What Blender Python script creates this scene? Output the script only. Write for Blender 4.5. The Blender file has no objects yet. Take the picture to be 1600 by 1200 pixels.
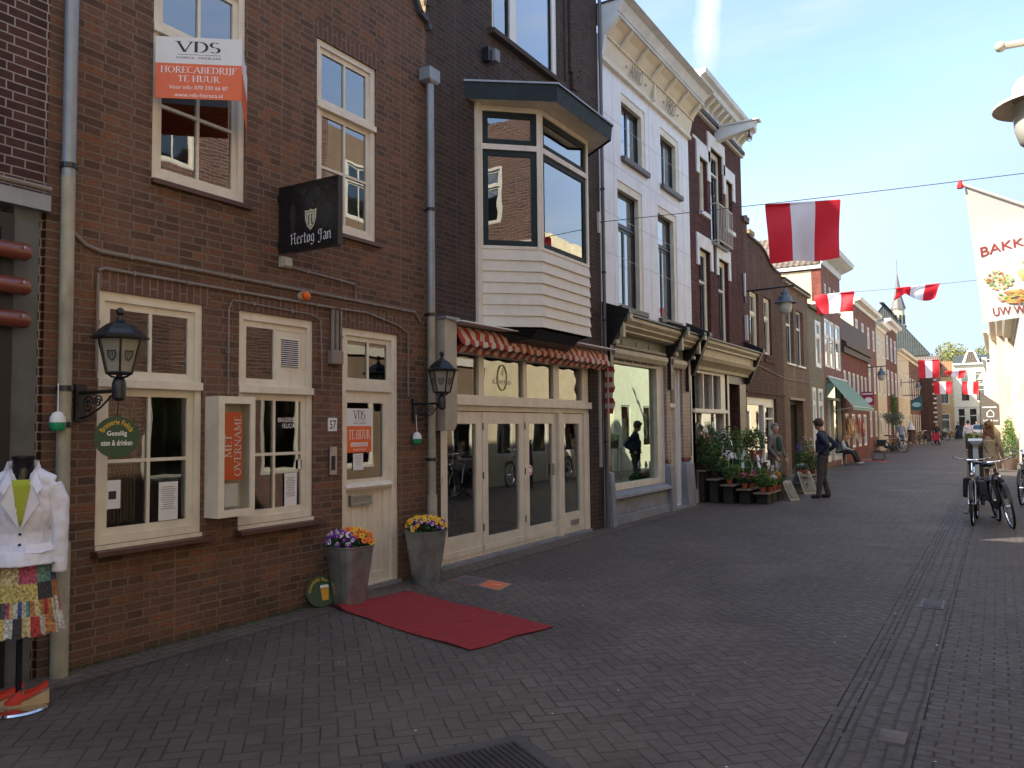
import bpy, math, random
from mathutils import Vector, Matrix
random.seed(7)
S=bpy.context.scene; C=S.collection
R=math.radians; PI=math.pi
# ---------------------------------------------------------------- camera
cam=bpy.data.objects.new('camera',bpy.data.cameras.new('camera')); C.objects.link(cam); S.camera=cam
cam.data.lens=36*1256.5/1600; cam.data.sensor_width=36; cam.data.clip_end=3000; cam.data.clip_start=.05
_yaw,_pit,_rol=R(31.155),R(3.091),R(-.585)
cam.matrix_world=Matrix.Translation((5.574,0,1.65))@Matrix.Rotation(_yaw,4,'Z')@Matrix.Rotation(R(90)+_pit,4,'X')@Matrix.Rotation(_rol,4,'Z')
# ---------------------------------------------------------------- light
SUN_AZ=R(42); SUN_EL=R(41)            # towards the sun: behind the camera and to the left
sd=Vector((-math.sin(SUN_AZ)*math.cos(SUN_EL),-math.cos(SUN_AZ)*math.cos(SUN_EL),math.sin(SUN_EL)))
sl=bpy.data.lights.new('sun','SUN'); sl.energy=4.2; sl.angle=R(.5); sl.color=(1,.90,.74)
so=bpy.data.objects.new('sun',sl); C.objects.link(so); so.rotation_euler=sd.to_track_quat('Z','Y').to_euler()
S.view_settings.view_transform='Standard'; S.view_settings.look='None'; S.view_settings.exposure=1.6; S.view_settings.gamma=1
S.render.engine='CYCLES'
cy=S.cycles; cy.sample_clamp_indirect=6; cy.caustics_reflective=False
cy.max_bounces=9; cy.diffuse_bounces=4; cy.glossy_bounces=5; cy.transparent_max_bounces=16
# ---------------------------------------------------------------- node helper
class NT:
    def __init__(s,nt): s.nt=nt; s.L=nt.links
    def n(s,t,**k):
        x=s.nt.nodes.new(t)
        for a,b in k.items(): setattr(x,a,b)
        return x
    def set(s,sock,v):
        if hasattr(v,'is_output'): s.L.new(v,sock)
        elif v is not None:
            try: sock.default_value=v
            except Exception: sock.default_value=(v[0],v[1],v[2],1) if len(v)==3 else v
    def m(s,op,a,b=None,c=None,clamp=False):
        x=s.n('ShaderNodeMath',operation=op,use_clamp=clamp)
        for i,v in enumerate((a,b,c)):
            if v is not None: s.set(x.inputs[i],v)
        return x.outputs[0]
    def vm(s,op,a,b=None,out=0):
        x=s.n('ShaderNodeVectorMath',operation=op); s.set(x.inputs[0],a)
        if b is not None: s.set(x.inputs[1],b)
        return x.outputs[out]
    def mix(s,f,a,b,mode='MIX'):
        x=s.n('ShaderNodeMix',data_type='RGBA',blend_type=mode); s.set(x.inputs[0],f)
        for i,v in ((6,a),(7,b)):
            if not hasattr(v,'is_output'): v=(v[0],v[1],v[2],1)
            s.set(x.inputs[i],v)
        return x.outputs[2]
    def ramp(s,f,st,interp='LINEAR'):
        x=s.n('ShaderNodeValToRGB'); cr=x.color_ramp; cr.interpolation=interp
        while len(cr.elements)<len(st): cr.elements.new(.5)
        for e,(p,c) in zip(cr.elements,st):
            e.position=p; e.color=(c,c,c,1) if not hasattr(c,'__len__') else (c[0],c[1],c[2],1)
        s.set(x.inputs[0],f); return x.outputs[0]
    def noise(s,vec,scale,detail=4,rough=.55,out=0):
        x=s.n('ShaderNodeTexNoise'); s.set(x.inputs['Vector'],vec); x.inputs['Scale'].default_value=scale
        x.inputs['Detail'].default_value=detail; x.inputs['Roughness'].default_value=rough; return x.outputs[out]
    def comb(s,x,y,z):
        c=s.n('ShaderNodeCombineXYZ')
        for i,v in enumerate((x,y,z)): s.set(c.inputs[i],v)
        return c.outputs[0]
    def pos(s): 
        if not hasattr(s,'_g'): s._g=s.n('ShaderNodeNewGeometry')
        return s._g.outputs['Position']
    def xyz(s,v):
        x=s.n('ShaderNodeSeparateXYZ'); s.set(x.inputs[0],v); return x.outputs
    def bump(s,h,strength,dist=.01):
        b=s.n('ShaderNodeBump'); b.inputs['Strength'].default_value=strength; b.inputs['Distance'].default_value=dist; s.set(b.inputs['Height'],h); return b.outputs[0]
# ---------------------------------------------------------------- sky
w=bpy.data.worlds.new('World'); S.world=w; w.use_nodes=True; w.node_tree.nodes.clear(); q=NT(w.node_tree)
sky=q.n('ShaderNodeTexSky',sky_type='NISHITA'); sky.sun_disc=False; sky.sun_elevation=SUN_EL; sky.sun_rotation=math.pi+SUN_AZ
sky.altitude=0; sky.air_density=1.0; sky.dust_density=1.2; sky.ozone_density=1.5
def camray(u,v):
    d=Vector(((u-800)/1256.5,-(v-600)/1256.5,-1)); return (cam.matrix_world.to_3x3()@d).normalized()
gv=q.n('ShaderNodeTexCoord').outputs['Generated']; dirn=q.vm('NORMALIZE',gv)
d1,d2=camray(1113,-60),camray(1096,160); pn=d1.cross(d2).normalized()
wob=q.m('SUBTRACT',q.noise(dirn,22,5,.65),.5)
dd=q.m('ABSOLUTE',q.m('ADD',q.vm('DOT_PRODUCT',dirn,pn,1),q.m('MULTIPLY',wob,.022)))
trail=q.m('SUBTRACT',1,q.m('DIVIDE',dd,.016),clamp=True)
zz=q.xyz(dirn)[2]
mid=camray(1098,60).z; lo=camray(1096,135).z
trail=q.m('MULTIPLY',q.m('POWER',trail,.8),q.m('DIVIDE',q.m('SUBTRACT',zz,lo),max(mid-lo,.01),clamp=True),clamp=True)
fwd=q.m('GREATER_THAN',q.vm('DOT_PRODUCT',dirn,tuple(camray(1100,60)),1),.3)
trail=q.m('MULTIPLY',trail,fwd)
cl=q.noise(q.vm('MULTIPLY',dirn,(1.5,1.5,7)),1.9,7,.6)
wisp=q.ramp(cl,[(.40,.02),(.55,.18),(.76,.7)])
toward=q.m('MULTIPLY_ADD',q.vm('DOT_PRODUCT',dirn,tuple(sd),1),.5,.5)          # 1 at the sun, 0 opposite: the sky is deeper away from the sun
lift=q.m('POWER',toward,3.2); lim=q.n('ShaderNodeMix',data_type='RGBA',blend_type='DARKEN'); lim.inputs[0].default_value=1; q.L.new(sky.outputs[0],lim.inputs[6])
capc=q.mix(q.ramp(zz_:=q.xyz(dirn)[2],[(0.0,0.),(.5,1.)]),(1.62,2.12,2.6),(.80,1.30,2.40)); capc=q.mix(1,capc,q.comb(q.m('MULTIPLY_ADD',lift,16,1),q.m('MULTIPLY_ADD',lift,13,1),q.m('MULTIPLY_ADD',lift,11,1)),'MULTIPLY'); q.L.new(capc,lim.inputs[7])
c0=q.mix(wisp,lim.outputs[2],(2.15,2.38,2.62)); c1=q.mix(q.m('MULTIPLY',trail,.95),c0,(2.6,2.7,2.75))
hs=q.n('ShaderNodeHueSaturation'); hs.inputs['Saturation'].default_value=1.0; q.set(hs.inputs['Color'],c1)
bg=q.n('ShaderNodeBackground'); bg.inputs[1].default_value=.145; q.L.new(hs.outputs[0],bg.inputs[0])
q.L.new(bg.outputs[0],q.n('ShaderNodeOutputWorld').inputs[0])
# ---------------------------------------------------------------- materials
MC={}
def newmat(name):
    m=bpy.data.materials.new(name); m.use_nodes=True; nt=m.node_tree; nt.nodes.clear(); q=NT(nt)
    o=q.n('ShaderNodeOutputMaterial'); p=q.n('ShaderNodeBsdfPrincipled'); q.L.new(p.outputs[0],o.inputs[0]); return m,q,p,o
def pm(name,col,rough=.6,metal=0,var=.12,vs=4,bump=0,bs=60,spec=.5,dirt=0,transl=0,emit=0,bd=.004):
    if name in MC: return MC[name]
    m,q,p,o=newmat(name); P=q.pos()
    f=q.noise(P,vs,5); lo=[c*(1-var) for c in col]; hi=[min(1,c*(1+var)) for c in col]
    c=q.mix(q.ramp(f,[(.3,0.),(.7,1.)]),lo,hi)
    if dirt:
        f2=q.noise(q.vm('MULTIPLY',P,(1,1,.25)),9,6,.7); c=q.mix(q.m('MULTIPLY',q.ramp(f2,[(.5,0.),(.75,1.)]),dirt),c,[x*.35 for x in col])
    q.set(p.inputs['Base Color'],c); p.inputs['Roughness'].default_value=rough; p.inputs['Metallic'].default_value=metal
    p.inputs['Specular IOR Level'].default_value=spec
    rr=q.ramp(q.noise(P,vs*5,3),[(.3,max(0,rough-.08)),(.7,min(1,rough+.08))]); q.set(p.inputs['Roughness'],rr)
    if bump: q.set(p.inputs['Normal'],q.bump(q.noise(P,bs,6,.65),bump,bd))
    if emit: p.inputs['Emission Color'].default_value=(*col,1); p.inputs['Emission Strength'].default_value=emit
    if transl:
        t=q.n('ShaderNodeBsdfTranslucent'); q.set(t.inputs[0],c); mx=q.n('ShaderNodeMixShader'); mx.inputs[0].default_value=transl
        q.L.new(p.outputs[0],mx.inputs[1]); q.L.new(t.outputs[0],mx.inputs[2]); q.L.new(mx.outputs[0],o.inputs[0])
    MC[name]=m; return m
def brick(name,cols,mortar,bw=.215,rh=.0635,mw=.011,bump=.5,rough=.85,patch=.35,vert=False,squash=True,hor=False):
    if name in MC: return MC[name]
    m,q,p,o=newmat(name); P=q.pos(); x,y,z=q.xyz(P); nx=q.xyz(q._g.outputs['True Normal'])[0]
    s=q.m('GREATER_THAN',q.m('ABSOLUTE',nx),.6); u=q.m('ADD',q.m('MULTIPLY',y,s),q.m('MULTIPLY',x,q.m('SUBTRACT',1,s)))
    wv=q.vm('SCALE',q.vm('SUBTRACT',q.noise(P,3,2,out=1),(.5,.5,.5)),None); 
    wv.node.inputs['Scale'].default_value=.010
    vec=q.vm('ADD',q.comb(z,u,0) if vert else q.comb(u,z,0),wv)
    b=q.n('ShaderNodeTexBrick'); q.set(b.inputs['Vector'],vec); b.inputs['Scale'].default_value=1
    b.inputs['Color1'].default_value=(0,0,0,1); b.inputs['Color2'].default_value=(1,1,1,1); b.inputs['Mortar'].default_value=(.5,.5,.5,1)
    b.inputs['Mortar Size'].default_value=mw/2; b.inputs['Mortar Smooth'].default_value=.25; b.inputs['Brick Width'].default_value=bw; b.inputs['Row Height'].default_value=rh
    b.offset=.5 if not squash else .37; b.squash=.62 if squash else 1; b.squash_frequency=2
    n=len(cols); col=q.ramp(b.outputs[0],[((i+.5)/n,c) for i,c in enumerate(cols)],'LINEAR')
    st=q.noise(q.vm('MULTIPLY',vec,(1,3.5,1)),26,5,.7); col=q.mix(q.ramp(st,[(.42,0.),(.68,.65)]),col,[c*.42 for c in cols[0]])
    big=q.noise(P,.8,4); col=q.mix(q.m('MULTIPLY',q.ramp(big,[(.4,0.),(.65,1.)]),patch),col,[c*.62 for c in cols[len(cols)//2]])
    mo=q.mix(q.noise(P,7,5),[c*.6 for c in mortar],mortar)
    damp=q.m('SUBTRACT',.42,q.m('ADD',z,q.m('MULTIPLY',q.noise(P,3,4),.5)),clamp=True)
    c=q.mix(b.outputs['Fac'],col,mo); c=q.mix(q.m('MULTIPLY',damp,2.0,clamp=True),c,(.045,.05,.032))
    strk=q.noise(q.vm('MULTIPLY',P,(1,1,.18)),2.6,6,.7); c=q.mix(q.ramp(strk,[(.5,0.),(.78,.42)]),c,[min(.5,k*1.9) for k in cols[len(cols)//2]]); c=q.mix(q.ramp(q.noise(q.vm('MULTIPLY',P,(1,1,.3)),1.3,6,.7),[(.52,0.),(.75,.45)]),c,[k*.45 for k in cols[0]])
    q.set(p.inputs['Base Color'],c); p.inputs['Roughness'].default_value=rough; p.inputs['Specular IOR Level'].default_value=.25
    h=q.m('ADD',q.m('MULTIPLY',q.m('SUBTRACT',1,b.outputs['Fac']),1),q.m('MULTIPLY',q.noise(q.vm('MULTIPLY',vec,(1,2.6,1)),30,6,.7),1.1))
    q.set(p.inputs['Normal'],q.bump(h,bump,.012)); MC[name]=m; return m
def glassm(name='window_glass',tint=(.72,.78,.78),k=2.3,add=.06,wav=.02,gc=(.93,.96,.96)):
    if name in MC: return MC[name]
    m,q,p,o=newmat(name); q.nt.nodes.remove(p)
    fr=q.n('ShaderNodeFresnel'); fr.inputs[0].default_value=1.5
    f=q.m('MULTIPLY_ADD',fr.outputs[0],k,add,clamp=True)
    nb=q.bump(q.noise(q.pos(),1.6,2),wav,.05)
    g=q.n('ShaderNodeBsdfGlossy'); g.inputs['Roughness'].default_value=.0; g.inputs[0].default_value=(*gc,1); q.L.new(nb,g.inputs['Normal'])
    t=q.n('ShaderNodeBsdfTransparent'); t.inputs[0].default_value=(*tint,1)
    x=q.n('ShaderNodeMixShader'); q.L.new(f,x.inputs[0]); q.L.new(t.outputs[0],x.inputs[1]); q.L.new(g.outputs[0],x.inputs[2]); q.L.new(x.outputs[0],o.inputs[0])
    MC[name]=m; return m
def herring(name,L,col1,col2,joint,rot=45,kind='herring',jw=.07,stain=1):
    m,q,p,o=newmat(name); P=q.pos(); x,y,z=q.xyz(P); c,s=math.cos(R(rot)),math.sin(R(rot))
    wb=q.noise(P,1.1,2,out=1); wx,wy,_=q.xyz(wb)
    x=q.m('ADD',x,q.m('MULTIPLY',wx,.06)); y=q.m('ADD',y,q.m('MULTIPLY',wy,.06))
    u=q.m('DIVIDE',q.m('ADD',q.m('MULTIPLY',x,c),q.m('MULTIPLY',y,s)),L); v=q.m('DIVIDE',q.m('SUBTRACT',q.m('MULTIPLY',y,c),q.m('MULTIPLY',x,s)),L)
    if kind=='herring':
        i=q.m('FLOOR',u); j=q.m('FLOOR',v); fu=q.m('SUBTRACT',u,i); fv=q.m('SUBTRACT',v,j); gu=q.m('SUBTRACT',1,fu); gv=q.m('SUBTRACT',1,fv)
        k=q.m('FLOORED_MODULO',q.m('SUBTRACT',i,j),4)
        def eq(n): return q.m('COMPARE',k,n,.1)
        k0,k1,k2,k3=eq(0),eq(1),eq(2),eq(3)
        BIG=5
        # open edges: k0 right, k1 left, k3 top, k2 bottom
        e=q.m('MINIMUM',q.m('MINIMUM',q.m('MULTIPLY_ADD',k1,BIG,fu),q.m('MULTIPLY_ADD',k0,BIG,gu)),q.m('MINIMUM',q.m('MULTIPLY_ADD',k2,BIG,fv),q.m('MULTIPLY_ADD',k3,BIG,gv)))
        bi=q.m('SUBTRACT',i,k1); bj=q.m('SUBTRACT',j,k2)
    else:   # running courses: bricks 1 wide (v), 2 long (u)
        j=q.m('FLOOR',v); sh=q.m('MULTIPLY',q.m('FLOORED_MODULO',j,2),.5); u2=q.m('ADD',q.m('DIVIDE',u,2.1),sh); i=q.m('FLOOR',u2)
        fu=q.m('MULTIPLY',q.m('SUBTRACT',u2,i),2.1); fv=q.m('SUBTRACT',v,j)
        e=q.m('MINIMUM',q.m('MINIMUM',fu,q.m('SUBTRACT',2.1,fu)),q.m('MINIMUM',fv,q.m('SUBTRACT',1,fv))); bi,bj=i,j
    wn=q.n('ShaderNodeTexWhiteNoise',noise_dimensions='3D'); q.set(wn.inputs['Vector'],q.comb(bi,bj,3.3)); rnd=wn.outputs['Value']
    jn=q.noise(P,5,4,.7); jv=q.m('ADD',jw*.1,q.m('MULTIPLY',jn,jw*1.35))
    edge=q.m('DIVIDE',q.m('SUBTRACT',e,q.m('MULTIPLY',jv,.3)),jv,clamp=True)
    col=q.mix(rnd,col1,col2); col=q.mix(q.ramp(q.noise(P,30,6,.7),[(.35,0.),(.7,.4)]),col,[a*1.5 for a in col2])
    lo=q.noise(P,.35,4); col=q.mix(q.m('MULTIPLY',q.ramp(lo,[(.35,0.),(.7,.7)]),stain),col,[a*.62 for a in col1])
    sp=q.noise(P,2.4,6,.7); col=q.mix(q.ramp(sp,[(.62,0.),(.72,.35)]),col,[a*.5 for a in col1])
    dk=q.noise(P,.9,5,.75); col=q.mix(q.ramp(dk,[(.5,0.),(.62,.38)]),col,[k*.55 for k in col1]); ws=q.noise(q.vm('ADD',P,(7,3,0)),.55,5,.7); col=q.mix(q.ramp(ws,[(.52,0.),(.66,.35)]),col,[k*1.7 for k in col2])
    jd=q.ramp(q.noise(P,1.7,3),[(.35,.35),(.65,1.)]); col=q.mix(q.m('SUBTRACT',1,q.m('MULTIPLY',q.m('SUBTRACT',1,edge),jd)),joint,col)
    q.set(p.inputs['Base Color'],col)
    q.set(p.inputs['Roughness'],q.ramp(q.noise(P,14,4),[(.3,.55),(.7,.8)])); p.inputs['Specular IOR Level'].default_value=.35
    h=q.m('ADD',q.m('MULTIPLY',edge,1),q.m('ADD',q.m('MULTIPLY',rnd,.45),q.m('MULTIPLY',q.noise(P,60,4,.7),.22)))
    q.set(p.inputs['Normal'],q.bump(h,.55,.01)); MC[name]=m; return m
CREAM=pm('cream_paint',(.69,.645,.54),.42,var=.08,vs=5,dirt=.22,bump=.05,bs=40)
WHITEP=pm('white_paint',(.74,.72,.66),.45,var=.05,dirt=.1)
GREEN_D=pm('dark_green_paint',(.014,.026,.03),.6,spec=.25)
BLACKP=pm('black_paint',(.012,.012,.014),.35)
BLACK=pm('black_plastic',(.012,.012,.013),.5); IRON=pm('cast_iron_paint',(.014,.016,.02),.38,bump=.1,bs=120)
ZINC=pm('zinc_grey',(.26,.29,.32),.45,metal=.25,dirt=.3); ZINCB=pm('weathered_beige_pipe',(.33,.31,.24),.6,dirt=.6,var=.2)
STEEL=pm('brushed_steel',(.42,.43,.44),.33,metal=.9); CHROME=pm('chrome',(.7,.7,.72),.12,metal=1)
ROOM=pm('dim_interior_plaster',(.34,.34,.31),.9); SLATE=pm('roof_slate',(.05,.052,.058),.7,bump=.3,bs=20)
STONE=pm('blue_stone',(.23,.25,.29),.7,var=.2,dirt=.4,bump=.2,bs=50); PAPER=pm('paper',(.72,.74,.76),.8,var=.03)
INK=pm('ink',(.03,.03,.035),.7); ORANGE=pm('orange_print',(.72,.13,.025),.45,var=.04); WPRINT=pm('white_print',(.82,.82,.82),.5,var=.02)
RED=pm('red_enamel',(.5,.02,.02),.4); CONDUIT=pm('grey_conduit',(.22,.19,.17),.6,dirt=.4); GREYP=pm('grey_beige_panel',(.36,.33,.28),.5)
GLASS=glassm(); TERRA=pm('terracotta',(.34,.10,.045),.8,bump=.1); SOIL=pm('soil',(.03,.02,.014),.95,bump=.6,bs=60)
WOOD=pm('weathered_board',(.22,.18,.14),.8,bump=.3); DARKWOOD=pm('dark_crate',(.02,.018,.017),.8,bump=.2)
def leafm(name,c): return pm(name,c,.55,var=.45,vs=14,transl=.25)
LEAF=leafm('leaf_green',(.07,.15,.035)); LEAF2=leafm('leaf_dark',(.035,.085,.026)); LEAF3=leafm('leaf_light',(.15,.23,.05)); LEAFG=leafm('leaf_grey_green',(.13,.17,.12))
PINK=pm('petal_pink',(.55,.09,.2),.6,var=.3,vs=30); PWHITE=pm('petal_white',(.75,.73,.7),.6); PYEL=pm('petal_yellow',(.8,.48,.02),.6,var=.2,vs=40)
PORA=pm('petal_orange',(.8,.17,.01),.6,var=.2,vs=40); PPUR=pm('petal_purple',(.13,.02,.3),.6,var=.3,vs=40); PRED=pm('petal_red',(.5,.03,.02),.6); PSAL=pm('petal_salmon',(.6,.2,.13),.6)
# brick kinds
UPG=None
B_H1=brick('brick_red_brown',[(.115,.068,.050),(.18,.098,.066),(.215,.115,.074),(.165,.090,.062),(.28,.125,.068),(.14,.085,.064)],(.25,.195,.15),bump=1.0,mw=.016,patch=.15)
B_H1V=brick('brick_red_brown_soldier',[(.14,.08,.063),(.18,.095,.07),(.15,.085,.068)],(.27,.21,.17),bw=.22,mw=.015,rh=.066,vert=True,squash=False,bump=.8)
B_H0=brick('brick_purple',[(.05,.026,.028),(.085,.04,.038),(.065,.032,.03),(.10,.05,.045)],(.42,.38,.34),bump=.6,patch=.2)
B_H2=brick('brick_soot_brown',[(.05,.038,.034),(.075,.055,.047),(.062,.045,.04),(.09,.064,.053)],(.16,.125,.10),bump=1,mw=.011)
B_H4=brick('brick_dark_red',[(.10,.035,.03),(.14,.05,.04),(.085,.03,.028)],(.03,.024,.022),bump=.8,squash=False,mw=.017,rh=.075,bw=.22)
B_H5=brick('brick_brown',[(.11,.06,.042),(.15,.08,.055),(.09,.05,.036)],(.045,.035,.03),bump=.8,squash=False,mw=.015,rh=.07)
B_H6=brick('brick_tan',[(.19,.125,.08),(.24,.155,.10),(.16,.10,.07)],(.12,.09,.07))
B_RED=brick('brick_bright_red',[(.22,.06,.045),(.28,.08,.055),(.18,.05,.04)],(.14,.08,.06))
B_YEL=brick('brick_yellow',[(.42,.30,.16),(.5,.36,.2),(.36,.25,.13)],(.3,.24,.17))
B_CRM=pm('cream_render',(.62,.53,.36),.8,bump=.1); B_OLI=pm('olive_render',(.17,.14,.085),.85,bump=.3,dirt=.4,var=.2)
B_WHT=pm('white_render',(.74,.77,.81),.7,var=.06,dirt=.28,bump=.12,vs=2); B_ORA=pm('apricot_render',(.6,.38,.18),.8)
B_TIL=brick('glazed_tile_beige',[(.36,.26,.20),(.42,.31,.24),(.34,.24,.19)],(.09,.06,.05),bw=.2,rh=.075,mw=.008,squash=False,rough=.4,bump=.4,patch=.1)
def tilemat(name,c1,c2):
    m,q,p,o=newmat(name); P=q.pos(); x,y,z=q.xyz(P); u=q.m('MULTIPLY',x,1/.22); v=q.m('MULTIPLY',z,1/.2)
    a=q.m('SINE',q.m('MULTIPLY',u,2*PI)); b=q.m('FRACT',v); h=q.m('ADD',q.m('MULTIPLY',a,.5),b)
    c=q.mix(q.ramp(h,[(.1,0.),(.9,1.)]),c1,c2); c=q.mix(q.ramp(q.noise(P,3,5),[(.4,0.),(.7,.5)]),c,[k*.5 for k in c1]); q.set(p.inputs['Base Color'],c)
    p.inputs['Roughness'].default_value=.7; q.set(p.inputs['Normal'],q.bump(h,.8,.04)); MC[name]=m; return m
TILE=tilemat('roof_tile_brown',(.10,.075,.06),(.2,.15,.11)); TILEO=tilemat('roof_tile_orange',(.25,.10,.05),(.4,.19,.09)); TILED=tilemat('roof_tile_dark',(.035,.045,.045),(.08,.095,.09))
# ---------------------------------------------------------------- mesh builder
ORG={}
def org(o): return ORG.get(o.name,Vector((0,0,0))) if o else Vector((0,0,0))
class M:
    def __init__(s,fc=None): s.V=[];s.F=[];s.I=[];s.fc=fc;s.cur=0
    def p(s,a):
        a=Vector(a)
        if s.fc: o,U,Nn=s.fc; return o+U*a.x+Vector((0,0,a.y))+Nn*a.z
        return a
    def poly(s,pts,m=None):
        b=len(s.V); s.V+= [s.p(x) for x in pts]; s.F.append(list(range(b,b+len(pts)))); s.I.append(s.cur if m is None else m)
    def box(s,a0,a1,b0,b1,c0,c1,m=None):
        if a0>a1:a0,a1=a1,a0
        if b0>b1:b0,b1=b1,b0
        if c0>c1:c0,c1=c1,c0
        b=len(s.V); s.V+=[s.p((x,y,z)) for z in (c0,c1) for y in (b0,b1) for x in (a0,a1)]
        for f in ((0,2,3,1),(4,5,7,6),(0,1,5,4),(2,6,7,3),(0,4,6,2),(1,3,7,5)): s.F.append([b+i for i in f]); s.I.append(s.cur if m is None else m)
    def hexa(s,pts,m=None):   # 8 pts: bottom ccw 4, top 4
        b=len(s.V); s.V+=[s.p(x) for x in pts]
        for f in ((0,3,2,1),(4,5,6,7),(0,1,5,4),(1,2,6,5),(2,3,7,6),(3,0,4,7)): s.F.append([b+i for i in f]); s.I.append(s.cur if m is None else m)
    def prism(s,poly,c0,c1,m=None):   # polygon in (a,b), extruded along c
        n=len(poly); b=len(s.V); s.V+=[s.p((x,y,c)) for c in (c0,c1) for x,y in poly]; k=s.cur if m is None else m
        s.F.append([b+i for i in range(n)][::-1]); s.F.append([b+n+i for i in range(n)]); s.I+=[k,k]
        for i in range(n): j=(i+1)%n; s.F.append([b+i,b+j,b+n+j,b+n+i]); s.I.append(k)
    def profile(s,prof,a0,a1,m=None): # profile polygon in (b,c) extruded along a
        n=len(prof); b=len(s.V); s.V+=[s.p((a,y,z)) for a in (a0,a1) for y,z in prof]; k=s.cur if m is None else m
        s.F.append([b+i for i in range(n)]); s.F.append([b+n+i for i in range(n)][::-1]); s.I+=[k,k]
        for i in range(n): j=(i+1)%n; s.F.append([b+j,b+i,b+n+i,b+n+j]); s.I.append(k)
    def tube(s,pts,r,n=8,m=None,cap=True,closed=False):
        pts=[s.p(x) for x in pts]; k=s.cur if m is None else m; L=len(pts); rr=r if hasattr(r,'__len__') else [r]*L
        b=len(s.V); ref=None
        for i,pt in enumerate(pts):
            a=pts[(i-1)%L] if (closed or i>0) else pts[i]; c=pts[(i+1)%L] if (closed or i<L-1) else pts[i]
            t=(c-a); t=t.normalized() if t.length>1e-9 else Vector((0,0,1))
            if ref is None: ref=Vector((0,0,1)) if abs(t.z)<.9 else Vector((1,0,0))
            x=t.cross(ref)
            if x.length<1e-4: ref=Vector((0,1,0)) if abs(t.y)<.9 else Vector((1,0,0)); x=t.cross(ref)
            x.normalize(); y=x.cross(t).normalized(); ref=y
            s.V+=[pt+(x*math.cos(2*PI*j/n)+y*math.sin(2*PI*j/n))*rr[i] for j in range(n)]
        for i in range(L if closed else L-1):
            i2=(i+1)%L
            for j in range(n): j2=(j+1)%n; s.F.append([b+i*n+j,b+i*n+j2,b+i2*n+j2,b+i2*n+j]); s.I.append(k)
        if cap and not closed:
            s.F.append([b+j for j in range(n)][::-1]); s.F.append([b+(L-1)*n+j for j in range(n)]); s.I+=[k,k]
    def lathe(s,c,prof,n=20,m=None,sx=1,sy=1,cap=True):
        c=Vector(c); k=s.cur if m is None else m; b=len(s.V)
        for r,z in prof: s.V+=[s.p((c.x+r*sx*math.cos(2*PI*j/n),c.y+r*sy*math.sin(2*PI*j/n),c.z+z)) for j in range(n)]
        for i in range(len(prof)-1):
            for j in range(n): j2=(j+1)%n; s.F.append([b+i*n+j,b+i*n+j2,b+(i+1)*n+j2,b+(i+1)*n+j]); s.I.append(k)
        if cap:
            s.F.append([b+j for j in range(n)][::-1]); s.F.append([b+(len(prof)-1)*n+j for j in range(n)]); s.I+=[k,k]
    def sph(s,c,rx,ry=None,rz=None,n=12,m=None):
        ry=ry or rx; rz=rz or rx
        s.lathe(c,[(max(.001,math.sin(PI*i/(n//2+2)))*rx,-math.cos(PI*i/(n//2+2))*rz) for i in range(n//2+3)],n,m,1,ry/rx)
    def wall(s,u0,u1,v0,v1,holes,w=0,d=.14,m=None):
        us=sorted({u0,u1,*[h[0] for h in holes],*[h[1] for h in holes]}); vs=sorted({v0,v1,*[h[2] for h in holes],*[h[3] for h in holes]})
        us=[u for u in us if u0<=u<=u1]; vs=[v for v in vs if v0<=v<=v1]
        for a,b in zip(us,us[1:]):
            st=None
            for c,e in zip(vs,vs[1:]):
                mu,mv=(a+b)/2,(c+e)/2; inh=any(h[0]<mu<h[1] and h[2]<mv<h[3] for h in holes)
                if not inh: s.poly([(a,c,w),(b,c,w),(b,e,w),(a,e,w)],m)
        for h in holes:
            a,b,c,e=h[:4]; k=w-d
            s.poly([(a,c,w),(a,e,w),(a,e,k),(a,c,k)],m); s.poly([(b,c,w),(b,c,k),(b,e,k),(b,e,w)],m)
            s.poly([(a,c,w),(a,c,k),(b,c,k),(b,c,w)],m); s.poly([(a,e,w),(b,e,w),(b,e,k),(a,e,k)],m)
    def leaves(s,c,rad,n,size,m=None,flat=.0,shell=.0):
        c=Vector(c); k=s.cur if m is None else m
        for _ in range(n):
            while True:
                d=Vector((random.uniform(-1,1),random.uniform(-1,1),random.uniform(-1,1)))
                if shell<d.length<=1: break
            pt=c+Vector((d.x*rad[0],d.y*rad[1],d.z*rad[2])); sz=size*random.uniform(.6,1.3)
            a=Vector((random.gauss(0,1),random.gauss(0,1),random.gauss(0,1)*(1-flat))).normalized(); b=a.orthogonal().normalized()
            b=(b*math.cos(random.random()*6)+a.cross(b)*math.sin(random.random()*6)).normalized()
            s.poly([pt-a*sz,pt+b*sz*.45,pt+a*sz,pt-b*sz*.45],k)
    def build(s,name,mats,parent=None,smooth=False,bevel=0,label=None,col=None):
        me=bpy.data.meshes.new(name); off=org(parent); me.from_pydata([v-off for v in s.V],[],s.F); me.update()
        if not isinstance(mats,(list,tuple)): mats=[mats]
        for m in mats: me.materials.append(m)
        if len(mats)>1: me.polygons.foreach_set('material_index',s.I)
        if smooth:
            me.polygons.foreach_set('use_smooth',[True]*len(me.polygons))
            try: me.set_sharp_from_angle(angle=R(40))
            except Exception: pass
        o=bpy.data.objects.new(name,me); C.objects.link(o)
        if parent: o.parent=parent; ORG[o.name]=off.copy()
        if bevel:
            b=o.modifiers.new('bevel','BEVEL'); b.width=bevel; b.segments=2; b.limit_method='ANGLE'
        if label: o['label']=label
        return o
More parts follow.
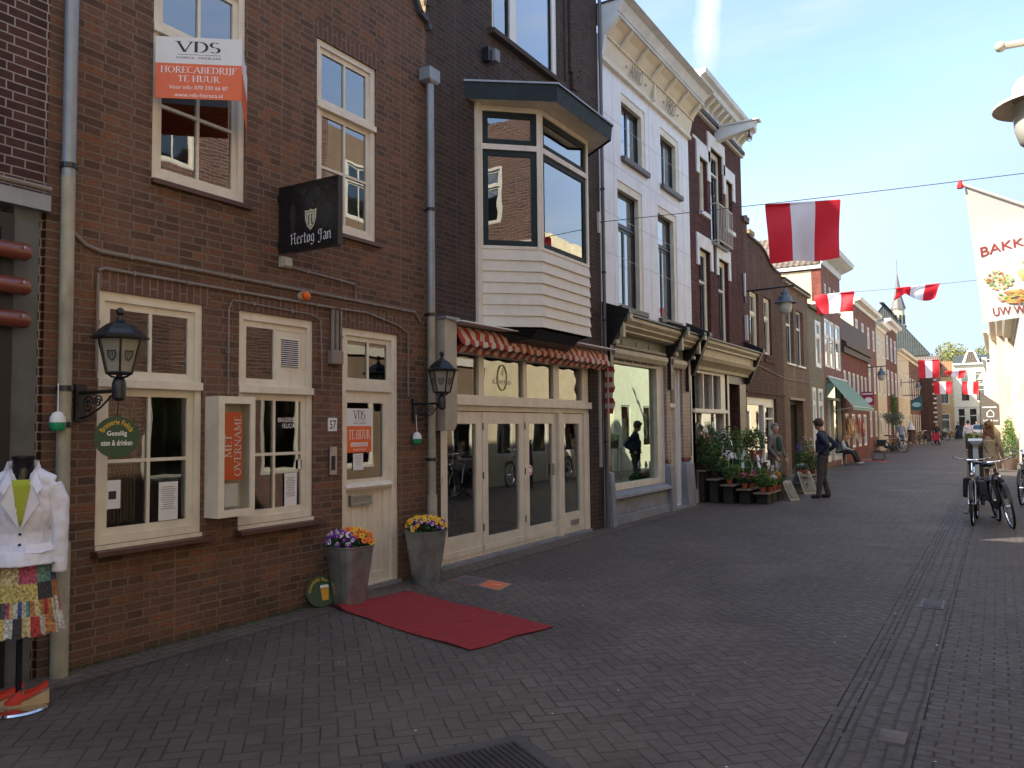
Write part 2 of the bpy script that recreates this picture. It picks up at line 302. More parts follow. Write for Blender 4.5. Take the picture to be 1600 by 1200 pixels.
def thing(name,label,cat,loc=(0,0,0),rotz=0,group=None,local=False):
    o=bpy.data.objects.new(name,None); C.objects.link(o); o.location=loc; o.rotation_euler=(0,0,rotz); o.empty_display_size=.2
    o['label']=label; o['category']=cat
    if group:o['group']=group
    ORG[o.name]=Vector((0,0,0)) if local else Vector(loc); return o
def tag(o,label,cat,group=None):
    o['label']=label;o['category']=cat
    if group:o['group']=group
    return o
def struct(o,kind='structure'): o['kind']=kind; return o
def kids(o): return [c for c in bpy.data.objects if c.parent==o]
def dup(root,loc,rotz,label,scale=None,tree=None):
    def cp(o,par):
        c=o.copy(); C.objects.link(c); c.parent=par
        for ch in kids(o): cp(ch,c)
        return c
    r=cp(root,None); r.location=loc; r.rotation_euler=(0,0,rotz); r['label']=label
    if scale: r.scale=(scale,)*3 if not hasattr(scale,'__len__') else scale
    return r
from mathutils import noise as mn
def remesh(M_,name,mat,parent,vox=.012,smooth_it=2,wr=0,ws=9):
    off=org(parent); me=bpy.data.meshes.new(name); me.from_pydata([v-off for v in M_.V],[],M_.F); me.update()
    o=bpy.data.objects.new(name,me); C.objects.link(o)
    r=o.modifiers.new('r','REMESH'); r.mode='VOXEL'; r.voxel_size=vox
    if smooth_it: k=o.modifiers.new('s','SMOOTH'); k.iterations=smooth_it; k.factor=.5
    dg=bpy.context.evaluated_depsgraph_get(); ne=bpy.data.meshes.new_from_object(o.evaluated_get(dg)); ne.name=name
    if wr:
        nr=[v.normal.copy() for v in ne.vertices]; cs=[]
        for v,n_ in zip(ne.vertices,nr):
            c_=v.co.copy(); f=mn.noise(Vector((c_.x*ws,c_.y*ws,c_.z*ws*.6)))+.6*mn.noise(Vector((c_.x*ws*2.3+5,c_.y*ws*2.3,c_.z*ws*1.3))); c_+=n_*((abs(f)*1.6-.5)*wr); cs+=c_[:]
        ne.vertices.foreach_set('co',cs)
    o.modifiers.clear(); o.data=ne; bpy.data.meshes.remove(me); ne.materials.clear(); ne.materials.append(mat)
    ne.polygons.foreach_set('use_smooth',[True]*len(ne.polygons)); o.parent=parent
    if parent: ORG[o.name]=off.copy()
    return o
# lettering: s fits in width W, height H; f maps (x,y)->point. x centred
def lettering(s,W,H,f,mat,parent,name='lettering',bold=0,shear=0,align='C'):
    cu=bpy.data.curves.new('t','FONT'); cu.body=s; cu.size=1; cu.offset=bold; cu.shear=shear; cu.resolution_u=3
    o=bpy.data.objects.new('t',cu); C.objects.link(o); dg=bpy.context.evaluated_depsgraph_get(); me=bpy.data.meshes.new_from_object(o.evaluated_get(dg))
    bpy.data.objects.remove(o); vs=[v.co.copy() for v in me.vertices]; fs=[list(p.vertices) for p in me.polygons]; bpy.data.meshes.remove(me)
    x0=min(v.x for v in vs);x1=max(v.x for v in vs);y0=min(v.y for v in vs);y1=max(v.y for v in vs)
    m=M()
    m.V=[f(((v.x-x0)/(x1-x0)-.5)*W,(v.y-y0)/(y1-y0)*H) for v in vs]; m.F=fs; m.I=[0]*len(fs)
    return m.build(name,mat,parent)
LFT=lambda x=0:(Vector((x,0,0)),Vector((0,1,0)),Vector((1,0,0)))
def on(fc,u,v,w): # text mapper on a facade, centred at u, baseline v
    o,U,N_=fc; return lambda x,y: o+U*(u+x)+Vector((0,0,v+y))+N_*w
# ---------------------------------------------------------------- windows and houses
def window(P,fc,r,panels,x=-.06,mf=None,ms=None,sash=.045,bar=.022,sill=None,silld=.06,sillm=None,fp=.03,name='window',glass=None,label=None):
    mf=mf or CREAM; ms=ms or mf
    m=M(fc); m.wall(r[0],r[1],r[2],r[3],[p[:4] for p in panels],w=x+fp,d=.09)
    m.poly([(r[0],r[2],x+fp),(r[0],r[3],x+fp),(r[0],r[3],x-.1),(r[0],r[2],x-.1)]); m.poly([(r[1],r[2],x+fp),(r[1],r[2],x-.1),(r[1],r[3],x-.1),(r[1],r[3],x+fp)]); m.poly([(r[0],r[2],x+fp),(r[0],r[2],x-.1),(r[1],r[2],x-.1),(r[1],r[2],x+fp)])
    W=m.build(name,mf,P,label=label)
    sm=M(fc); g=M(fc)
    for p in panels:
        a,b,c,d=p[:4]; nx,ny=(p[4],p[5]) if len(p)>4 else (1,1); sa=p[6] if len(p)>6 else sash
        if sa>0:
            hs=[]; iw=(b-a-2*sa-(nx-1)*bar)/nx; ih=(d-c-2*sa-(ny-1)*bar)/ny
            for i in range(nx):
                for j in range(ny):
                    hs.append((a+sa+i*(iw+bar),a+sa+i*(iw+bar)+iw,c+sa+j*(ih+bar),c+sa+j*(ih+bar)+ih))
            sm.wall(a,b,c,d,hs,w=x+fp-.025,d=.035)
        g.poly([(a,c,x-.012),(b,c,x-.012),(b,d,x-.012),(a,d,x-.012)])
    if sm.F: sm.build('sash',ms,W)
    g.build('pane',glass or GLASS,W)
    if sill:
        s=M(fc); s.box(r[0]-sill,r[1]+sill,r[2]-silld,r[2]-.002,x-.05,.055); s.build('sill',sillm or STONE,W,bevel=.006)
    return W
def house(name,label,fc,u0,u1,H,mat,holes=(),depth=7,v0=0,roofm=None,roof='flat',gable=None,d=.14,cat='house',rh=2.2,floors=(),side=None,back=True):
    o,U,N_=fc; root=thing(name,label,cat,o+U*((u0+u1)/2))
    m=M(fc); m.wall(u0,u1,v0,H,list(holes),d=d)
    a,b=u0+.004,u1-.004; e=-depth
    m.build('wall',mat,root)
    sw=M(fc); sm=side or mat
    sw.poly([(a,v0,e),(a,v0,0),(a,H,0),(a,H,e)]); sw.poly([(b,v0,0),(b,v0,e),(b,H,e),(b,H,0)]); sw.poly([(a,v0,e),(a,H,e),(b,H,e),(b,v0,e)])
    if roof=='street':  # ridge parallel to the street
        sw.poly([(a,H,0),(a,H+rh,e/2),(a,H,e)]); sw.poly([(b,H,0),(b,H,e),(b,H+rh,e/2)])
    if roof=='across': # ridge across; triangle at front
        m2=M(fc); m2.poly([(u0,H,0),(u1,H,0),((u0+u1)/2,H+rh,0)]); m2.build('gable',mat,root)
    sw.build('side_wall',sm,root)
    rm=M(fc); c=(u0+u1)/2
    if roof=='flat': rm.box(a,b,H-.25,H-.05,e,-.02)
    elif roof=='street':
        rm.hexa([(a,H-.02,.12),(b,H-.02,.12),(b,H+rh,e/2),(a,H+rh,e/2),(a,H+.08,.12),(b,H+.08,.12),(b,H+rh+.1,e/2),(a,H+rh+.1,e/2)])
        rm.hexa([(b,H-.02,e-.1),(a,H-.02,e-.1),(a,H+rh,e/2),(b,H+rh,e/2),(b,H+.08,e-.1),(a,H+.08,e-.1),(a,H+rh+.1,e/2),(b,H+rh+.1,e/2)])
    elif roof=='across':
        rm.hexa([(a,H-.02,-.1),(a,H-.02,e),(c,H+rh-.05,e),(c,H+rh-.05,-.1),(a,H+.08,-.1),(a,H+.08,e),(c,H+rh+.03,e),(c,H+rh+.03,-.1)])
        rm.hexa([(b,H-.02,e),(b,H-.02,-.1),(c,H+rh-.05,-.1),(c,H+rh-.05,e),(b,H+.08,e),(b,H+.08,-.1),(c,H+rh+.03,-.1),(c,H+rh+.03,e)])
    rm.build('roof',roofm or SLATE,root)
    if floors:
        f=M(fc)
        for z in floors: f.box(a+.01,b-.01,z-.15,z,-min(depth,4.6)+.02,-.18)
        f.box(a+.01,b-.01,.02,H-.4,-min(depth,4.6)-.1,-min(depth,4.6)); f.box(a+.012,a+.06,.02,H-.4,-min(depth,4.6),-.17); f.box(b-.06,b-.012,.02,H-.4,-min(depth,4.6),-.17)
        f.build('interior',ROOM,root)
    return root
def cornice(P,fc,u0,u1,prof,mat,name='cornice'):
    m=M(fc); m.profile(prof,u0,u1); return m.build(name,mat,P)
def conduit(P,fc,pts,r=.012,w=.02,name='conduit',clips=True):
    m=M(fc); m.tube([(a,b,w) for a,b in pts],r,6)
    if clips:
        for (a,b),(c,d) in zip(pts,pts[1:]):
            L=math.hypot(c-a,d-b); n=int(L/.42)
            for i in range(n):
                t=(i+.5)/n; m.box(a+(c-a)*t-.012,a+(c-a)*t+.012,b+(d-b)*t-.016,b+(d-b)*t+.016,.001,w+r+.004)
    return m.build(name,CONDUIT,P,smooth=True)
# pen lettering: every glyph is a list of (weight, points) in a unit-high box
def _arc(cx,cy,rx,ry,a0,a1,n=8): return [(cx+rx*math.cos(R(a0+(a1-a0)*k/n)),cy+ry*math.sin(R(a0+(a1-a0)*k/n))) for k in range(n+1)]
RG={'A':(.74,[(.45,[(.02,0),(.37,1)]),(1,[(.37,1),(.70,0)]),(.4,[(.15,.34),(.58,.34)])],[(.02,0),(.70,0)]),
'B':(.62,[(1,[(.14,0),(.14,1)]),(.7,[(.14,1),(.3,1)]+_arc(.3,.76,.2,.24,90,-90)+[(.14,.52)]),(.9,[(.14,.52),(.32,.52)]+_arc(.32,.26,.24,.26,90,-90)+[(.14,0)])],[]),
'C':(.70,[(.9,_arc(.38,.5,.33,.5,55,305,14))],[]),'D':(.76,[(1,[(.14,0),(.14,1)]),(.95,[(.14,1),(.3,1)]+_arc(.3,.5,.38,.5,90,-90,12)+[(.14,0)])],[]),
'E':(.58,[(1,[(.14,0),(.14,1)]),(.4,[(.08,1),(.54,1),(.54,.85)]),(.4,[(.14,.52),(.42,.52)]),(.4,[(.08,0),(.56,0),(.56,.17)])],[]),
'F':(.54,[(1,[(.14,0),(.14,1)]),(.4,[(.08,1),(.52,1),(.52,.84)]),(.4,[(.14,.52),(.42,.52)])],[(.14,0)]),
'H':(.78,[(1,[(.14,0),(.14,1)]),(1,[(.64,0),(.64,1)]),(.4,[(.14,.52),(.64,.52)])],[(.14,0),(.14,1),(.64,0),(.64,1)]),
'I':(.30,[(1,[(.15,0),(.15,1)])],[(.15,0),(.15,1)]),'J':(.34,[(1,[(.2,1),(.2,.0),(.12,-.16),(.0,-.2)])],[(.2,1)]),
'M':(.92,[(.45,[(.12,0),(.16,1)]),(1,[(.16,1),(.46,.08)]),(.45,[(.46,.08),(.76,1)]),(1,[(.76,1),(.80,0)])],[(.12,0),(.80,0),(.14,1),(.78,1)]),
'N':(.80,[(.45,[(.12,0),(.12,1)]),(1,[(.12,1),(.66,.02)]),(.45,[(.66,0),(.66,1)])],[(.12,0),(.66,1)]),
'O':(.80,[(.95,_arc(.4,.5,.34,.5,90,450,20))],[]),'R':(.68,[(1,[(.14,0),(.14,1)]),(.75,[(.14,1),(.3,1)]+_arc(.3,.75,.21,.25,90,-90)+[(.14,.5)]),(1,[(.32,.5),(.62,0)])],[(.14,0),(.64,0)]),
'S':(.54,[(.9,_arc(.27,.75,.2,.25,40,250,9)+_arc(.26,.26,.22,.26,70,-140,9))],[]),'T':(.64,[(1,[(.32,0),(.32,1)]),(.4,[(.04,.84),(.05,1),(.59,1),(.60,.84)])],[(.32,0)]),
'U':(.78,[(1,[(.14,1),(.14,.3)]+_arc(.39,.28,.25,.28,180,270,5)),(.5,_arc(.39,.28,.25,.28,270,360,5)+[(.64,1)])],[(.14,1),(.64,1)]),
'V':(.74,[(1,[(.04,1),(.37,0)]),(.45,[(.37,0),(.70,1)])],[(.04,1),(.70,1)])}
BG={'H':(.74,[(1,[(.16,.0),(.16,.9),(.28,1)]),(.8,[(.0,.80),(.08,.92),(.16,.84)]),(.7,[(.16,.5),(.54,.56)]),(1,[(.54,.98),(.54,.12),(.66,.0)]),(.8,[(.44,.92),(.54,1.0),(.68,.94)])]),
'e':(.42,[(1,[(.08,.56),(.08,.12),(.2,.0),(.34,.1)]),(.8,[(.08,.56),(.22,.68),(.32,.56),(.30,.44),(.08,.34)])]),
'r':(.36,[(1,[(.1,.66),(.1,.04)]),(.8,[(.02,.0),(.16,.0)]),(.8,[(.1,.56),(.24,.68),(.32,.58)])]),
't':(.34,[(1,[(.12,.9),(.12,.1),(.22,.0),(.3,.06)]),(.8,[(.0,.62),(.28,.66)])]),
'o':(.44,[(1,[(.08,.56),(.08,.12),(.2,.0)]),(1,[(.2,.0),(.34,.1),(.34,.54),(.22,.68),(.08,.56)])]),
'g':(.46,[(1,[(.08,.56),(.08,.14),(.2,.04),(.34,.14)]),(1,[(.08,.56),(.22,.68),(.36,.6),(.36,-.1),(.2,-.28),(.04,-.18)])]),
' ':(.26,[]),'J':(.58,[(1,[(.40,.95),(.40,.05),(.22,-.2),(.02,-.1)]),(.8,[(.08,.9),(.24,1),(.40,.88),(.56,1)]),(.8,[(.1,.9),(.08,.62),(.2,.56)])]),
'a':(.44,[(1,[(.06,.6),(.2,.68),(.33,.58),(.33,.06),(.42,.0)]),(1,[(.33,.36),(.1,.28),(.08,.08),(.2,.0),(.33,.12)])]),
'n':(.48,[(1,[(.08,.66),(.08,.02)]),(1,[(.08,.56),(.26,.68),(.36,.58),(.36,.06),(.44,.0)])])}
def pen(s,W,H,f,mat,parent,G=RG,nib=(.125,.0),thin=.045,gap=.05,name='lettering',serif=.085):
    x=0; polys=[]
    for ch in s:
        if ch==' ': x+=.34; continue
        g=G[ch]
        for wt,pts in g[1]:
            nx,ny=nib[0]*wt,nib[1]*wt
            for (a,b),(c,d) in zip(pts,pts[1:]):
                L_=math.hypot(c-a,d-b) or 1; px,py=-(d-b)/L_*thin/2,(c-a)/L_*thin/2
                hx,hy=nx/2,ny/2
                polys.append([(x+a-hx,b-hy),(x+c-hx,d-hy),(x+c+hx,d+hy),(x+a+hx,b+hy)])
                polys.append([(x+a-hx+px,b-hy+py),(x+a-hx-px,b-hy-py),(x+c+hx-px,d+hy-py),(x+c+hx+px,d+hy+py)])
        if len(g)>2:
            for (a,b) in g[2]: bb=b+(.0 if b<.5 else -.0); polys.append([(x+a-.5*nib[0]-serif,bb-.025),(x+a+.5*nib[0]+serif,bb-.025),(x+a+.5*nib[0]+serif,bb+.02),(x+a-.5*nib[0]-serif,bb+.02)])
        x+=g[0]+gap
    tot=x-gap; m=M(); n0=f(0,0); ex=(f(.01,0)-n0); ey=(f(0,.01)-n0); nn=ex.cross(ey).normalized()
    for i,p in enumerate(polys): m.poly([f((a/tot-.5)*W,b*H)+nn*(i%40)*.00004 for a,b in p])
    return m.build(name,mat,parent)
# ================================================================ ground
CL1,CL2,JT=(.084,.070,.060),(.112,.094,.082),(.030,.026,.023)
def sheet(name,x0,x1,y0,y1,z,m):
    a=M(); a.poly([(x0,y0,z),(x1,y0,z),(x1,y1,z),(x0,y1,z)]); return struct(a.build(name,m))
sheet('ground',-400,400,-300,900,-.02,pm('earth',(.06,.055,.05),.9))
sheet('street',-1.4,6.6,-14,120,0,herring('herringbone_clinkers',.098,CL1,CL2,JT))
RUN=herring('running_clinkers',.092,(.076,.067,.062),(.098,.087,.080),JT,rot=90,kind='run',jw=.13)
RUNX=herring('cross_clinkers',.075,(.074,.066,.062),(.096,.085,.079),JT,rot=0,kind='run',jw=.09,stain=.6)
sheet('gutter_strip',4.70,5.16,-14,110,.004,RUN)
sheet('side_pavement',5.16,6.45,-14,110,.0045,RUNX)
for i,x in enumerate((4.705,4.80,5.155)):
    a=M(); y=-6
    while y<60: l=random.uniform(.4,1.6); a.poly([(x-.004+.002*math.sin(y),y,.0055),(x+.005+.002*math.sin(y*3),y,.0055),(x+.004+.002*math.sin(y+l),y+l*.9,.0055),(x-.004+.002*math.sin(y+l),y+l*.9,.0055)]); y+=l
    struct(a.build('gutter_joint',pm('joint_dirt',(.012,.011,.01),.95)))
sheet('wall_strip',.0,.34,-14,32,.004,herring('wall_strip_clinkers',.085,(.12,.10,.082),(.15,.125,.10),JT,rot=90,kind='run',jw=.1))
# raised rim stones of the gutter
# ================================================================ H0 purple brick neighbour
L=LFT()
h0=house('house','dark purple brick house at the left edge with grey render pier and shop front',L,-2.6,3.03,9.3,B_H0,[(-1.5,-.3,3.9,6),(.6,1.8,3.9,6)],v0=2.62+.65,floors=(3.2,))
m=M(L); m.box(-2.6,3.03,3.16,3.27,-.1,.06); m.build('lead_ledge',ZINC,h0)
m=M(L); m.tube([(-2.6,3.31,.07),(3.02,3.31,.07)],.018,8); m.build('cable_pipe',CONDUIT,h0,smooth=True)
for a,b in ((2.82,2.985),(-2.6,-1.9)): m=M(L); m.box(a,b,0,3.16,-.3,.0); m.build('pier',pm('grey_render',(.11,.115,.12),.8,var=.2,bump=.2,dirt=.3),h0)
m=M(L); m.box(2.985,3.03,0,3.16,-.3,-.035); m.build('brick_edge',B_H0,h0)
m=M(L); m.box(2.70,2.818,0,3.1,-.28,.015); m.box(-1.9,2.7,2.75,3.16,-.3,-.1); m.box(-1.9,2.7,0,.3,-.3,-.1); m.build('shop_frame',BLACKP,h0)
m=M(L); m.poly([(-1.9,.3,-.2),(2.7,.3,-.2),(2.7,2.75,-.2),(-1.9,2.75,-.2)]); m.build('shop_pane',GLASS,h0)
m=M(L); m.box(-1.9,2.7,0.02,3.1,-3.6,-3.5); m.box(-1.9,-1.85,0,3.1,-3.5,-.3); m.box(2.7,2.78,0,3.1,-3.5,-.3); m.build('interior',ROOM,h0)
for (a,b,c,d) in ((-1.5,-.3,3.9,6),(.6,1.8,3.9,6)): window(h0,L,(a,b,c,d),[(a+.07,b-.07,c+.07,d-.8,2,1),(a+.07,b-.07,d-.73,d-.07,2,1)],sill=.08)
COP=pm('oxide_red_tube',(.17,.045,.028),.32,spec=.7)
rr=thing('handrail_set','red brown steel tubes on a black post across the shop front','rail',(.05,2.2,2.2))
m=M(L)
for z in (2.84,2.61,2.39):
    n=M(L); n.tube([(-1.2,z,.1),(2.85,z,.1),(2.87,z,.1)],[.058,.058,.045],14); t=n.build('tube',COP,rr,smooth=True)
    n=M(L); n.tube([(2.81,z+.02,.157),(2.81,z+.02,.163)],.009,8); n.build('rivet',STEEL,t)
m.box(2.72,2.80,.3,3.0,.018,.045); m.build('post',BLACK,rr)
# ================================================================ H1 brasserie
W1=(3.42,4.32,.83,2.685); W2=(4.685,5.565,.835,2.685); DR=(5.96,6.83,.04,2.67); U1=(3.83,4.735,3.62,5.49); U2=(5.60,6.47,3.61,5.49)
h1=house('brasserie_house','red brown brick brasserie with white cottage windows and a gabled top',L,3.03,7.35,6.3,B_H1,[W1,W2,DR,U1,U2],roof='flat',depth=7,floors=(3.05,),side=B_H0,d=.13)
m=M(L); gp=[(3.03,6.3)]
def gabz(t): return 6.3+ (.10*t if t<.12 else 0)
right=[(7.35,6.3),(7.33,6.37),(7.18,6.42),(7.08,6.58),(7.0,6.85),(6.93,7.2),(6.7,7.25),(6.1,8.3),(5.19,9.3)]
left=[(10.38-a,b) for a,b in right[::-1]][1:]
m.poly([(a,b,0) for a,b in right+left]); m.poly([(a,b,-.25) for a,b in (right+left)[::-1]]); m.build('gable',B_H1,h1)
m=M(L); pts=(right+left)
for (a,b),(c,d) in zip(pts,pts[1:]):
    n=Vector((b-d,c-a)); n=-n.normalized()*.07 if False else Vector((-(b-d),-(c-a))).normalized()*.06
    m.hexa([(a,b,-.28),(c,d,-.28),(c,d,.06),(a,b,.06),(a+n.x,b+n.y,-.28),(c+n.x,d+n.y,-.28),(c+n.x,d+n.y,.06),(a+n.x,b+n.y,.06)])
m.build('gable_coping',SLATE,h1)
m=M(L); m.hexa([(3.1,6.2,-.25),(3.1,6.2,-7),(5.19,8.9,-7),(5.19,8.9,-.25),(3.1,6.3,-.25),(3.1,6.3,-7),(5.19,9.0,-7),(5.19,9.0,-.25)]); m.hexa([(7.28,6.2,-7),(7.28,6.2,-.25),(5.19,8.9,-.25),(5.19,8.9,-7),(7.28,6.3,-7),(7.28,6.3,-.25),(5.19,9.0,-.25),(5.19,9.0,-7)]); m.build('roof_slopes',TILE,h1)
def lint(r,h=.17,arch=0):
    m=M(L); n=10
    for i in range(n):
        a=r[0]-.06+(r[1]-r[0]+.12)*i/n; b=r[0]-.06+(r[1]-r[0]+.12)*(i+1)/n
        f=lambda u:arch*(1-((u-(r[0]+r[1])/2)/((r[1]-r[0])/2+.06))**2)
        m.poly([(a,r[3]+.001,.004),(b,r[3]+.001,.004),(b,r[3]+h+f(b),.004),(a,r[3]+h+f(a),.004)])
    m.build('lintel',B_H1V,h1)
for r in (W1,W2,U1,U2): lint(r)
lint(DR,.18,.05)
BSILL=pm('dark_tile_sill',(.085,.04,.034),.45,bump=.1)
for r in (W1,W2):
    a,b,c,d=r; W=window(h1,L,r,[(a+.06,b-.06,c+.06,2.0-.03,2,2),(a+.06,b-.06,2.0+.05,d-.07,2,1)],x=-.05,sash=.055,bar=.026,glass=glassm('old_glass',(.7,.75,.74),2.0,.06,.05))
    s=M(L)
    k=0; u=a-.03
    while u<b+.08: s.box(u,min(u+.148,b+.085),c-.075,c-.035,-.06,.09); u+=.15
    s.build('sill',BSILL,W,bevel=.004)
    s=M(L); s.box(a+.002,b-.002,1.975,2.04,-.02,.012); s.build('rail',CREAM,W,bevel=.004); s=M(L); s.box(a-.0,b+.0,c-.033,c-.002,-.1,.012); s.build('bottom_rail',CREAM,W)
for r in (U1,U2):
    a,b,c,d=r; W=window(h1,L,r,[(a+.06,b-.06,c+.06,4.80,2,2),(a+.06,b-.06,4.87,d-.06,2,1)],x=-.05,sash=.05,bar=.026,glass=glassm('upper_glass',(.6,.66,.68),3.2,.13,.03))
    s=M(L); s.box(a-.01,b+.05,c-.045,c-.004,-.08,.045); s.build('sill',BSILL,W,bevel=.004)
    s=M(L); s.box(a+.002,b-.002,4.80,4.86,-.02,.012); s.build('rail',CREAM,W,bevel=.004)
# door
m=M(L); a,b,c,d=DR; m.wall(a,b,c,d,[(a+.07,b-.09,.06,2.04),(a+.07,b-.09,2.12,d-.07)],w=-.02,d=.09); DF=m.build('door_frame',CREAM,h1)
m=M(L); m.wall(a+.07,b-.09,2.12,d-.07,[(a+.12,(a+b)/2-.02,2.17,d-.12),((a+b)/2+.01,b-.14,2.17,d-.12)],w=-.045,d=.03); m.build('fanlight_sash',CREAM,DF)
m=M(L); m.poly([(a+.07,2.12,-.06),(b-.09,2.12,-.06),(b-.09,d-.07,-.06),(a+.07,d-.07,-.06)]); m.build('fanlight_pane',GLASS,DF)
m=M(L); x0,x1=a+.07,b-.09
m.wall(x0,x1,.06,2.04,[(x0+.05,x1-.10,1.14,1.92),(x0+.05,x1-.10,.16,1.0)],w=-.05,d=.03)
n=7; ww=(x1-x0-.15)/n
for i in range(n): m.box(x0+.05+ww*i+.003,x0+.05+ww*(i+1)-.003,.16,1.0,-.085,-.068)
m.box(x0+.05,x1-.1,.16,1.0,-.095,-.086)
DO=m.build('door',CREAM,h1)
m=M(L); m.profile([(1.03,-.05),(1.03,-.015),(1.06,.0),(1.09,-.02),(1.10,-.05)],x0,x1); m.build('weather_bar',CREAM,DO)
m=M(L); m.poly([(x0+.05,1.14,-.07),(x1-.1,1.14,-.07),(x1-.1,1.92,-.07),(x0+.05,1.92,-.07)]); m.build('pane',GLASS,DO)
m=M(L); m.wall(6.12,6.45,.87,.98,[(6.15,6.42,.895,.955)],w=-.035,d=.03); m.box(6.12,6.45,.87,.98,-.068,-.06); m.build('letter_slot',STEEL,DO,bevel=.003)
m=M(L); m.box(a-.02,b+.02,-.01,.04,-.15,.03); m.build('threshold',STONE,h1)
# pipes
def pipe(P,u,z0,z1,ztop,mat1,mat2,zs,w=.09,hopper=False):
    m=M(L); m.tube([(u,z0,w),(u,zs,w)],.045,14); m.tube([(u,z0,w),(u,.9,w)],.056,14); lo=m.build('drainpipe_foot',mat2,P,smooth=True)
    m=M(L); m.tube([(u,zs,w),(u,ztop,w)],.045,14)
    if hopper: m.hexa([(u-.06,ztop,w-.05),(u+.06,ztop,w-.05),(u+.06,ztop,w+.05),(u-.06,ztop,w+.05),(u-.10,ztop+.03,w-.08),(u+.10,ztop+.03,w-.08),(u+.10,ztop+.03,w+.07),(u-.10,ztop+.03,w+.07)]); m.box(u-.10,u+.10,ztop+.03,ztop+.17,w-.08,w+.07)
    m.build('drainpipe',mat1,P,smooth=True)
    for z in z1: m=M(L); m.tube([(u,z-.018,w),(u,z+.018,w)],.055,14); m.box(u-.01,u+.01,z-.012,z+.012,0,w); m.build('pipe_bracket',IRON,P)
pipe(h1,3.13,0,(1.95,1.7,3.5),6.2,ZINC,ZINCB,3.42)
pipe(h1,7.31,0,(2.94,4.15,1.3),5.62,ZINC,ZINCB,3.0,hopper=True)
conduit(h1,L,[(3.2,3.07),(3.3,2.99),(3.42,2.96),(7.1,2.95),(7.2,2.85)],.014)
conduit(h1,L,[(3.40,2.08),(3.40,2.80)]); conduit(h1,L,[(3.40,2.82),(3.44,2.84),(5.83,2.84)])
conduit(h1,L,[(4.56,1.95),(4.56,2.68),(4.60,2.76),(5.5,2.74),(5.64,2.70),(5.66,2.1)],.007)
conduit(h1,L,[(5.9,2.84),(6.3,2.85),(6.8,2.77),(6.98,2.70),(6.98,2.0)],.011)
conduit(h1,L,[(5.23,3.15),(6.13,3.12),(6.13,2.97)],.011); conduit(h1,L,[(5.80,2.82),(5.80,2.42)],.02); conduit(h1,L,[(5.86,2.82),(5.86,2.42)],.02); conduit(h1,L,[(5.92,2.82),(5.92,2.30)],.013)
m=M(L); m.box(5.74,5.9,2.28,2.42,.0,.08); m.build('junction_box',CONDUIT,h1,bevel=.015)
m=M(L); m.box(5.12,5.23,3.13,3.23,.0,.06); m.box(5.13,5.22,3.14,3.22,.06,.08); m.build('junction_box',pm('pale_plastic',(.45,.42,.36),.6),h1,bevel=.008)
# interiors seen behind glass
m=M(L)
for i in range(16): 
    u=3.62+.018*i; m.tube([(u,.95,-.25+.01*(i%3)),(u+.01*math.sin(i),2.0,-.25)],.007,5)
tag(m.build('curtain',pm('cane_curtain',(.30,.23,.13),.8)),'bundle of pale cane strands hanging behind the left ground floor window','curtain')
m=M(L); m.box(5.19,5.42,2.22,2.50,-.085,-.045); FB=thing('fan_vent','white louvred vent fan set in the second window','vent',(-.06,5.16,2.3)); m.build('housing',CREAM,FB,bevel=.01)
m=M(L); m.box(5.16-.015,5.46,2.08,2.57,-.075,-.05); m.build('panel',CREAM,FB)
m=M(L); m.poly([(5.20,2.23,-.044),(5.41,2.23,-.044),(5.41,2.49,-.044),(5.20,2.49,-.044)]); m.build('opening',BLACK,FB)
m=M(L)
for i in range(14): m.box(5.20,5.41,2.235+.019*i,2.242+.019*i,-.043,-.035)
m.build('grille',PAPER,FB)
# menu box
bx=thing('menu_case','cream wall showcase beside the second window holding an orange strip','display case',(.05,4.53,.95))
fc=L; m=M(fc); a,b,c,d=4.345,4.72,.94,1.93
m.wall(a,b,c,d,[(a+.06,b-.05,c+.06,d-.06)],w=.17,d=.02); m.box(a,a+.03,c,d,0,.168); m.box(b-.03,b,c,d,0,.168); m.box(a+.03,b-.03,c,c+.03,0,.168); m.box(a+.03,b-.03,d-.03,d,0,.168); m.box(a+.03,b-.03,c+.03,d-.03,.0,.02); m.build('case',CREAM,bx)
m=M(fc); m.poly([(a+.05,c+.05,.155),(b-.04,c+.05,.155),(b-.04,d-.05,.155),(a+.05,d-.05,.155)]); m.build('pane',glassm('thin_glass',(.95,.96,.96),.5,.0,.01),bx)
m=M(fc); m.box(a+.07,b-.10,c+.3,d-.13,.12,.128); os_=m.build('orange_strip',ORANGE,bx,label='orange MET OVERNAME strip inside the case')
def vt(u,v,w): return lambda x,y: Vector((w,u-y,v+x))   # reading upwards
cu=(a+.07+b-.10)/2
pen('MET',.19,.065,vt(cu-.01,(c+.3+d-.13)/2-.0,.1295),WPRINT,os_); pen('OVERNAME',.50,.065,vt(cu+.085,(c+.3+d-.13)/2,.1295),WPRINT,os_)
m=M(fc); m.box(a+.1,b-.12,c+.08,c+.27,.10,.104); m.build('card',PAPER,bx)
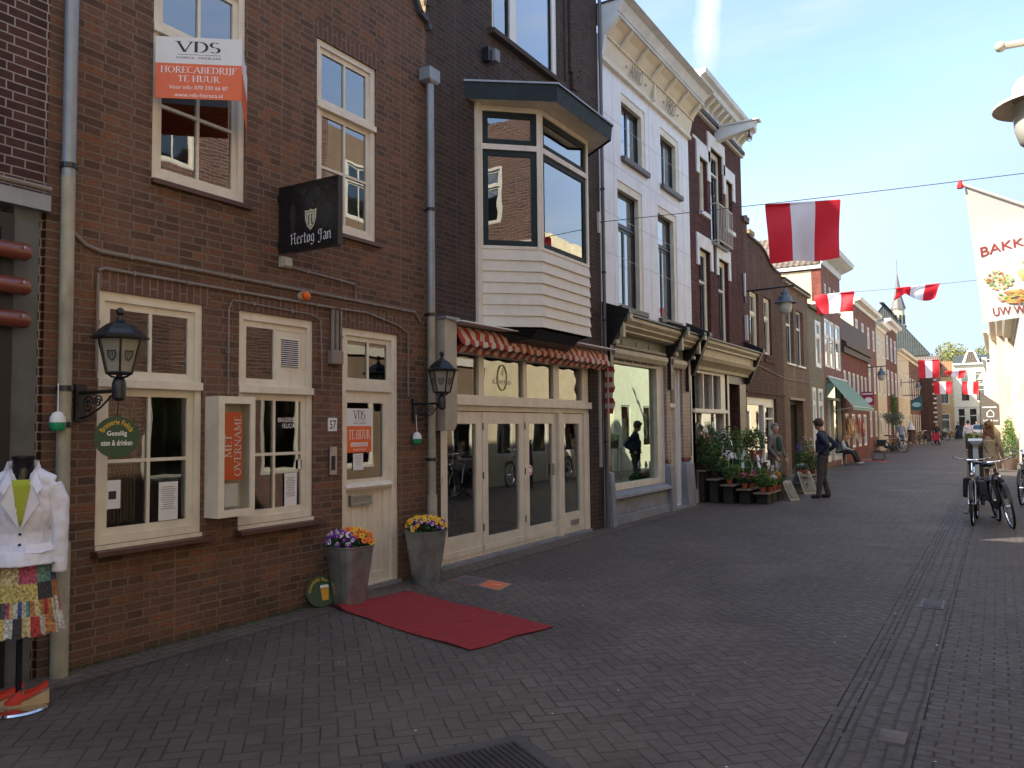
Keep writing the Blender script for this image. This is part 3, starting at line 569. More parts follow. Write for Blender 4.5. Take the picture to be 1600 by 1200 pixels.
# papers in windows
def notice(label,u,v,wd,ht,wpl,lines=8,extra=None,tilt=0):
    t=thing('notice',label,'notice',(wpl,u,v)); m=M(L); m.box(u-wd/2,u+wd/2,v,v+ht,wpl-.002,wpl); m.build('sheet',PAPER,t)
    m=M(L)
    for i in range(lines):
        z=v+ht*.86-i*ht*.62/max(lines,1); l=wd*random.uniform(.5,.78)/2; m.box(u-l,u+l,z,z+ht*.012,wpl+.0003,wpl+.0012)
    if extra: m.box(*extra,wpl+.0003,wpl+.0012)
    m.build('print',INK,t); return t
notice('white sheet with a dark picture in the lower left pane of the left window',3.56,1.08,.17,.21,-.05,0,(3.55,3.61,1.15,1.21))
notice('typed white letter in the lower right pane of the left window',4.05,.95,.17,.30,-.05,11)
notice('curled typed letter in the lower right pane of the second window',5.33,.95,.15,.30,-.05,12)
notice('small white sticker at the right edge of the second window',5.44,1.28,.045,.09,-.045,1)
notice('small white typed note taped under the orange and white door poster',6.26,1.23,.15,.17,-.062,6)
t=thing('window_lettering','white brasserie name lettered on the upper right pane of the second window','lettering',(-.055,5.3,1.7))
lettering('BRASSERIE',.20,.042,on(L,5.28,1.72,-.058),WPRINT,t); lettering('FELICIA',.15,.042,on(L,5.31,1.665,-.058),WPRINT,t)
# yellow thing + green sticker
# door poster VDS
def vds(t,fcx,u0,u1,v0,v1,w,big):
    split=v0+(v1-v0)*(.60 if not big else .57); uc=(u0+u1)/2; W=u1-u0; Hh=v1-v0
    m=M(fcx); m.box(u0,u1,split,v1,w-.006,w); m.build('white_panel',PAPER,t); m=M(fcx); m.box(u0,u1,v0,split-.0005,w-.006,w); m.build('orange_panel',ORANGE,t)
    pen('VDS',W*(.5 if big else .46),Hh*(.17 if big else .19),on(fcx,uc,v1-Hh*(.24 if big else .24),w+.001),INK,t,nib=(.15,0))
    m=M(fcx); m.box(uc-W*.25,uc+W*.25,v1-Hh*.285,v1-Hh*.28,w,w+.001); m.build('rule',INK,t)
    lettering('HORECA · MAKELAAR',W*.52,Hh*.035,on(fcx,uc,v1-Hh*.35,w+.001),INK,t)
    if big:
        pen('HORECABEDRIJF',W*.88,Hh*.10,on(fcx,uc,v0+Hh*.42,w+.001),WPRINT,t); pen('TE HUUR',W*.48,Hh*.095,on(fcx,uc,v0+Hh*.28,w+.001),WPRINT,t)
        lettering('Voor info: 070 330 66 87',W*.68,Hh*.062,on(fcx,uc,v0+Hh*.155,w+.001),WPRINT,t); lettering('www.vds-horeca.nl',W*.56,Hh*.065,on(fcx,uc,v0+Hh*.03,w+.001),WPRINT,t)
    else:
        pen('TE HUUR',W*.86,Hh*.2,on(fcx,uc,v0+Hh*.31,w+.001),WPRINT,t)
        m=M(fcx); m.box(uc-W*.35,uc+W*.35,v0+Hh*.135,v0+Hh*.225,w,w+.0006); m.build('strip',PAPER,t); lettering('Voor info: 070 330 66 87',W*.66,Hh*.06,on(fcx,uc,v0+Hh*.15,w+.0015),ORANGE,t)
        lettering('www.vds-horeca.nl',W*.5,Hh*.055,on(fcx,uc,v0+Hh*.045,w+.001),WPRINT,t)
t=thing('letting_poster','white and orange TE HUUR poster behind the glass of the cream door','poster',(-.055,6.27,1.41)); vds(t,L,6.085,6.455,1.41,1.86,-.055,False)
t=thing('letting_board','folded white and orange TE HUUR board across the upper left window','sign',(.1,4.28,4.3))
# board: one panel facing the camera side (turned), second panel going back to the wall
fb=(Vector((.07,3.80,0)),Vector((.51,.40,0)).normalized(),Vector((.40,-.51,0)).normalized())
vds(t,fb,.0,.65,4.23,4.72,.0,True)
m=M(); e1=fb[0]+fb[1]*.65; 
m.poly([(e1.x-.006,e1.y,4.23),(e1.x-.006,e1.y,4.51),(.06,4.70,4.51),(.06,4.70,4.23)]); m.build('orange_return',ORANGE,t)
m=M(); m.poly([(e1.x-.006,e1.y,4.51),(e1.x-.006,e1.y,4.72),(.06,4.70,4.72),(.06,4.70,4.51)]); m.build('white_return',PAPER,t)
# lanterns
def lantern(u,label,zb=2.03,X=.47):
    t=thing('wall_lantern',label,'lantern',(.3,u,zb))
    m=M(); m.box(.0,.03,u-.04,u+.04,zb-.32,zb-.06) ; m.tube([(.03,u,zb-.12),(X,u,zb-.12)],.014,8)
    for (cx,cz,r0) in ((.115,zb-.205,.068),(.235,zb-.185,.045),):
        m.tube([(cx+r0*(1-k/26)*math.cos(k*.5),u,cz+r0*(1-k/26)*math.sin(k*.5)) for k in range(25)],.006,5)
    m.tube([(.03,u,zb-.30),(.12,u,zb-.285),(.26,u,zb-.23),(X-.05,u,zb-.13)],.007,6); m.build('bracket',IRON,t,smooth=True)
    m=M(); m.lathe((X,u,zb-.19),[(.02,0),(.042,.02),(.045,.06),(.045,.12),(.035,.15),(.02,.165),(.02,.2)],16)
    for k in range(4):
        a=PI/4+k*PI/2; m.tube([(X+.02*math.cos(a),u+.02*math.sin(a),zb-.03),(X+.05*math.cos(a),u+.05*math.sin(a),zb-.022),(X+.075*math.cos(a),u+.075*math.sin(a),zb+.0)],.008,5)
    m.build('stem',IRON,t,smooth=True)
    n=6; r0,r1,H=.088,.145,.235
    ring=lambda r,z:[(X+r*math.cos(2*PI*k/n+PI/6),u+r*math.sin(2*PI*k/n+PI/6),z) for k in range(n)]
    m=M()
    for k in range(n):
        A=ring(r0,zb)[k];B=ring(r1,zb+H)[k]; m.tube([A,B],.008,5)
        A2=ring(r0,zb)[(k+1)%n];B2=ring(r1,zb+H)[(k+1)%n]; m.tube([A,A2],.009,5); m.tube([B,B2],.01,5)
    m.poly(ring(r0,zb)); 
    m.lathe((X,u,zb+H),[(.175,-.005),(.18,.01),(.15,.03),(.13,.06),(.08,.10),(.03,.125),(.018,.14),(.012,.16)],6)
    m.lathe((X,u,zb+H),[(.185,.0),(.188,.012),(.172,.02)],12)
    m.sph((X,u,zb+H+.185),.028); m.build('housing',IRON,t)
    g=M()
    for k in range(n):
        k2=(k+1)%n; g.poly([ring(r0-.006,zb)[k],ring(r0-.006,zb)[k2],ring(r1-.008,zb+H)[k2],ring(r1-.008,zb+H)[k]])
    g.build('frosted_pane',pm('frosted_glass',(.42,.42,.36),.35,transl=.35),t)
    for k in range(n):   # shield emblems
        k2=(k+1)%n; A=Vector(ring(r0,zb)[k]);B=Vector(ring(r0,zb)[k2]);Cc=Vector(ring(r1,zb+H)[k2]);D=Vector(ring(r1,zb+H)[k])
        c=(A+B+Cc+D)/4; U=(B-A).normalized(); V=((Cc+D)-(A+B)).normalized(); N_=U.cross(V); 
        if N_.dot(c-Vector((X,u,zb+H/2)))<0: U=-U; N_=-N_
        o_=c+N_*.003; mp=lambda x,y:o_+U*x+V*y
        s=M(); w_,h_=.030,.07
        outer=[(-w_,.035),(0,.03),(w_,.035),(w_,-.005),(w_*.6,-.028),(0,-.042),(-w_*.6,-.028),(-w_,-.005)]; inn=[(x*.72,y*.72+.001) for x,y in outer]
        for i in range(8): j=(i+1)%8; s.poly([mp(*outer[i]),mp(*outer[j]),mp(*inn[j]),mp(*inn[i])])
        s.build('emblem',INK,t)
        pen('H',.030,.034,lambda x,y:o_+U*x+V*(y-.015)+N_*.001,INK,t,G=BG,nib=(.12,.09),thin=.05,name='emblem_letter')
    return t
lantern(3.285,'black wall lantern with shield emblems above the round green sign',2.045,.47)
lantern(7.10,'black wall lantern with shield emblems beside the grey awning panel',2.04,.39)
# round sign
GREEN=pm('sign_green',(.012,.05,.022),.4)
t=thing('hanging_sign','round dark green hanging sign reading Brasserie Felicia under the left lantern','sign',(.30,3.30,1.62))
cn=Vector((.43,3.30,1.612)); dN=(Vector((5.574,0,1.65))-cn); dN.z=0; dN.normalize(); ang=R(12); dN=Matrix.Rotation(ang,3,'Z')@dN; dU=Vector((-dN.y,dN.x,0))
r=.142
def disc(cn,U,V,N_,r,th,mat,P,name='disc',n=40):
    m=M(); fr=[cn+N_*th/2+(U*math.cos(2*PI*k/n)+V*math.sin(2*PI*k/n))*r for k in range(n)]; bk=[p-N_*th for p in fr]; m.poly(fr); m.poly(bk[::-1])
    for k in range(n): m.poly([fr[k],bk[k],bk[(k+1)%n],fr[(k+1)%n]])
    return m.build(name,mat,P)
Zv=Vector((0,0,1)); disc(cn,dU,Zv,dN,r,.012,GREEN,t)
fN=cn+dN*.0075
lettering('Gezellig',.125,.042,lambda x,y:fN+dU*x+Zv*(y+.0),WPRINT,t,bold=.01); lettering('eten & drinken',.195,.038,lambda x,y:fN+dU*x+Zv*(y-.058),WPRINT,t,bold=.01)
YEL=pm('yellow_print',(.62,.38,.03),.5)
def arc(cN,U,V,R0,a0,a1,s_,h,P,mat):
    W=1; lettering(s_,W,1,lambda x,y: cN+(U*math.sin((a0+a1)/2+x*(a1-a0))+V*math.cos((a0+a1)/2+x*(a1-a0)))*(R0+y*h),mat,P,bold=.012)
arc(fN,dU,Zv,.085,-R(68),R(68),'Brasserie Felicia',.036,t,YEL)
m=M(); m.tube([cn+Vector((0,0,r)),cn+Vector((.03,-0.01,r+.11))],.003,5); m.build('hook',IRON,t)
# Hertog Jan box sign
t=thing('projecting_sign','black projecting box sign with a cream shield and white gothic lettering','sign',(.3,5.0,3.2))
fh=(Vector((.0,5.13,-.0)),Vector((1,0,0)),Vector((0,-1,0)))
m=M(fh); m.box(.05,.74,3.25,3.85,-.025,.025); m.build('box',pm('sign_black',(.012,.012,.014),.3),t,bevel=.008)
m=M(fh); m.box(.725,.75,3.245,3.855,-.028,.028); m.box(.03,.12,3.245,3.855,-.028,.032); m.box(.12,.725,3.245,3.26,-.028,.028); m.box(.12,.725,3.84,3.855,-.028,.028); m.build('edge_profile',BLACKP,t); m=M(fh); m.box(-.0,.03,3.3,3.36,-.02,.02); m.box(0,.03,3.72,3.78,-.02,.02); m.build('wall_arm',IRON,t)
w_=.0255; cx=.42
pen('Hertog Jan',.50,.10,on(fh,cx,3.31,w_+.001),PAPER,t,G=BG,nib=(.085,.06),thin=.03,gap=.03)
sh=[(-.07,.09),(-.03,.08),(0,.095),(.03,.08),(.07,.09),(.065,0),(.04,-.06),(0,-.095),(-.04,-.06),(-.065,0)]
m=M(fh); m.poly([(cx+x,3.51+y,w_) for x,y in sh]); m.build('shield',pm('cream_print',(.62,.60,.45),.5),t)
m=M(fh); m.poly([(cx+x*.8,3.51+y*.8,w_+.0008) for x,y in sh]);m.poly([(cx+x*.0+.0,3.5,w_+.0009) for x,y in sh[:3]]); m.build('shield_edge',INK,t)
m=M(fh); m.poly([(cx+x*.72,3.51+y*.72,w_+.0012) for x,y in sh]); m.build('shield_field',MC['cream_print'],t)
pen('H',.07,.09,on(fh,cx,3.465,w_+.002),INK,t,G=BG,nib=(.13,.10),thin=.05)
FIG=pm('faint_print',(.028,.03,.035),.5)
m=M(fh)   # faint grey figures printed on the black ground
for (x,y,rx,ry) in ((.2,3.55,.035,.13),(.60,3.53,.07,.11),(.40,3.69,.05,.06),(.33,3.77,.035,.03),(.50,3.74,.04,.05)):
    m.poly([(x+rx*math.cos(a)*(1+.15*math.sin(3*a)),y+ry*math.sin(a)*(1+.1*math.cos(4*a)),w_+.0005) for a in [2*PI*k/20 for k in range(20)]])
m.build('faint_figures',FIG,t)
# small things on wall
t=thing('alarm_beacon','orange alarm beacon on a pale base above the second window','beacon',(.03,5.42,2.9)); m=M(L); m.tube([(5.40,2.9,.0),(5.40,2.9,.05)],.045,16); m.build('base',pm('pale_plastic',(.45,.42,.36),.6),t,smooth=True); m=M(L); m.tube([(5.40,2.9,.05),(5.40,2.9,.085),(5.40,2.9,.1)],[.042,.04,.02],16); m.build('lens',pm('orange_lens',(.7,.13,.01),.25),t,smooth=True)
t=thing('house_number','white enamel plate with the number 57 beside the door','number plate',(.01,5.81,1.6)); m=M(L); m.box(5.755,5.875,1.63,1.76,.0,.012); m.build('plate',PAPER,t,bevel=.004); lettering('57',.085,.085,on(L,5.815,1.652,.0135),INK,t,bold=.01)
t=thing('intercom','steel door intercom with a black lens beside the door','intercom',(.01,5.81,1.2)); m=M(L); m.wall(5.765,5.865,1.21,1.48,[(5.785,5.845,1.25,1.39)],w=.02,d=.01); m.box(5.765,5.865,1.21,1.48,0,.012);m.build('plate',STEEL,t)
m=M(L); m.box(5.786,5.844,1.251,1.389,.011,.0125); m.build('lens',BLACK,t); m=M(L); m.box(5.785,5.845,1.42,1.46,.0205,.023); m.build('button',STEEL,t)
for (u,z,w,lab) in ((3.06,1.68,.14,'white and green bait pot hanging on the drainpipe by the grey pier'),(7.08,1.50,.06,'white and green bait pot hanging under the lantern right of the door')):
    t=thing('bait_pot',lab,'bait pot',(w,u,z)); m=M(); m.lathe((w,u,z),[(.035,-.02),(.05,0),(.052,.035)],16); m.build('green_cup',pm('bait_green',(.02,.28,.14),.4),t,smooth=True)
    m=M(); m.lathe((w,u,z),[(.051,.036),(.048,.07),(.03,.1),(.01,.11)],16); m.build('white_lid',PAPER,t,smooth=True); m=M(); m.tube([(w,u,z+.11),(w-.02,u+.01,z+.3)],.004,5); m.build('cord',PAPER,t)
# ================================================================ H2 soot brick shop
SH=(7.60,11.62,.02,2.62); U3=(8.80,10.66,6.93,8.8)
h2=house('shop_house','soot brown brick house with a white boarded bay window over a cream shopfront',L,7.35,12.10,9.6,B_H2,[SH,(8.6,10.8,3.95,5.75),U3],roof='flat',depth=8,floors=(2.9,6.2),side=B_YEL)
WB=pm('cream_white_boards',(.70,.66,.55),.5,var=.05,dirt=.15,vs=8)
# shopfront
g=glassm('shop_glass',(.7,.74,.72),2.3,.09,.02)
m=M(L); post=[(7.60,7.70),(8.45,8.60),(9.56,9.66),(10.47,10.53),(10.62,10.78),(11.46,11.62)]
m.wall(7.60,11.62,1.86,2.62,[(7.70,8.46,2.06,2.56),(8.58,9.57,2.06,2.56),(9.67,10.45,2.06,2.56),(10.63,11.40,2.06,2.56)],w=-.03,d=.1); m.box(7.6,11.62,1.93,2.03,-.1,.03); m.build('transom_frame',CREAM,h2)
m=M(L); m.poly([(7.6,2.03,-.07),(11.6,2.03,-.07),(11.6,2.6,-.07),(7.6,2.6,-.07)]); m.build('transom_pane',g,h2)
for a,b,e in ((7.60,7.66,-.02),(10.56,10.66,.0),(11.44,11.62,-.02)): m=M(L); m.box(a,b,.02,1.86,-.1,e); m.build('shopfront_post',CREAM,h2,bevel=.006)
for (a,b,kick) in ((7.665,8.54,.30),(8.555,9.60,.22),(9.61,10.555,.22),(10.665,11.435,.30)):
    m=M(L); m.wall(a,b,.05,1.85,[(a+.13,b-.13,.05+kick,1.70)],w=-.045,d=.05); m.poly([(a,.05,-.045),(a,1.85,-.045),(a,1.85,-.1),(a,.05,-.1)]); m.poly([(b,.05,-.045),(b,.05,-.1),(b,1.85,-.1),(b,1.85,-.045)]); 
    m.box(a+.02,b-.02,.10,.17,-.044,-.032); D=m.build('door_leaf',CREAM,h2)
    m=M(L); m.poly([(a+.12,.05+kick-.01,-.075),(b-.12,.05+kick-.01,-.075),(b-.12,1.71,-.075),(a+.12,1.71,-.075)]); m.build('pane',g,D)
    m=M(L)
    for z in (.35,1.0,1.62): m.box(a+.004,a+.02,z,z+.09,-.044,-.036)
    m.build('hinge',IRON,D)
m=M(L); m.box(10.98,11.22,.16,.24,-.03,-.02); m.build('letter_slot',STEEL,h2)
m=M(L); m.box(10.40,10.44,.95,1.12,-.044,-.01); m.build('door_handle',STEEL,h2,bevel=.005)
m=M(L); m.box(7.6,11.62,-.01,.045,-.14,.01); m.build('threshold',STONE,h2)
t=thing('shop_name','yellow oval line and white shop name lettered on the shop transom glass','lettering',(-.06,9.1,2.3))
m=M(L); m.tube([(9.08+.115*math.cos(a),2.31+.17*math.sin(a),-.062) for a in [2*PI*k/30 for k in range(30)]],.006,5,closed=True); m.build('oval',pm('lime_print',(.5,.52,.06),.5),t)
lettering('de Zoete Hoek',.46,.085,on(L,9.08,2.22,-.061),WPRINT,t)
m=M(L); m.tube([(9.06,2.34,-.062),(9.10,2.44,-.062)],.004,4); m.tube([(9.09,2.34,-.062),(9.13,2.42,-.062)],.004,4); m.build('candle_strokes',WPRINT,t)
t=thing('round_sticker','round red and white sticker on the middle shop door','sticker',(-.07,9.78,.95)); disc(Vector((-.07,9.80,1.05)),Vector((0,1,0)),Zv,Vector((1,0,0)),.07,.002,WPRINT,t,'sticker_edge'); disc(Vector((-.068,9.80,1.05)),Vector((0,1,0)),Zv,Vector((1,0,0)),.055,.002,RED,t,'sticker_ring'); disc(Vector((-.0665,9.80,1.05)),Vector((0,1,0)),Zv,Vector((1,0,0)),.035,.002,WPRINT,t,'sticker_face')
# display counter inside
t=thing('display_counter','glass fronted cooling counter behind the left shop door','display counter',(-.9,8.3,0))
m=M(L); m.box(7.75,8.5,.0,.42,-.9,-.35); m.box(7.75,8.5,.42,.46,-.92,-.3); m.build('base',STEEL,t,bevel=.01)
m=M(L); m.tube([(7.76,.46,-.33),(7.76,1.0,-.62),(7.76,1.05,-.9)],.012,6); m.tube([(8.49,.46,-.33),(8.49,1.0,-.62),(8.49,1.05,-.9)],.012,6); m.box(7.75,8.5,1.0,1.03,-.92,-.6);m.box(7.78,8.47,.7,.715,-.9,-.55); m.build('frame',CHROME,t)
m=M(L); m.poly([(7.76,.47,-.335),(8.49,.47,-.335),(8.49,1.0,-.62),(7.76,1.0,-.62)]); m.build('glass_front',GLASS,t)
m=M(L); m.box(7.6,11.6,.0,.03,-4.5,-.15); m.box(9.55,9.6,.03,2.7,-2.5,-1.2); m.build('shop_floor',pm('shop_floor',(.12,.11,.1),.5),h2)
# awning: rolled striped cloth
t=thing('awning','rolled red and white striped awning with scalloped edge over the shopfront','awning',(.1,9.7,2.6))
CR=pm('awning_red',(.36,.035,.03),.75,bump=.1); CW=pm('awning_cream',(.55,.47,.36),.75,bump=.1)
m=M(L); n=44; a0,a1=7.70,11.90
for i in range(n):
    k=i%2; u0=a0+(a1-a0)*i/n; u1=a0+(a1-a0)*(i+1)/n
    def pr(u):
        t_=(u-a0)/(a1-a0); b=.04*math.sin(t_*9); return [(2.86,.10),(2.80,.17+.02*math.sin(u*7)),(2.70,.20+.02*math.sin(u*9)),(2.64+.015*math.sin(u*20),.22),(2.60,.16+.02*math.sin(u*5)),(2.555+.012*math.sin(u*15),.13)]
    A,B=pr(u0),pr(u1)
    for q1,q2,q3,q4 in zip(A,A[1:],B[1:],B): m.poly([(u0,*q1),(u0,*q2),(u1,*q3),(u1,*q4)],k)
m.build('cloth',[CR,CW],t)
m=M(L)
for i in range(n):
    k=i%2; u0=a0+(a1-a0)*i/n; u1=a0+(a1-a0)*(i+1)/n; st=4
    for j in range(st):
        x0=u0+(u1-u0)*j/st; x1=u0+(u1-u0)*(j+1)/st; f=lambda x: .055+.03*abs(math.sin(PI*(x-a0)/((a1-a0)/n)/2))
        m.poly([(x0,2.70,.225),(x1,2.70,.225),(x1,2.70-f(x1),.235+.012*math.sin(x1*23)),(x0,2.70-f(x0),.235+.012*math.sin(x0*23))],k)
m.build('scalloped_valance',[CR,CW],t)
m=M(L); m.tube([(a0+(a1-a0)*i/132,2.70-(.058+.03*abs(math.sin(PI*i/6))),.240) for i in range(133)],.006,4); m.build('dark_piping',BLACK,t)
m=M(L); m.box(7.62,12.0,2.885,2.90,.0,.30); m.box(7.62,12.0,2.86,2.885,0,.05); m.build('cover_strip',PAPER,t); m=M(L); m.box(7.66,11.95,2.60,2.88,.002,.07); m.build('back_board',BLACKP,t)
m=M(L); m.tube([(11.88,2.6,.2),(11.88,1.1,.2)],.014,8); m.tube([(11.80,2.7,.09),(11.80,1.0,.09)],.03,8); m.build('arm',GREYP,t)
m=M(L)
for i in range(9):
    z0=2.62-.085*i; m.poly([(11.93,z0,.12),(11.93,z0-.085,.12),(11.93,z0-.085,.28+.025*math.sin(i*2.0+1.5)),(11.93,z0,.28+.025*math.sin(i*2.0))],i%2)
m.build('side_flap',[CR,CW],t)
t=thing('awning_side_panel','tall grey beige side panel beside the second drainpipe','panel',(.1,7.5,1.6)); m=M(L); m.prism([(7.42,2.90),(7.42,1.62),(7.60,1.62),(7.66,1.70),(7.66,2.90)],.01,.2); m.build('panel',GREYP,t,bevel=.006); 
m=M(L); m.box(7.405,7.68,2.90,2.93,.0,.23); m.build('cap',ZINC,t)
# bay window
bp=[(8.45,0),(9.0,.6),(10.4,.6),(10.95,0)]
def bayring(m,z0,z1,off=0,th=.05,mm=None):
    for (a,b),(c,d) in zip(bp,bp[1:]):
        pass
def scaled(off):
    c=9.7; return [(8.45-off*.9,0.0),(9.0-off*.42,.6+off),(10.4+off*.42,.6+off),(10.95+off*.9,0)]
m=M(L); N_=7; z0,z1=2.93,3.93
for i in range(N_):
    a=z0+(z1-z0)*i/N_; b=z0+(z1-z0)*(i+1)/N_; A=scaled(.022); B=scaled(.0)
    for j in range(3): m.poly([(A[j][0],a,A[j][1]),(A[j+1][0],a,A[j+1][1]),(B[j+1][0],b,B[j+1][1]),(B[j][0],b,B[j][1])])
    m.poly([(x,a,y) for x,y in A])
m.poly([(x,z0,y) for x,y in scaled(.0)]); m.box(8.36,8.46,2.93,5.80,0,.04); m.box(10.94,11.04,2.93,5.80,0,.04)
m.build('bay_boarding',WB,h2)
m=M(L); m.prism([(0,0)],0,0) if False else None
A=scaled(-.15); m.poly([(x,2.925,y) for x,y in A][::-1]); m.hexa([(8.7,2.70,0),(10.7,2.70,0),(10.3,2.8,.38),(9.1,2.8,.38),(8.6,2.924,0),(10.8,2.924,0),(10.35,2.924,.5),(9.05,2.924,.5)]); m.build('bay_soffit',BLACKP,h2)
A,B=scaled(.10),scaled(.38); A=scaled(0.0)
m=M(L); 
for (z,of,z2,of2) in ((5.77,.32,6.0,.34),):
    A,B=scaled(of),scaled(of2)
    for j in range(3): m.poly([(A[j][0],z,A[j][1]),(A[j+1][0],z,A[j+1][1]),(B[j+1][0],z2,B[j+1][1]),(B[j][0],z2,B[j][1])])
m.build('bay_fascia',GREEN_D,h2)
m=M(L); m.poly([(x,5.795,y) for x,y in scaled(.30)][::-1]); m.build('bay_eave',CREAM,h2)
m=M(L); T=scaled(.36); m.poly([(x,6.01,y) for x,y in T]); 
for j in range(3): m.poly([(T[j][0],5.985,T[j][1]),(T[j+1][0],5.985,T[j+1][1]),(T[j+1][0],6.01,T[j+1][1]),(T[j][0],6.01,T[j][1])])
m.build('bay_roof',ZINC,h2)
P3=scaled(0)
for j in range(3):
    a=Vector((P3[j][1],P3[j][0],0)); b=Vector((P3[j+1][1],P3[j+1][0],0)); U=(b-a); Ln=U.length; U.normalize(); Nn=Vector((U.y,-U.x,0)); fcb=(a,U,Nn)
    window(h2,fcb,(0,Ln,3.93,5.79),[(.05,Ln-.05,3.97,5.22,1,1,.075),(.05,Ln-.05,5.29,5.72,1,1,.075)],x=-.02,mf=CREAM,ms=GREEN_D,name='bay_window',glass=MC['upper_glass'])
m=M(L); m.poly([(x,3.9,y) for x,y in scaled(-.06)]); m.build('bay_floor',ROOM,h2)
a,b,c,d=U3; window(h2,L,U3,[(a+.06,9.30,c+.05,d-.08,1,1,.05),(9.46,b-.12,c+.05,d-.08,1,1,.02)],x=-.05,mf=WHITEP,ms=GREEN_D,glass=MC['upper_glass'])
m=M(L); m.hexa([(a-.1,c-.10,0),(b+.1,c-.10,0),(b+.1,c-.10,.1),(a-.1,c-.10,.1),(a-.1,c-.002,-.06),(b+.1,c-.002,-.06),(b+.1,c-.03,.1),(a-.1,c-.03,.1)]); m.build('sloped_sill',B_H2,h2)
m=M(L)   # raised brick ornament panel right of the upper window
m.box(11.02,11.30,7.2,9.5,.0,.05); m.box(11.30,11.42,7.35,9.5,.0,.03); m.box(11.08,11.24,6.95,7.2,.0,.05); m.box(11.10,11.22,6.85,6.95,.0,.03);m.box(10.88,10.96,6.9,9.5,.0,.03); m.build('brick_ornament',B_H2,h2)
t=thing('wall_floodlight','small grey floodlight on the dark brick over the bay roof','floodlight',(.1,8.65,6.5)); m=M(L); m.box(8.55,8.63,6.40,6.58,0,.10); m.build('bracket',IRON,t); m=M(L); m.box(8.64,8.76,6.42,6.58,.03,.15); m.build('housing',pm('grey_lamp_box',(.17,.165,.17),.4),t,bevel=.01)
# right drainpipe between h2/h3
m=M(L); m.tube([(12.10,2.9,.06),(12.10,9.4,.06)],.03,10); m.tube([(12.10,0,.06),(12.10,2.9,.06)],.03,10); m.build('drainpipe',pm('dull_pipe',(.12,.12,.125),.5),h2,smooth=True)
for z in (3.4,4.2,5.6,6.6,1.4): m=M(L); m.tube([(12.10,z-.015,.06),(12.10,z+.015,.06)],.04,10); m.build('pipe_bracket',IRON,h2)
m=M(L); m.box(11.99,12.04,4.85,5.20,0,.04); m.build('cable_anchor',WHITEP,h2)
m=M(L); m.box(7.352,7.40,6.6,9.55,-.03,.035); m.build('corner_strip',B_H2,h2)
# ================================================================ floor things
t=thing('red_carpet','red entrance carpet lying on the clinkers before the cream door','carpet',(1.2,5.6,0)); m=M()
cp=[(.20,5.60),(.42,6.47),(2.36,5.93),(2.16,5.0)]
n1,n2=26,14
def cpt(s,q_):
    a=Vector((*cp[0],0)).lerp(Vector((*cp[3],0)),s); b=Vector((*cp[1],0)).lerp(Vector((*cp[2],0)),s); p=a.lerp(b,q_)
    bow=-.05*math.sin(PI*s)*(1-q_); z=.012+.004*math.sin(s*9+q_*4)*math.sin(q_*5+1)+.002*math.sin(s*23+q_*2)+ .035*math.exp(-((s-.06)/.04)**2)*(1-q_)**2
    p.y+=.012*math.sin(s*11+1)*(1 if q_>.5 else -.6); p.x+=.015*math.sin(q_*9)*s
    return (p.x,p.y-bow*-1 if False else p.y+bow*.6*-1*-1,z)
for i in range(n1):
    for j in range(n2): m.poly([cpt(i/n1,j/n2),cpt((i+1)/n1,j/n2),cpt((i+1)/n1,(j+1)/n2),cpt(i/n1,(j+1)/n2)])
CAR=pm('carpet_red',(.26,.016,.02),.95,var=.22,vs=9,dirt=.18,bump=.5,bs=300)
m.build('pile',CAR,t,smooth=True)
m=M(); ed=[cpt(i/n1,0) for i in range(n1+1)]+[cpt(1,j/n2) for j in range(1,n2+1)]+[cpt(1-i/n1,1) for i in range(1,n1+1)]
for a,b in zip(ed,ed[1:]): m.poly([a,b,(b[0],b[1],.004),(a[0],a[1],.004)])
m.build('edge',pm('carpet_edge',(.05,.01,.01),.9),t)
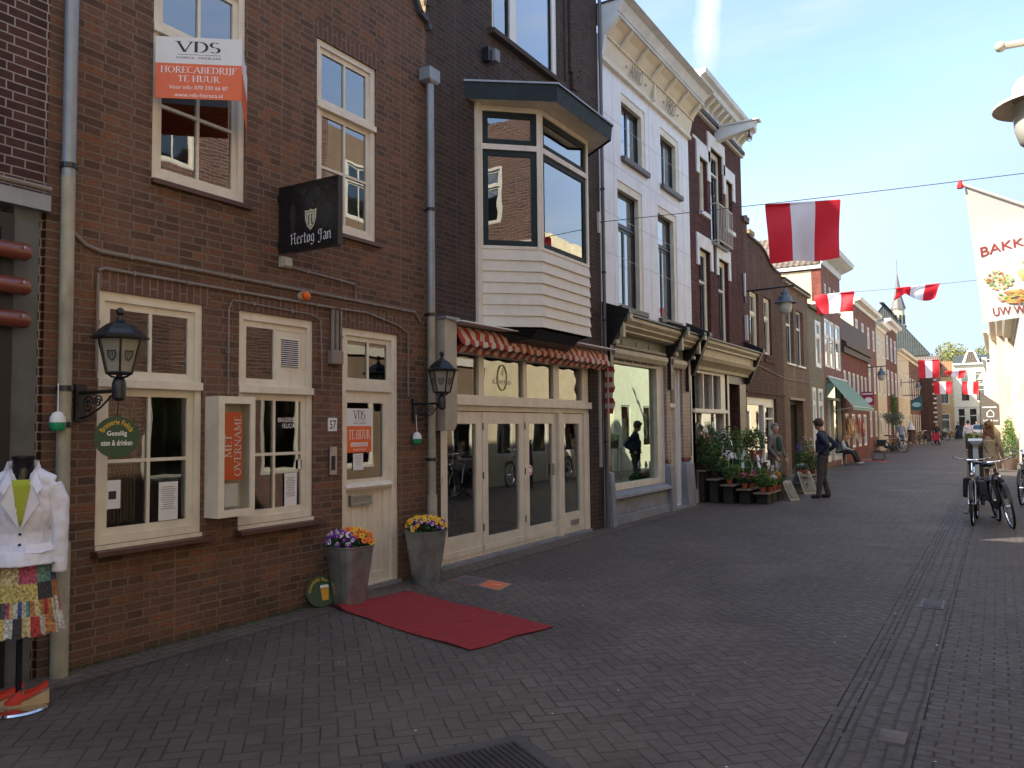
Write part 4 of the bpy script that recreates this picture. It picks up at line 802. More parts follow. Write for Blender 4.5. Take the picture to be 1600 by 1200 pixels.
# planters with pansies
def pansy_planter(x,y,label,cols,seed,rotz):
    random.seed(seed); t=thing('flower_planter',label,'planter',(x,y,0),rotz,local=True)
    m=M(); H=.565; r0,r1=.125,.20
    def sq(r,z,k=.3): 
        pts=[]
        for a in range(24):
            an=2*PI*a/24; c,s=math.cos(an),math.sin(an); f=(abs(c)**3+abs(s)**3)**(-1/3); pts.append((c*f*r,s*f*r,z))
        return pts
    rings=[sq(r0,0.0),sq(r0+.003,.02),sq(r1,H-.02),sq(r1+.008,H-.01),sq(r1+.008,H),sq(r1-.01,H),sq(r1-.02,H-.06)]
    for A,B in zip(rings,rings[1:]):
        for i in range(24): j=(i+1)%24; m.poly([A[i],A[j],B[j],B[i]])
    m.build('zinc_pot',pm('zinc_pot',(.33,.36,.36),.38,metal=.75,var=.3,vs=7,dirt=.3),t,smooth=True)
    m=M(); m.poly(sq(r1-.015,H-.05)); m.build('soil',SOIL,t)
    m=M(); m.leaves((0,0,H+.035),(.21,.21,.07),650,.022,0); m.leaves((0,0,H+.02),(.235,.235,.05),160,.02,0); m.build('foliage',LEAF2,t)
    m=M(); mats=[PPUR,PWHITE,PYEL,PORA,INK]
    for i in range(95):
        a=random.random()*2*PI; rr_=.22*math.sqrt(random.random()); cx,cy=rr_*math.cos(a),rr_*math.sin(a); cz=H+.075+.05*(1-(rr_/.22)**2)+random.uniform(-.015,.02)
        if rr_>.19: cz-=random.uniform(0,.06)
        nrm=Vector((cx*2.2+random.gauss(0,.25)+.5,cy*2.2-.6+random.gauss(0,.25),.55)).normalized(); U=nrm.orthogonal().normalized(); V=nrm.cross(U); c_=Vector((cx,cy,cz)); col=cols(cx,cy,random.random())
        s=random.uniform(.019,.027)
        for k in range(5):
            an=2*PI*k/5; d_=U*math.cos(an)+V*math.sin(an); e_=nrm.cross(d_); cc=c_+d_*s*.55
            m.poly([cc+(d_*math.cos(b)*s*.62+e_*math.sin(b)*s*.72) +nrm*(.003*math.sin(b*2+k)) for b in [2*PI*z/7 for z in range(7)]],col if k<3 or col!=0 else (1 if random.random()<.35 else 0))
        m.poly([c_+nrm*.004+(U*math.cos(b)+V*math.sin(b))*s*.33 for b in [2*PI*z/6 for z in range(6)]],4 if col in(2,1) else (2 if col==0 else 4))
    m.build('pansies',mats,t)
    return t
pansy_planter(.30,5.74,'tapered zinc planter of purple and orange pansies standing on the red carpet end',lambda x,y,r:(0 if r<.8 else 1) if (x*.3+y*.95)<-.03 else ((3 if r<.6 else 2)),11,R(-10))
pansy_planter(.28,6.94,'tapered zinc planter of yellow pansies standing right of the cream door',lambda x,y,r:2 if r<.68 else (3 if r<.85 else 0),23,R(-8))
random.seed(5)
# leaning disc sign
t=thing('leaning_disc_sign','round green sign with a beer glass leaning behind the first planter','sign',(.1,5.60,0)); cn=Vector((.115,5.56,.145)); dN=Vector((.86,-.42,.28)).normalized(); dU=Zv.cross(dN).normalized(); dV=dN.cross(dU)
disc(cn,dU,dV,dN,.145,.01,GREEN,t); fN=cn+dN*.0065; arc(fN,dU,dV,.088,-R(95),R(40),'Vriendelijk Bier',.036,t,YEL)
m=M(); mp=lambda x,y,w=.002:fN+dU*x+dV*y+dN*w
m.poly([mp(.0,-.085),(mp(.06,-.085)),mp(.07,.03),mp(-.01,.03)]); m.build('beer_glass',pm('beer_yellow',(.6,.32,.03),.5),t)
m=M(); m.poly([mp(-.012,.03,.0025),mp(.072,.03,.0025),mp(.068,.055,.0025),mp(-.008,.055,.0025)]); m.build('foam',WPRINT,t)
# floor plates
def flat(name,label,cat,pts,mat,mat2,z=.006,txt=None):
    t=thing(name,label,cat,(pts[0][0],pts[0][1],0)); m=M(); c=Vector((sum(p[0] for p in pts)/4,sum(p[1] for p in pts)/4))
    m.hexa([(*p,.0) for p in pts]+[(*p,z) for p in pts]); m.build('border',mat,t)
    m=M(); m.poly([(c.x+(p[0]-c.x)*.84,c.y+(p[1]-c.y)*.84,z+.002) for p in pts]); m.build('face',mat2,t); return t
flat('floor_frame','flat frame with a dark blue face lying before the shop doors','frame',[(.40,7.12),(.84,7.02),(.80,7.42),(.40,7.50)],pm('worn_frame',(.25,.13,.11),.6),pm('dark_blue_face',(.04,.05,.075),.4))
t=flat('floor_leaflet','orange leaflet lying flat beside the dark framed mat','leaflet',[(.86,7.07),(1.17,6.98),(1.12,7.32),(.80,7.40)],pm('worn_pink',(.45,.3,.26),.6),ORANGE)
lettering('TE HUUR',.2,.05,lambda x,y:Vector((1.0+y*.2+x*.6,7.18+x*.0+y,.0095)),WPRINT,t)
# manhole cover in frame of stones at the bottom
t=thing('manhole_cover','ribbed iron cover in a frame of clinkers at the bottom of the photo','manhole cover',(3.6,3.35,0))
fx=lambda a,b:(Vector((3.42,3.28,0))+Matrix.Rotation(R(-31),3,'Z')@Vector((a,b,0)))
m=M(); m.hexa([(*fx(a,b)[:2],.0) for a,b in ((-.36,-.38),(.36,-.38),(.36,.38),(-.36,.38))]+[(*fx(a,b)[:2],.006) for a,b in ((-.36,-.38),(.36,-.38),(.36,.38),(-.36,.38))]); m.build('frame_stones',pm('frame_clinker',(.06,.056,.057),.7,bump=.3),t)
m=M(); m.hexa([(*fx(a,b)[:2],.004) for a,b in ((-.28,-.3),(.28,-.3),(.28,.3),(-.28,.3))]+[(*fx(a,b)[:2],.009) for a,b in ((-.28,-.3),(.28,-.3),(.28,.3),(-.28,.3))])
for i in range(18):
    b=-.28+.033*i; m.hexa([(*fx(x,y)[:2],.009) for x,y in ((-.26,b),(.26,b),(.26,b+.016),(-.26,b+.016))]+[(*fx(x,y)[:2],.014) for x,y in ((-.26,b),(.26,b),(.26,b+.016),(-.26,b+.016))])
m.build('lid',pm('rusty_iron',(.05,.042,.038),.6,metal=.3,var=.3,bump=.2),t)
t=thing('gutter_grate','pale iron gutter grate in the clinker gutter','grate',(5.0,8.3,0)); m=M(); m.box(4.90,5.09,8.12,8.52,.004,.010)
for i in range(11): m.box(4.92,5.07,8.15+.033*i,8.166+.033*i,.010,.016)
m.build('grating',pm('pale_iron',(.13,.13,.135),.6,metal=.3),t)
t=thing('gully_cover','small worn cement patch in the gutter near the camera','cover',(5.03,4.7,0)); m=M(); m.box(4.97,5.1,4.63,4.82,.004,.009); m.build('plate',pm('cement_patch',(.13,.12,.12),.9,var=.4,bump=.3),t)
t=thing('round_cover','pale round cover set in the street far ahead','cover',(2.9,28.7,0)); m=M(); m.lathe((2.9,28.7,0),[(.3,.0),(.3,.006)],20); m.build('plate',pm('cement_patch',(.2,.19,.19),.9),t)
# litter petals
m=M(); random.seed(3)
for _ in range(300):
    y=random.uniform(1.5,26)**1; x=random.uniform(.1,6.2); s=random.uniform(.004,.012); a=random.random()*6; z=.008
    if .2<x<2.4 and 5<y<6.5: z=.03
    m.poly([(x+s*math.cos(a+k*PI/2)*(1 if k%2 else .6),y+s*math.sin(a+k*PI/2)*(1 if k%2 else .6),z+random.uniform(0,.004)) for k in range(4)])
struct(m.build('fallen_petals',pm('fallen_petal',(.75,.7,.6),.8)),'stuff')
# joints: low mossy edge along the brasserie wall
m=M(); random.seed(9)
for _ in range(900):
    y=random.uniform(3.2,7.3); x=abs(random.gauss(.015,.02)); s=random.uniform(.004,.012); m.poly([(x,y,.005),(x+s,y+s*.3,.006),(x+s*.4,y+s,.007+s*.8)])
struct(m.build('moss',LEAF2),'stuff')
# ================================================================ H3 white house, ANNO 1900
BF=pm('dark_blue_black_frame',(.018,.024,.032),.35); IVORY=pm('ivory_trim',(.68,.62,.49),.5,dirt=.15); WTRIM=pm('white_grey_trim',(.60,.60,.58),.5,dirt=.15)
u1=(13.08,14.22,6.45,7.62); u2=(15.02,16.1,6.45,7.62); l1=(12.85,14.0,3.75,5.98); l2=(14.80,15.88,3.75,5.98)
SW=(12.24,14.60,.60,2.80); SD=(15.17,15.78,.06,2.80)
h3=house('white_house','white plastered house dated ANNO 1900 with black framed windows and an old shopfront',L,12.13,16.72,8.3,B_WHT,[u1,u2,l1,l2,(12.2,14.9,.55,3.0),SD],roof='flat',depth=8,v0=0,floors=(3.1,6.1),side=B_WHT,d=.22)
for r in (u1,u2,l1,l2):
    a,b,c,d=r; low=d<6.2
    m=M(L); m.wall(a,b,c,d,[(a+.05,b-.14,c+.03,d-.14)],w=-.02,d=.20); m.build('window_case',IVORY,h3)
    pn=[(a+.06,b-.15,c+.04,d-.78,2,1,.05),(a+.06,b-.15,d-.74,d-.15,1,1,.05)] if low else [(a+.06,b-.15,c+.04,d-.15,2,1,.05)]
    window(h3,L,(a+.05,b-.14,c+.03,d-.14),pn,x=-.13,mf=BF,ms=BF,bar=.07,glass=MC['upper_glass'])
    m=M(L); m.box(a-.05,b+.05,c-.10,c-.003,-.1,.08); m.build('window_sill',pm('dark_stone_sill',(.09,.08,.07),.5),h3,bevel=.01)
m=M(L) # render joints and pilaster
for z in (4.6,5.3,7.0,6.2): m.box(12.14,16.70,z-.004,z+.004,.0005,.002)
for u in (14.4,16.3,12.7): m.box(u-.003,u+.003,3.7,8.1,.0005,.002)
m.build('render_joints',pm('joint_grey',(.42,.43,.45),.8),h3)
m=M(L); m.profile([(7.880,0),(7.880,.05),(7.980,.06),(8.250,.12),(8.420,.25),(8.500,.36),(8.500,0)],12.24,16.70); m.build('cove_panel',pm('cove_ivory',(.64,.55,.40),.5,var=.06),h3)
m=M(L); m.profile([(7.850,.0),(7.850,.08),(7.920,.08),(7.920,0)],12.16,16.72); m.profile([(8.240,.10),(8.240,.15),(8.270,.15),(8.270,.1)],12.24,16.7)
for i in range(6): 
    u=12.75+.74*i; m.profile([(8.260,.13),(8.420,.27),(8.500,.37),(8.440,.39),(8.220,.15)],u-.02,u+.02)
m.box(14.40,14.46,7.900,8.240,.09,.14); m.build('cove_ribs',IVORY,h3)
m=M(L); m.profile([(8.500,0),(8.500,.40),(8.600,.36),(8.600,.38),(8.750,.47),(8.780,.6),(8.780,0)],12.14,16.74); m.profile([(7.860,.0),(7.860,.06),(8.250,.13),(8.500,.38),(8.500,0)],12.135,12.24); m.build('cornice',WTRIM,h3)
m=M(L); m.box(12.12,16.76,8.780,8.81,-.3,.52); m.build('gutter_edge',SLATE,h3)
lettering('ANNO',.55,.24,lambda x,y:Vector((.085+.19*y*1.05+.012,13.55+x,7.960+y)),pm('letter_olive',(.12,.11,.07),.6),h3,shear=0)
lettering('1900',.50,.24,lambda x,y:Vector((.085+.19*y*1.05+.012,15.35+x,7.960+y)),MC['letter_olive'],h3)
m=M(L)
for (u,s) in ((13.05,1),(14.05,-1),(14.9,1),(15.8,-1)):
    m.tube([(u+s*.05*k/6*1.5,8.050+.02*math.sin(k*1.2),.115) for k in range(8)],.006,4)
m.build('scroll_ornament',pm('letter_olive',(0,0,0)),h3)
SHC=pm('dull_shop_cornice',(.40,.35,.25),.5,dirt=.5,var=.15)
# shopfront cornice with black consoles
m=M(L); m.profile([(3.48,0),(3.48,.36),(3.42,.36),(3.36,.30),(3.33,.30),(3.28,.22),(3.25,.22),(3.22,.15),(3.22,0)],12.34,15.0); m.profile([(3.48,0),(3.48,.36),(3.42,.36),(3.36,.30),(3.33,.30),(3.28,.22),(3.25,.22),(3.22,.15),(3.22,0)],15.15,16.05)
m.profile([(2.80,0),(2.80,.12),(2.88,.16),(2.95,.16),(2.99,.08),(2.99,0)],12.28,14.78); m.profile([(2.80,0),(2.80,.12),(2.88,.16),(2.95,.16),(2.99,.08),(2.99,0)],15.10,15.9); m.build('shop_cornice',SHC,h3)
m=M(L)
for i in range(46): u=12.34+i*.052; m.box(u,u+.026,2.99,3.03,.0,.15)
m.build('dentils',SHC,h3)
m=M(L); m.box(12.28,15.0,3.0,3.22,.0,.035); m.box(15.12,16.0,3.0,3.22,0,.035)
m.build('fascia_board',pm('fascia_grey',(.11,.11,.08),.5),h3)
m=M(L)
for u in (12.85,13.5,14.1): m.prism([(u,3.06),(u+.03,3.11),(u,3.16),(u-.03,3.11)],.036,.045)
m.build('fascia_diamonds',BLACKP,h3)
m=M(L); m.box(12.2,16.72,3.49,3.52,0,.40); 
for u in (12.14,15.0,16.05):
    m.hexa([(u,3.0,.0),(u+.15,3.0,.0),(u+.15,3.0,.16),(u,3.0,.16),(u,3.50,0),(u+.15,3.50,0),(u+.15,3.50,.44),(u,3.50,.44)]); m.hexa([(u-.01,3.5,0),(u+.16,3.5,0),(u+.16,3.5,.48),(u-.01,3.5,.48),(u-.01,3.72,0),(u+.16,3.72,0),(u+.16,3.56,.48),(u-.01,3.56,.48)])
    m.box(u+.01,u+.14,2.35,3.0,.0,.13)
m.build('consoles',BLACKP,h3)
for u in (12.14,15.0,16.05): m=M(L); m.box(u+.02,u+.13,3.40,3.49,.44,.49); m.box(u+.03,u+.12,3.12,3.36,.30,.36); m.box(u+.02,u+.13,3.02,3.08,.16,.24); m.build('console_trim',pm('gold_grey_trim',(.36,.33,.22),.4),h3)
# tiled piers + stone feet
for a,b in ((12.13,12.25),(14.92,15.12),(15.86,16.30)): m=M(L); m.box(a,b,.95,2.82,.002,.06); m.build('tiled_pier',B_TIL,h3)
m=M(L)
for a,b in ((12.13,12.25),(14.92,15.12),(15.86,16.30)):
    for z in (2.55,2.15,1.75,1.35): pass
    m.box(a-.002,b+.002,.93,1.0,.003,.066)
m.build('oxblood_band',pm('oxblood_glaze',(.14,.03,.025),.3),h3)
m=M(L)
for a,b in ((12.12,12.27),(14.90,15.14),(15.84,16.32)): m.hexa([(a,0,.0),(b,0,.0),(b,0,.16),(a,0,.16),(a,.93,0),(b,.93,0),(b,.88,.12),(a,.88,.12)])
m.box(12.27,14.9,0,.16,0,.10); m.box(12.27,14.9,.16,.44,0,.06); m.hexa([(12.27,.44,0),(14.9,.44,0),(14.9,.44,.14),(12.27,.44,.14),(12.27,.56,0),(14.9,.56,0),(14.9,.50,.13),(12.27,.50,.13)]); m.box(15.14,15.84,0,.05,-.2,.16)
m.build('stone_plinth',STONE,h3,bevel=.012)
m=M(L); m.wall(12.25,14.92,.56,3.0,[(12.30,14.62,.66,2.74)],w=-.02,d=.12); m.build('shop_frame',CREAM,h3)
m=M(L); m.poly([(12.3,.66,-.1),(14.62,.66,-.1),(14.62,2.74,-.1),(12.3,2.74,-.1)]); m.build('shop_pane',glassm('green_shop_glass',(.62,.86,.74),2.6,.14,.015,(.78,.97,.84)),h3)
m=M(L)
for i in range(6): m.box(12.4+i*.36,12.7+i*.36,2.78,2.88,-.019,-.016)
m.build('vent_strip',BLACKP,h3)
m=M(L); m.box(12.25,14.92,.50,.56,-1.6,-.13); m.box(12.25,14.92,.56,2.9,-1.65,-1.6); m.build('shop_display_back',pm('pale_display',(.6,.7,.6),.8),h3)
m=M(L); a,b,c,d=SD; m.wall(a,b,c,d,[(a+.05,b-.08,.1,2.02),(a+.05,b-.08,2.10,d-.06)],w=-.05,d=.15); m.build('door_frame',CREAM,h3)
m=M(L); m.wall(a+.05,b-.08,.1,2.02,[(a+.12,b-.15,.62,1.95)],w=-.13,d=.04); DO=m.build('door',CREAM,h3); m=M(L); m.box(a+.12,b-.15,.62,1.95,-.16,-.155); m.box(a+.1,b-.13,.10,.55,-.15,-.128); m.build('door_panel',BF,DO); m=M(L); m.poly([(a,2.1,-.12),(b,2.1,-.12),(b,d,-.12),(a,d,-.12)]); m.build('door_fanlight',GLASS,h3)
t=thing('table_lantern','small black lantern standing behind the green shop window','lantern',(-.3,13.6,.56)); m=M(); m.lathe((-.3,13.6,.56),[(.06,0),(.06,.02)],8); m.lathe((-.3,13.6,.74),[(.075,0),(.05,.04),(.015,.07),(.03,.09)],8)
for k in range(4): m.tube([(-.3+.055*math.cos(k*PI/2),13.6+.055*math.sin(k*PI/2),.57),(-.3+.055*math.cos(k*PI/2),13.6+.055*math.sin(k*PI/2),.75)],.007,4)
m.build('lantern_body',IRON,t)
m=M(L); m.tube([(16.45,1.02,.02),(16.45,3.0,.02)],.01,5); m.build('conduit',BLACK,h3)
# ================================================================ H4 dark red brick with white hoods
hw=[(17.42,18.02,6.48,7.72),(18.26,19.20,5.98,8.18),(19.46,20.06,6.48,7.72),(17.28,18.10,3.62,5.62),(18.72,19.54,3.62,5.62)]
h4=house('hoist_house','dark red brick house with white window hoods and a hoist beam under its cornice',L,16.72,20.96,8.72,B_H4,hw+[(16.62+.2,19.05,.3,2.86),(19.3,20.2,.05,2.86)],roof='street',rh=2.2,depth=8,floors=(3.1,5.9),side=B_H4,d=.2)
WH=pm('white_hood',(.66,.66,.64),.6,dirt=.15)
for i,(a,b,c,d) in enumerate(hw):
    big=i==1
    if i==1: pn=[(a+.08,b-.10,c+.02,d-.55,1,1,.04),(a+.08,b-.10,d-.50,d-.12,1,1,.04)]
    elif i<3: pn=[(a+.10,b-.12,c+.05,d-.12,1,1,.03)]
    else: pn=[(a+.10,b-.14,c+.05,d-.75,1,1,.04),(a+.10,b-.14,d-.70,d-.12,1,1,.04)]
    window(h4,L,(a,b,c,d),pn,x=-.12,mf=IVORY,ms=BF if i in(1,3,4) else IVORY)
    m=M(L); e=.20 if i<3 else .17; tp=.30
    m.box(a-e,b+e,d,d+tp,0.001,.035); m.box(a-e,a-.005,d-.42,d,.001,.035); m.box(b+.005,b+e,d-.42,d,.001,.035)
    m.build('window_hood',WH,h4)
    m=M(L)
    if i!=1: m.box(a-.04,b+.04,c-.10,c-.002,-.1,.07); m.build('window_sill',WH,h4)
m=M(L)
for (a,b,c,d) in ((16.70,18.1,8.02,8.02),(19.2,20.3,8.02,8.02)): pass
m.box(17.0,18.0,8.02,8.08,.001,.03); m.build('hood_link',WH,h4)
m=M(L); a,b,z0,z1=18.16,19.30,5.92,6.78
for k in range(10): m.tube([(a+(b-a)*k/9,z0,.20),(a+(b-a)*k/9,z1,.20)],.010,5)
for z in (z0,z1): m.tube([(a,z,.02),(a,z,.20),(b,z,.20),(b,z,.02)],.016,6)
m.build('balcony_rail',pm('rail_cream',(.5,.46,.38),.5),h4); m=M(L); m.box(a,b,5.84,5.90,-.1,.1); m.build('balcony_step',STONE,h4)
m=M(L); m.profile([(8.66,0),(8.66,.07),(8.76,.08),(8.78,.05),(9.10,.05),(9.14,.30),(9.24,.33),(9.28,.42),(9.38,.44),(9.38,0)],16.72,21.0); m.build('cornice',WTRIM,h4)
for i in range(12): u=16.8+i*.36; m=M(L); m.profile([(8.90,.05),(9.0,.16),(9.11,.28),(9.13,.28),(9.13,.05)],u-.05,u+.05); m.build('cornice_bracket',IVORY,h4)
m=M(L); m.hexa([(18.68,8.42,.0),(18.88,8.42,.0),(18.88,8.58,.92),(18.68,8.58,.92),(18.68,8.74,0),(18.88,8.74,0),(18.88,8.74,.98),(18.68,8.74,.98)]); m.box(18.64,18.92,8.741,8.78,0,1.05); m.build('hoist_beam',WTRIM,h4)
m=M(L); m.tube([(18.78,8.56,.80),(18.78,8.42,.80)],.02,6); m.tube([(18.78,8.36+.06*math.cos(a),.80+.06*math.sin(a)) for a in [2*PI*k/12 for k in range(12)]],.010,5,closed=True); m.lathe((18.78,8.44,.80),[(.05,-.02),(.05,.02)],8); m.build('hoist_pulley',IRON,h4)
# shop of h4
m=M(L)
for pr_ in ([(3.46,0),(3.46,.40),(3.40,.40),(3.34,.33),(3.30,.33),(3.30,.24),(3.12,.22),(3.12,0)],[(3.12,0),(3.12,.30),(3.04,.26),(3.0,.20),(2.93,.12),(2.86,.10),(2.86,0)]): m.profile(pr_,16.55,20.9)
m.build('shop_cornice',SHC,h4)
m=M(L); m.box(16.5,20.98,3.465,3.50,0,.45)
for u in (16.36,20.80): 
    m.hexa([(u,2.7,.0),(u+.14,2.7,.0),(u+.14,2.7,.12),(u,2.7,.12),(u,3.5,0),(u+.14,3.5,0),(u+.14,3.5,.46),(u,3.5,.46)]); m.hexa([(u-.02,3.5,0),(u+.16,3.5,0),(u+.16,3.5,.5),(u-.02,3.5,.5),(u-.02,3.82,0),(u+.16,3.82,0),(u+.16,3.58,.5),(u-.02,3.58,.5)])
m.box(20.25,20.82,0,2.86,-.05,.02); m.box(19.3,20.25,2.66,2.86,-.05,.02);m.build('consoles',BLACKP,h4)
m=M(L); m.wall(16.62,19.2,.3,2.88,[(16.80,18.90,.62,1.92),(16.82,17.38,2.02,2.80),(17.44,18.06,2.02,2.80),(18.12,18.70,2.02,2.80)],w=.0,d=.12); m.box(16.6,19.0,1.93,2.01,-.05,.07); m.box(16.6,19.2,0,.30,-.1,.02); m.box(19.2,19.32,.0,2.86,-.2,.02); m.build('shop_frame',CREAM,h4)
m=M(L); m.poly([(16.7,.5,-.1),(18.95,.5,-.1),(18.95,2.0,-.1),(16.7,2.0,-.1)]); m.build('shop_pane',glassm('shop_glass'),h4)
m=M(L)
for i in range(24): u=16.82+i*.08; m.box(u,u+.008,2.02,2.80,-.085,-.08)
for z in (2.2,2.4,2.6): m.box(16.8,18.75,z,z+.006,-.085,-.08)
m.build('lead_cames',BLACKP,h4); m=M(L); m.poly([(16.8,2.0,-.1),(18.75,2.0,-.1),(18.75,2.82,-.1),(16.8,2.82,-.1)]); m.build('leaded_pane',glassm('leaded_glass',(.85,.8,.6),2.4,.10,.03),h4)
m=M(L); m.box(19.34,20.2,.05,2.64,-.62,-.58); m.box(19.3,20.22,0,.06,-.6,.05); m.build('porch_door',pm('dark_teal_door',(.03,.05,.05),.4),h4)
m=M(L); m.box(17.3,18.1,.9,1.75,-.6,-.5); m.tube([(17.45,1.0,-.45),(17.55,1.5,-.45),(17.4,1.78,-.45)],[.12,.07,.13],10); m.build('shop_display',pm('grey_drape',(.16,.15,.13),.8),h4)
m=M(L); m.box(20.88,20.95,3.85,4.5,.02,.09); m.box(20.88,20.95,5.0,5.6,.02,.06); m.build('white_box',WTRIM,h4)
# ================================================================ H5 brown brick, stepped curve parapet
def par(pts,lo): return pts
w5=[(21.5,22.42,3.62,5.26),(23.0,23.86,3.63,5.28)]
h5=house('curved_parapet_house','brown brick house with a curved parapet and two tall white windows',L,20.96,25.3,6.0,B_H5,w5+[(20.98,24.2,.5,2.40)],roof='flat',depth=7,floors=(3.0,),side=B_H5,d=.22)
m=M(L); pp=[(20.96,6.0),(25.3,6.0),(25.3,6.30),(24.9,6.22),(24.4,6.22),(23.9,6.30),(23.3,6.55),(22.7,6.66),(22.0,6.68),(21.42,6.70),(21.42,7.0),(20.96,7.0)]; m.prism(pp,-.25,.0); m.build('parapet',B_H5,h5)
m=M(L); m.prism([(20.92,7.0),(21.46,7.0),(21.46,7.12),(21.2,7.20),(20.92,7.12)],-.3,.06)
for (a,b),(c,d) in zip(pp[2:9],pp[3:10]): m.hexa([(c,d,-.28),(a,b,-.28),(a,b,.05),(c,d,.05),(c,d+.06,-.28),(a,b+.06,-.28),(a,b+.06,.05),(c,d+.06,.05)])
m.build('parapet_coping',pm('dark_coping',(.07,.045,.035),.7),h5)
for a,b,c,d in w5:
    window(h5,L,(a,b,c,d),[(a+.1,b-.1,c+.06,d-.62,1,1,.04),(a+.1,b-.1,d-.55,d-.06,2,1,.04)],x=-.10,mf=IVORY,ms=IVORY)
    m=M(L); m.box(a-.08,b+.2,c-.22,c-.08,0,.04); m.box(a-.04,b+.04,c-.08,c-.003,-.05,.06); m.build('window_sill',B_H5,h5)
m=M(L); m.wall(20.98,24.2,.5,2.4,[(21.05,23.0,.62,2.2),(23.1,24.1,1.85,2.15),(23.1,24.1,.62,1.8)],w=-.08,d=.1); m.build('shop_frame',WHITEP,h5)
m=M(L); m.poly([(21,.6,-.15),(24.2,.6,-.15),(24.2,2.3,-.15),(21,2.3,-.15)]); m.build('shop_pane',glassm('bright_shop_glass',(.8,.8,.75),2.4,.08,.01),h5)
conduit(h5,L,[(20.96,3.35),(25.3,3.05),(29.3,3.08)],.012,clips=False)
m=M(L); m.box(20.96,25.3,2.5,2.56,0,.03); m.build('brick_band',B_H5,h5)
# ================================================================ H6 tan brick
w6=[(25.75,26.85,3.58,5.42),(27.25,28.35,3.58,5.42)]; d6=(26.0,28.0,.05,2.42)
h6=house('tan_brick_house','tan brick house with two dark tall windows and paired glass doors',L,25.3,29.2,6.1,B_H6,w6+[d6],roof='street',rh=.8,depth=7,floors=(3.0,),side=B_H6,d=.28)
for a,b,c,d in w6:
    window(h6,L,(a,b,c,d),[(a+.06,b-.06,c+.05,d-.62,2,1,.05),(a+.06,b-.06,d-.55,d-.06,2,1,.05)],x=-.14,mf=WHITEP,ms=BF,sill=.03,sillm=WHITEP)
a,b,c,d=d6; m=M(L); m.wall(a,b,c,d,[(a+.08,a+.45,.2,1.15),(a+.55,a+.92,.2,1.15),(a+.08,a+.45,1.25,2.3),(a+.55,a+.92,1.25,2.3),(a+1.05,b-.08,.2,2.3)],w=-.22,d=.05); m.build('door_frame',GREEN_D,h6)
m=M(L); 
for (p,q_) in ((a+.08,a+.45),(a+.55,a+.92)):
    for (r_,s_) in ((.2,1.15),(1.25,2.3)): m.wall(p-.03,q_+.03,r_-.03,s_+.03,[(p,q_,r_,s_)],w=-.205,d=.012)
m.build('white_beading',WHITEP,h6); m=M(L); m.poly([(a,.1,-.26),(b,.1,-.26),(b,2.4,-.26),(a,2.4,-.26)]); m.build('door_pane',GLASS,h6)
m=M(L); m.box(25.3,29.2,6.02,6.12,0,.12); m.box(a-.1,b+.1,2.43,2.50,0,.05);m.build('eave_trim',pm('tan_trim',(.3,.22,.14),.7),h6)
# ================================================================ H7 olive render
w7=[(30.35,31.35,3.72,5.42),(29.55,30.15,.3,2.95),(30.6,31.5,.3,2.95)]
h7=house('olive_house','narrow olive brown rendered house with one white upper window',L,29.2,31.9,5.75,B_OLI,w7,roof='street',rh=1.1,depth=7,floors=(3.0,),side=B_OLI,d=.2,roofm=TILE)
for a,b,c,d in w7: window(h7,L,(a,b,c,d),[(a+.12,b-.12,c+.12,d-.6,1,1,.05),(a+.12,b-.12,d-.5,d-.10,1,1,.05)],x=-.03,mf=WHITEP,ms=WHITEP,fp=.05)
# ================================================================ H8 tall yellow-sided corner house
w8=[(32.25,33.2,3.85,5.7),(33.35,34.3,3.85,5.7),(34.6,35.7,3.85,5.7)]; w8b=[(32.5,33.0,6.35,7.1),(33.5,34.0,6.35,7.1),(34.5,35.0,6.35,7.1),(35.3,35.8,6.35,7.1)]
h8=house('tall_corner_house','tall brick house with a pale yellow side wall and white cornice above the green awning',L,31.9,36.1,7.75,brick('brick_pinkish',[(.25,.11,.085),(.30,.14,.10),(.2,.09,.07)],(.2,.14,.11)),w8+w8b+[(32.3,36.0,.2,3.4)],roof='flat',depth=9,floors=(3.4,),side=pm('pale_yellow_side',(.58,.47,.30),.85,bump=.1,dirt=.1),d=.2)
for a,b,c,d in w8: window(h8,L,(a,b,c,d),[(a+.08,b-.08,c+.06,d-.7,1,2,.05),(a+.08,b-.08,d-.62,d-.06,1,1,.05)],x=-.03,mf=WHITEP,ms=WHITEP)
for a,b,c,d in w8b: window(h8,L,(a,b,c,d),[(a+.05,b-.05,c+.05,d-.05,1,1,.04)],x=-.05,mf=WHITEP)
m=M(L); m.profile([(7.75,0),(7.75,.06),(7.95,.08),(8.05,.35),(8.15,.55),(8.3,.6),(8.3,0)],31.85,36.15); m.profile([(7.72,0),(7.72,.05),(7.78,.05),(7.78,0)],31.89,36.1); m.box(31.86,36.1,6.22,6.30,0,.05); m.build('cornice',WTRIM,h8)
o8=Vector((0,31.9,0)); FS=(Vector((0,31.9,0)),Vector((1,0,0)),Vector((0,-1,0)))
m=M(FS); m.box(-.35,-.0,5.0,7.7,.001,.02); m.build('brick_quoin',brick('brick_bright_red',[],0) if False else B_RED,h8)
m=M(FS); m.box(-5.5,.02,7.55,7.70,.0,.10); m.box(-.4,.03,6.2,6.30,.021,.06); m.build('side_gutter',WTRIM,h8)
m=M(); m.hexa([(-8.9,31.8,7.68),(-.05,31.8,7.68),(-.05,34,9.3),(-8.9,34,9.3),(-8.9,31.8,7.76),(-.05,31.8,7.76),(-.05,34,9.38),(-8.9,34,9.38)]); m.hexa([(-.05,36.1,7.68),(-8.9,36.1,7.68),(-8.9,34,9.3),(-.05,34,9.3),(-.05,36.1,7.76),(-8.9,36.1,7.76),(-8.9,34,9.38),(-.05,34,9.38)]); m.build('tiled_roof',TILE,h8)
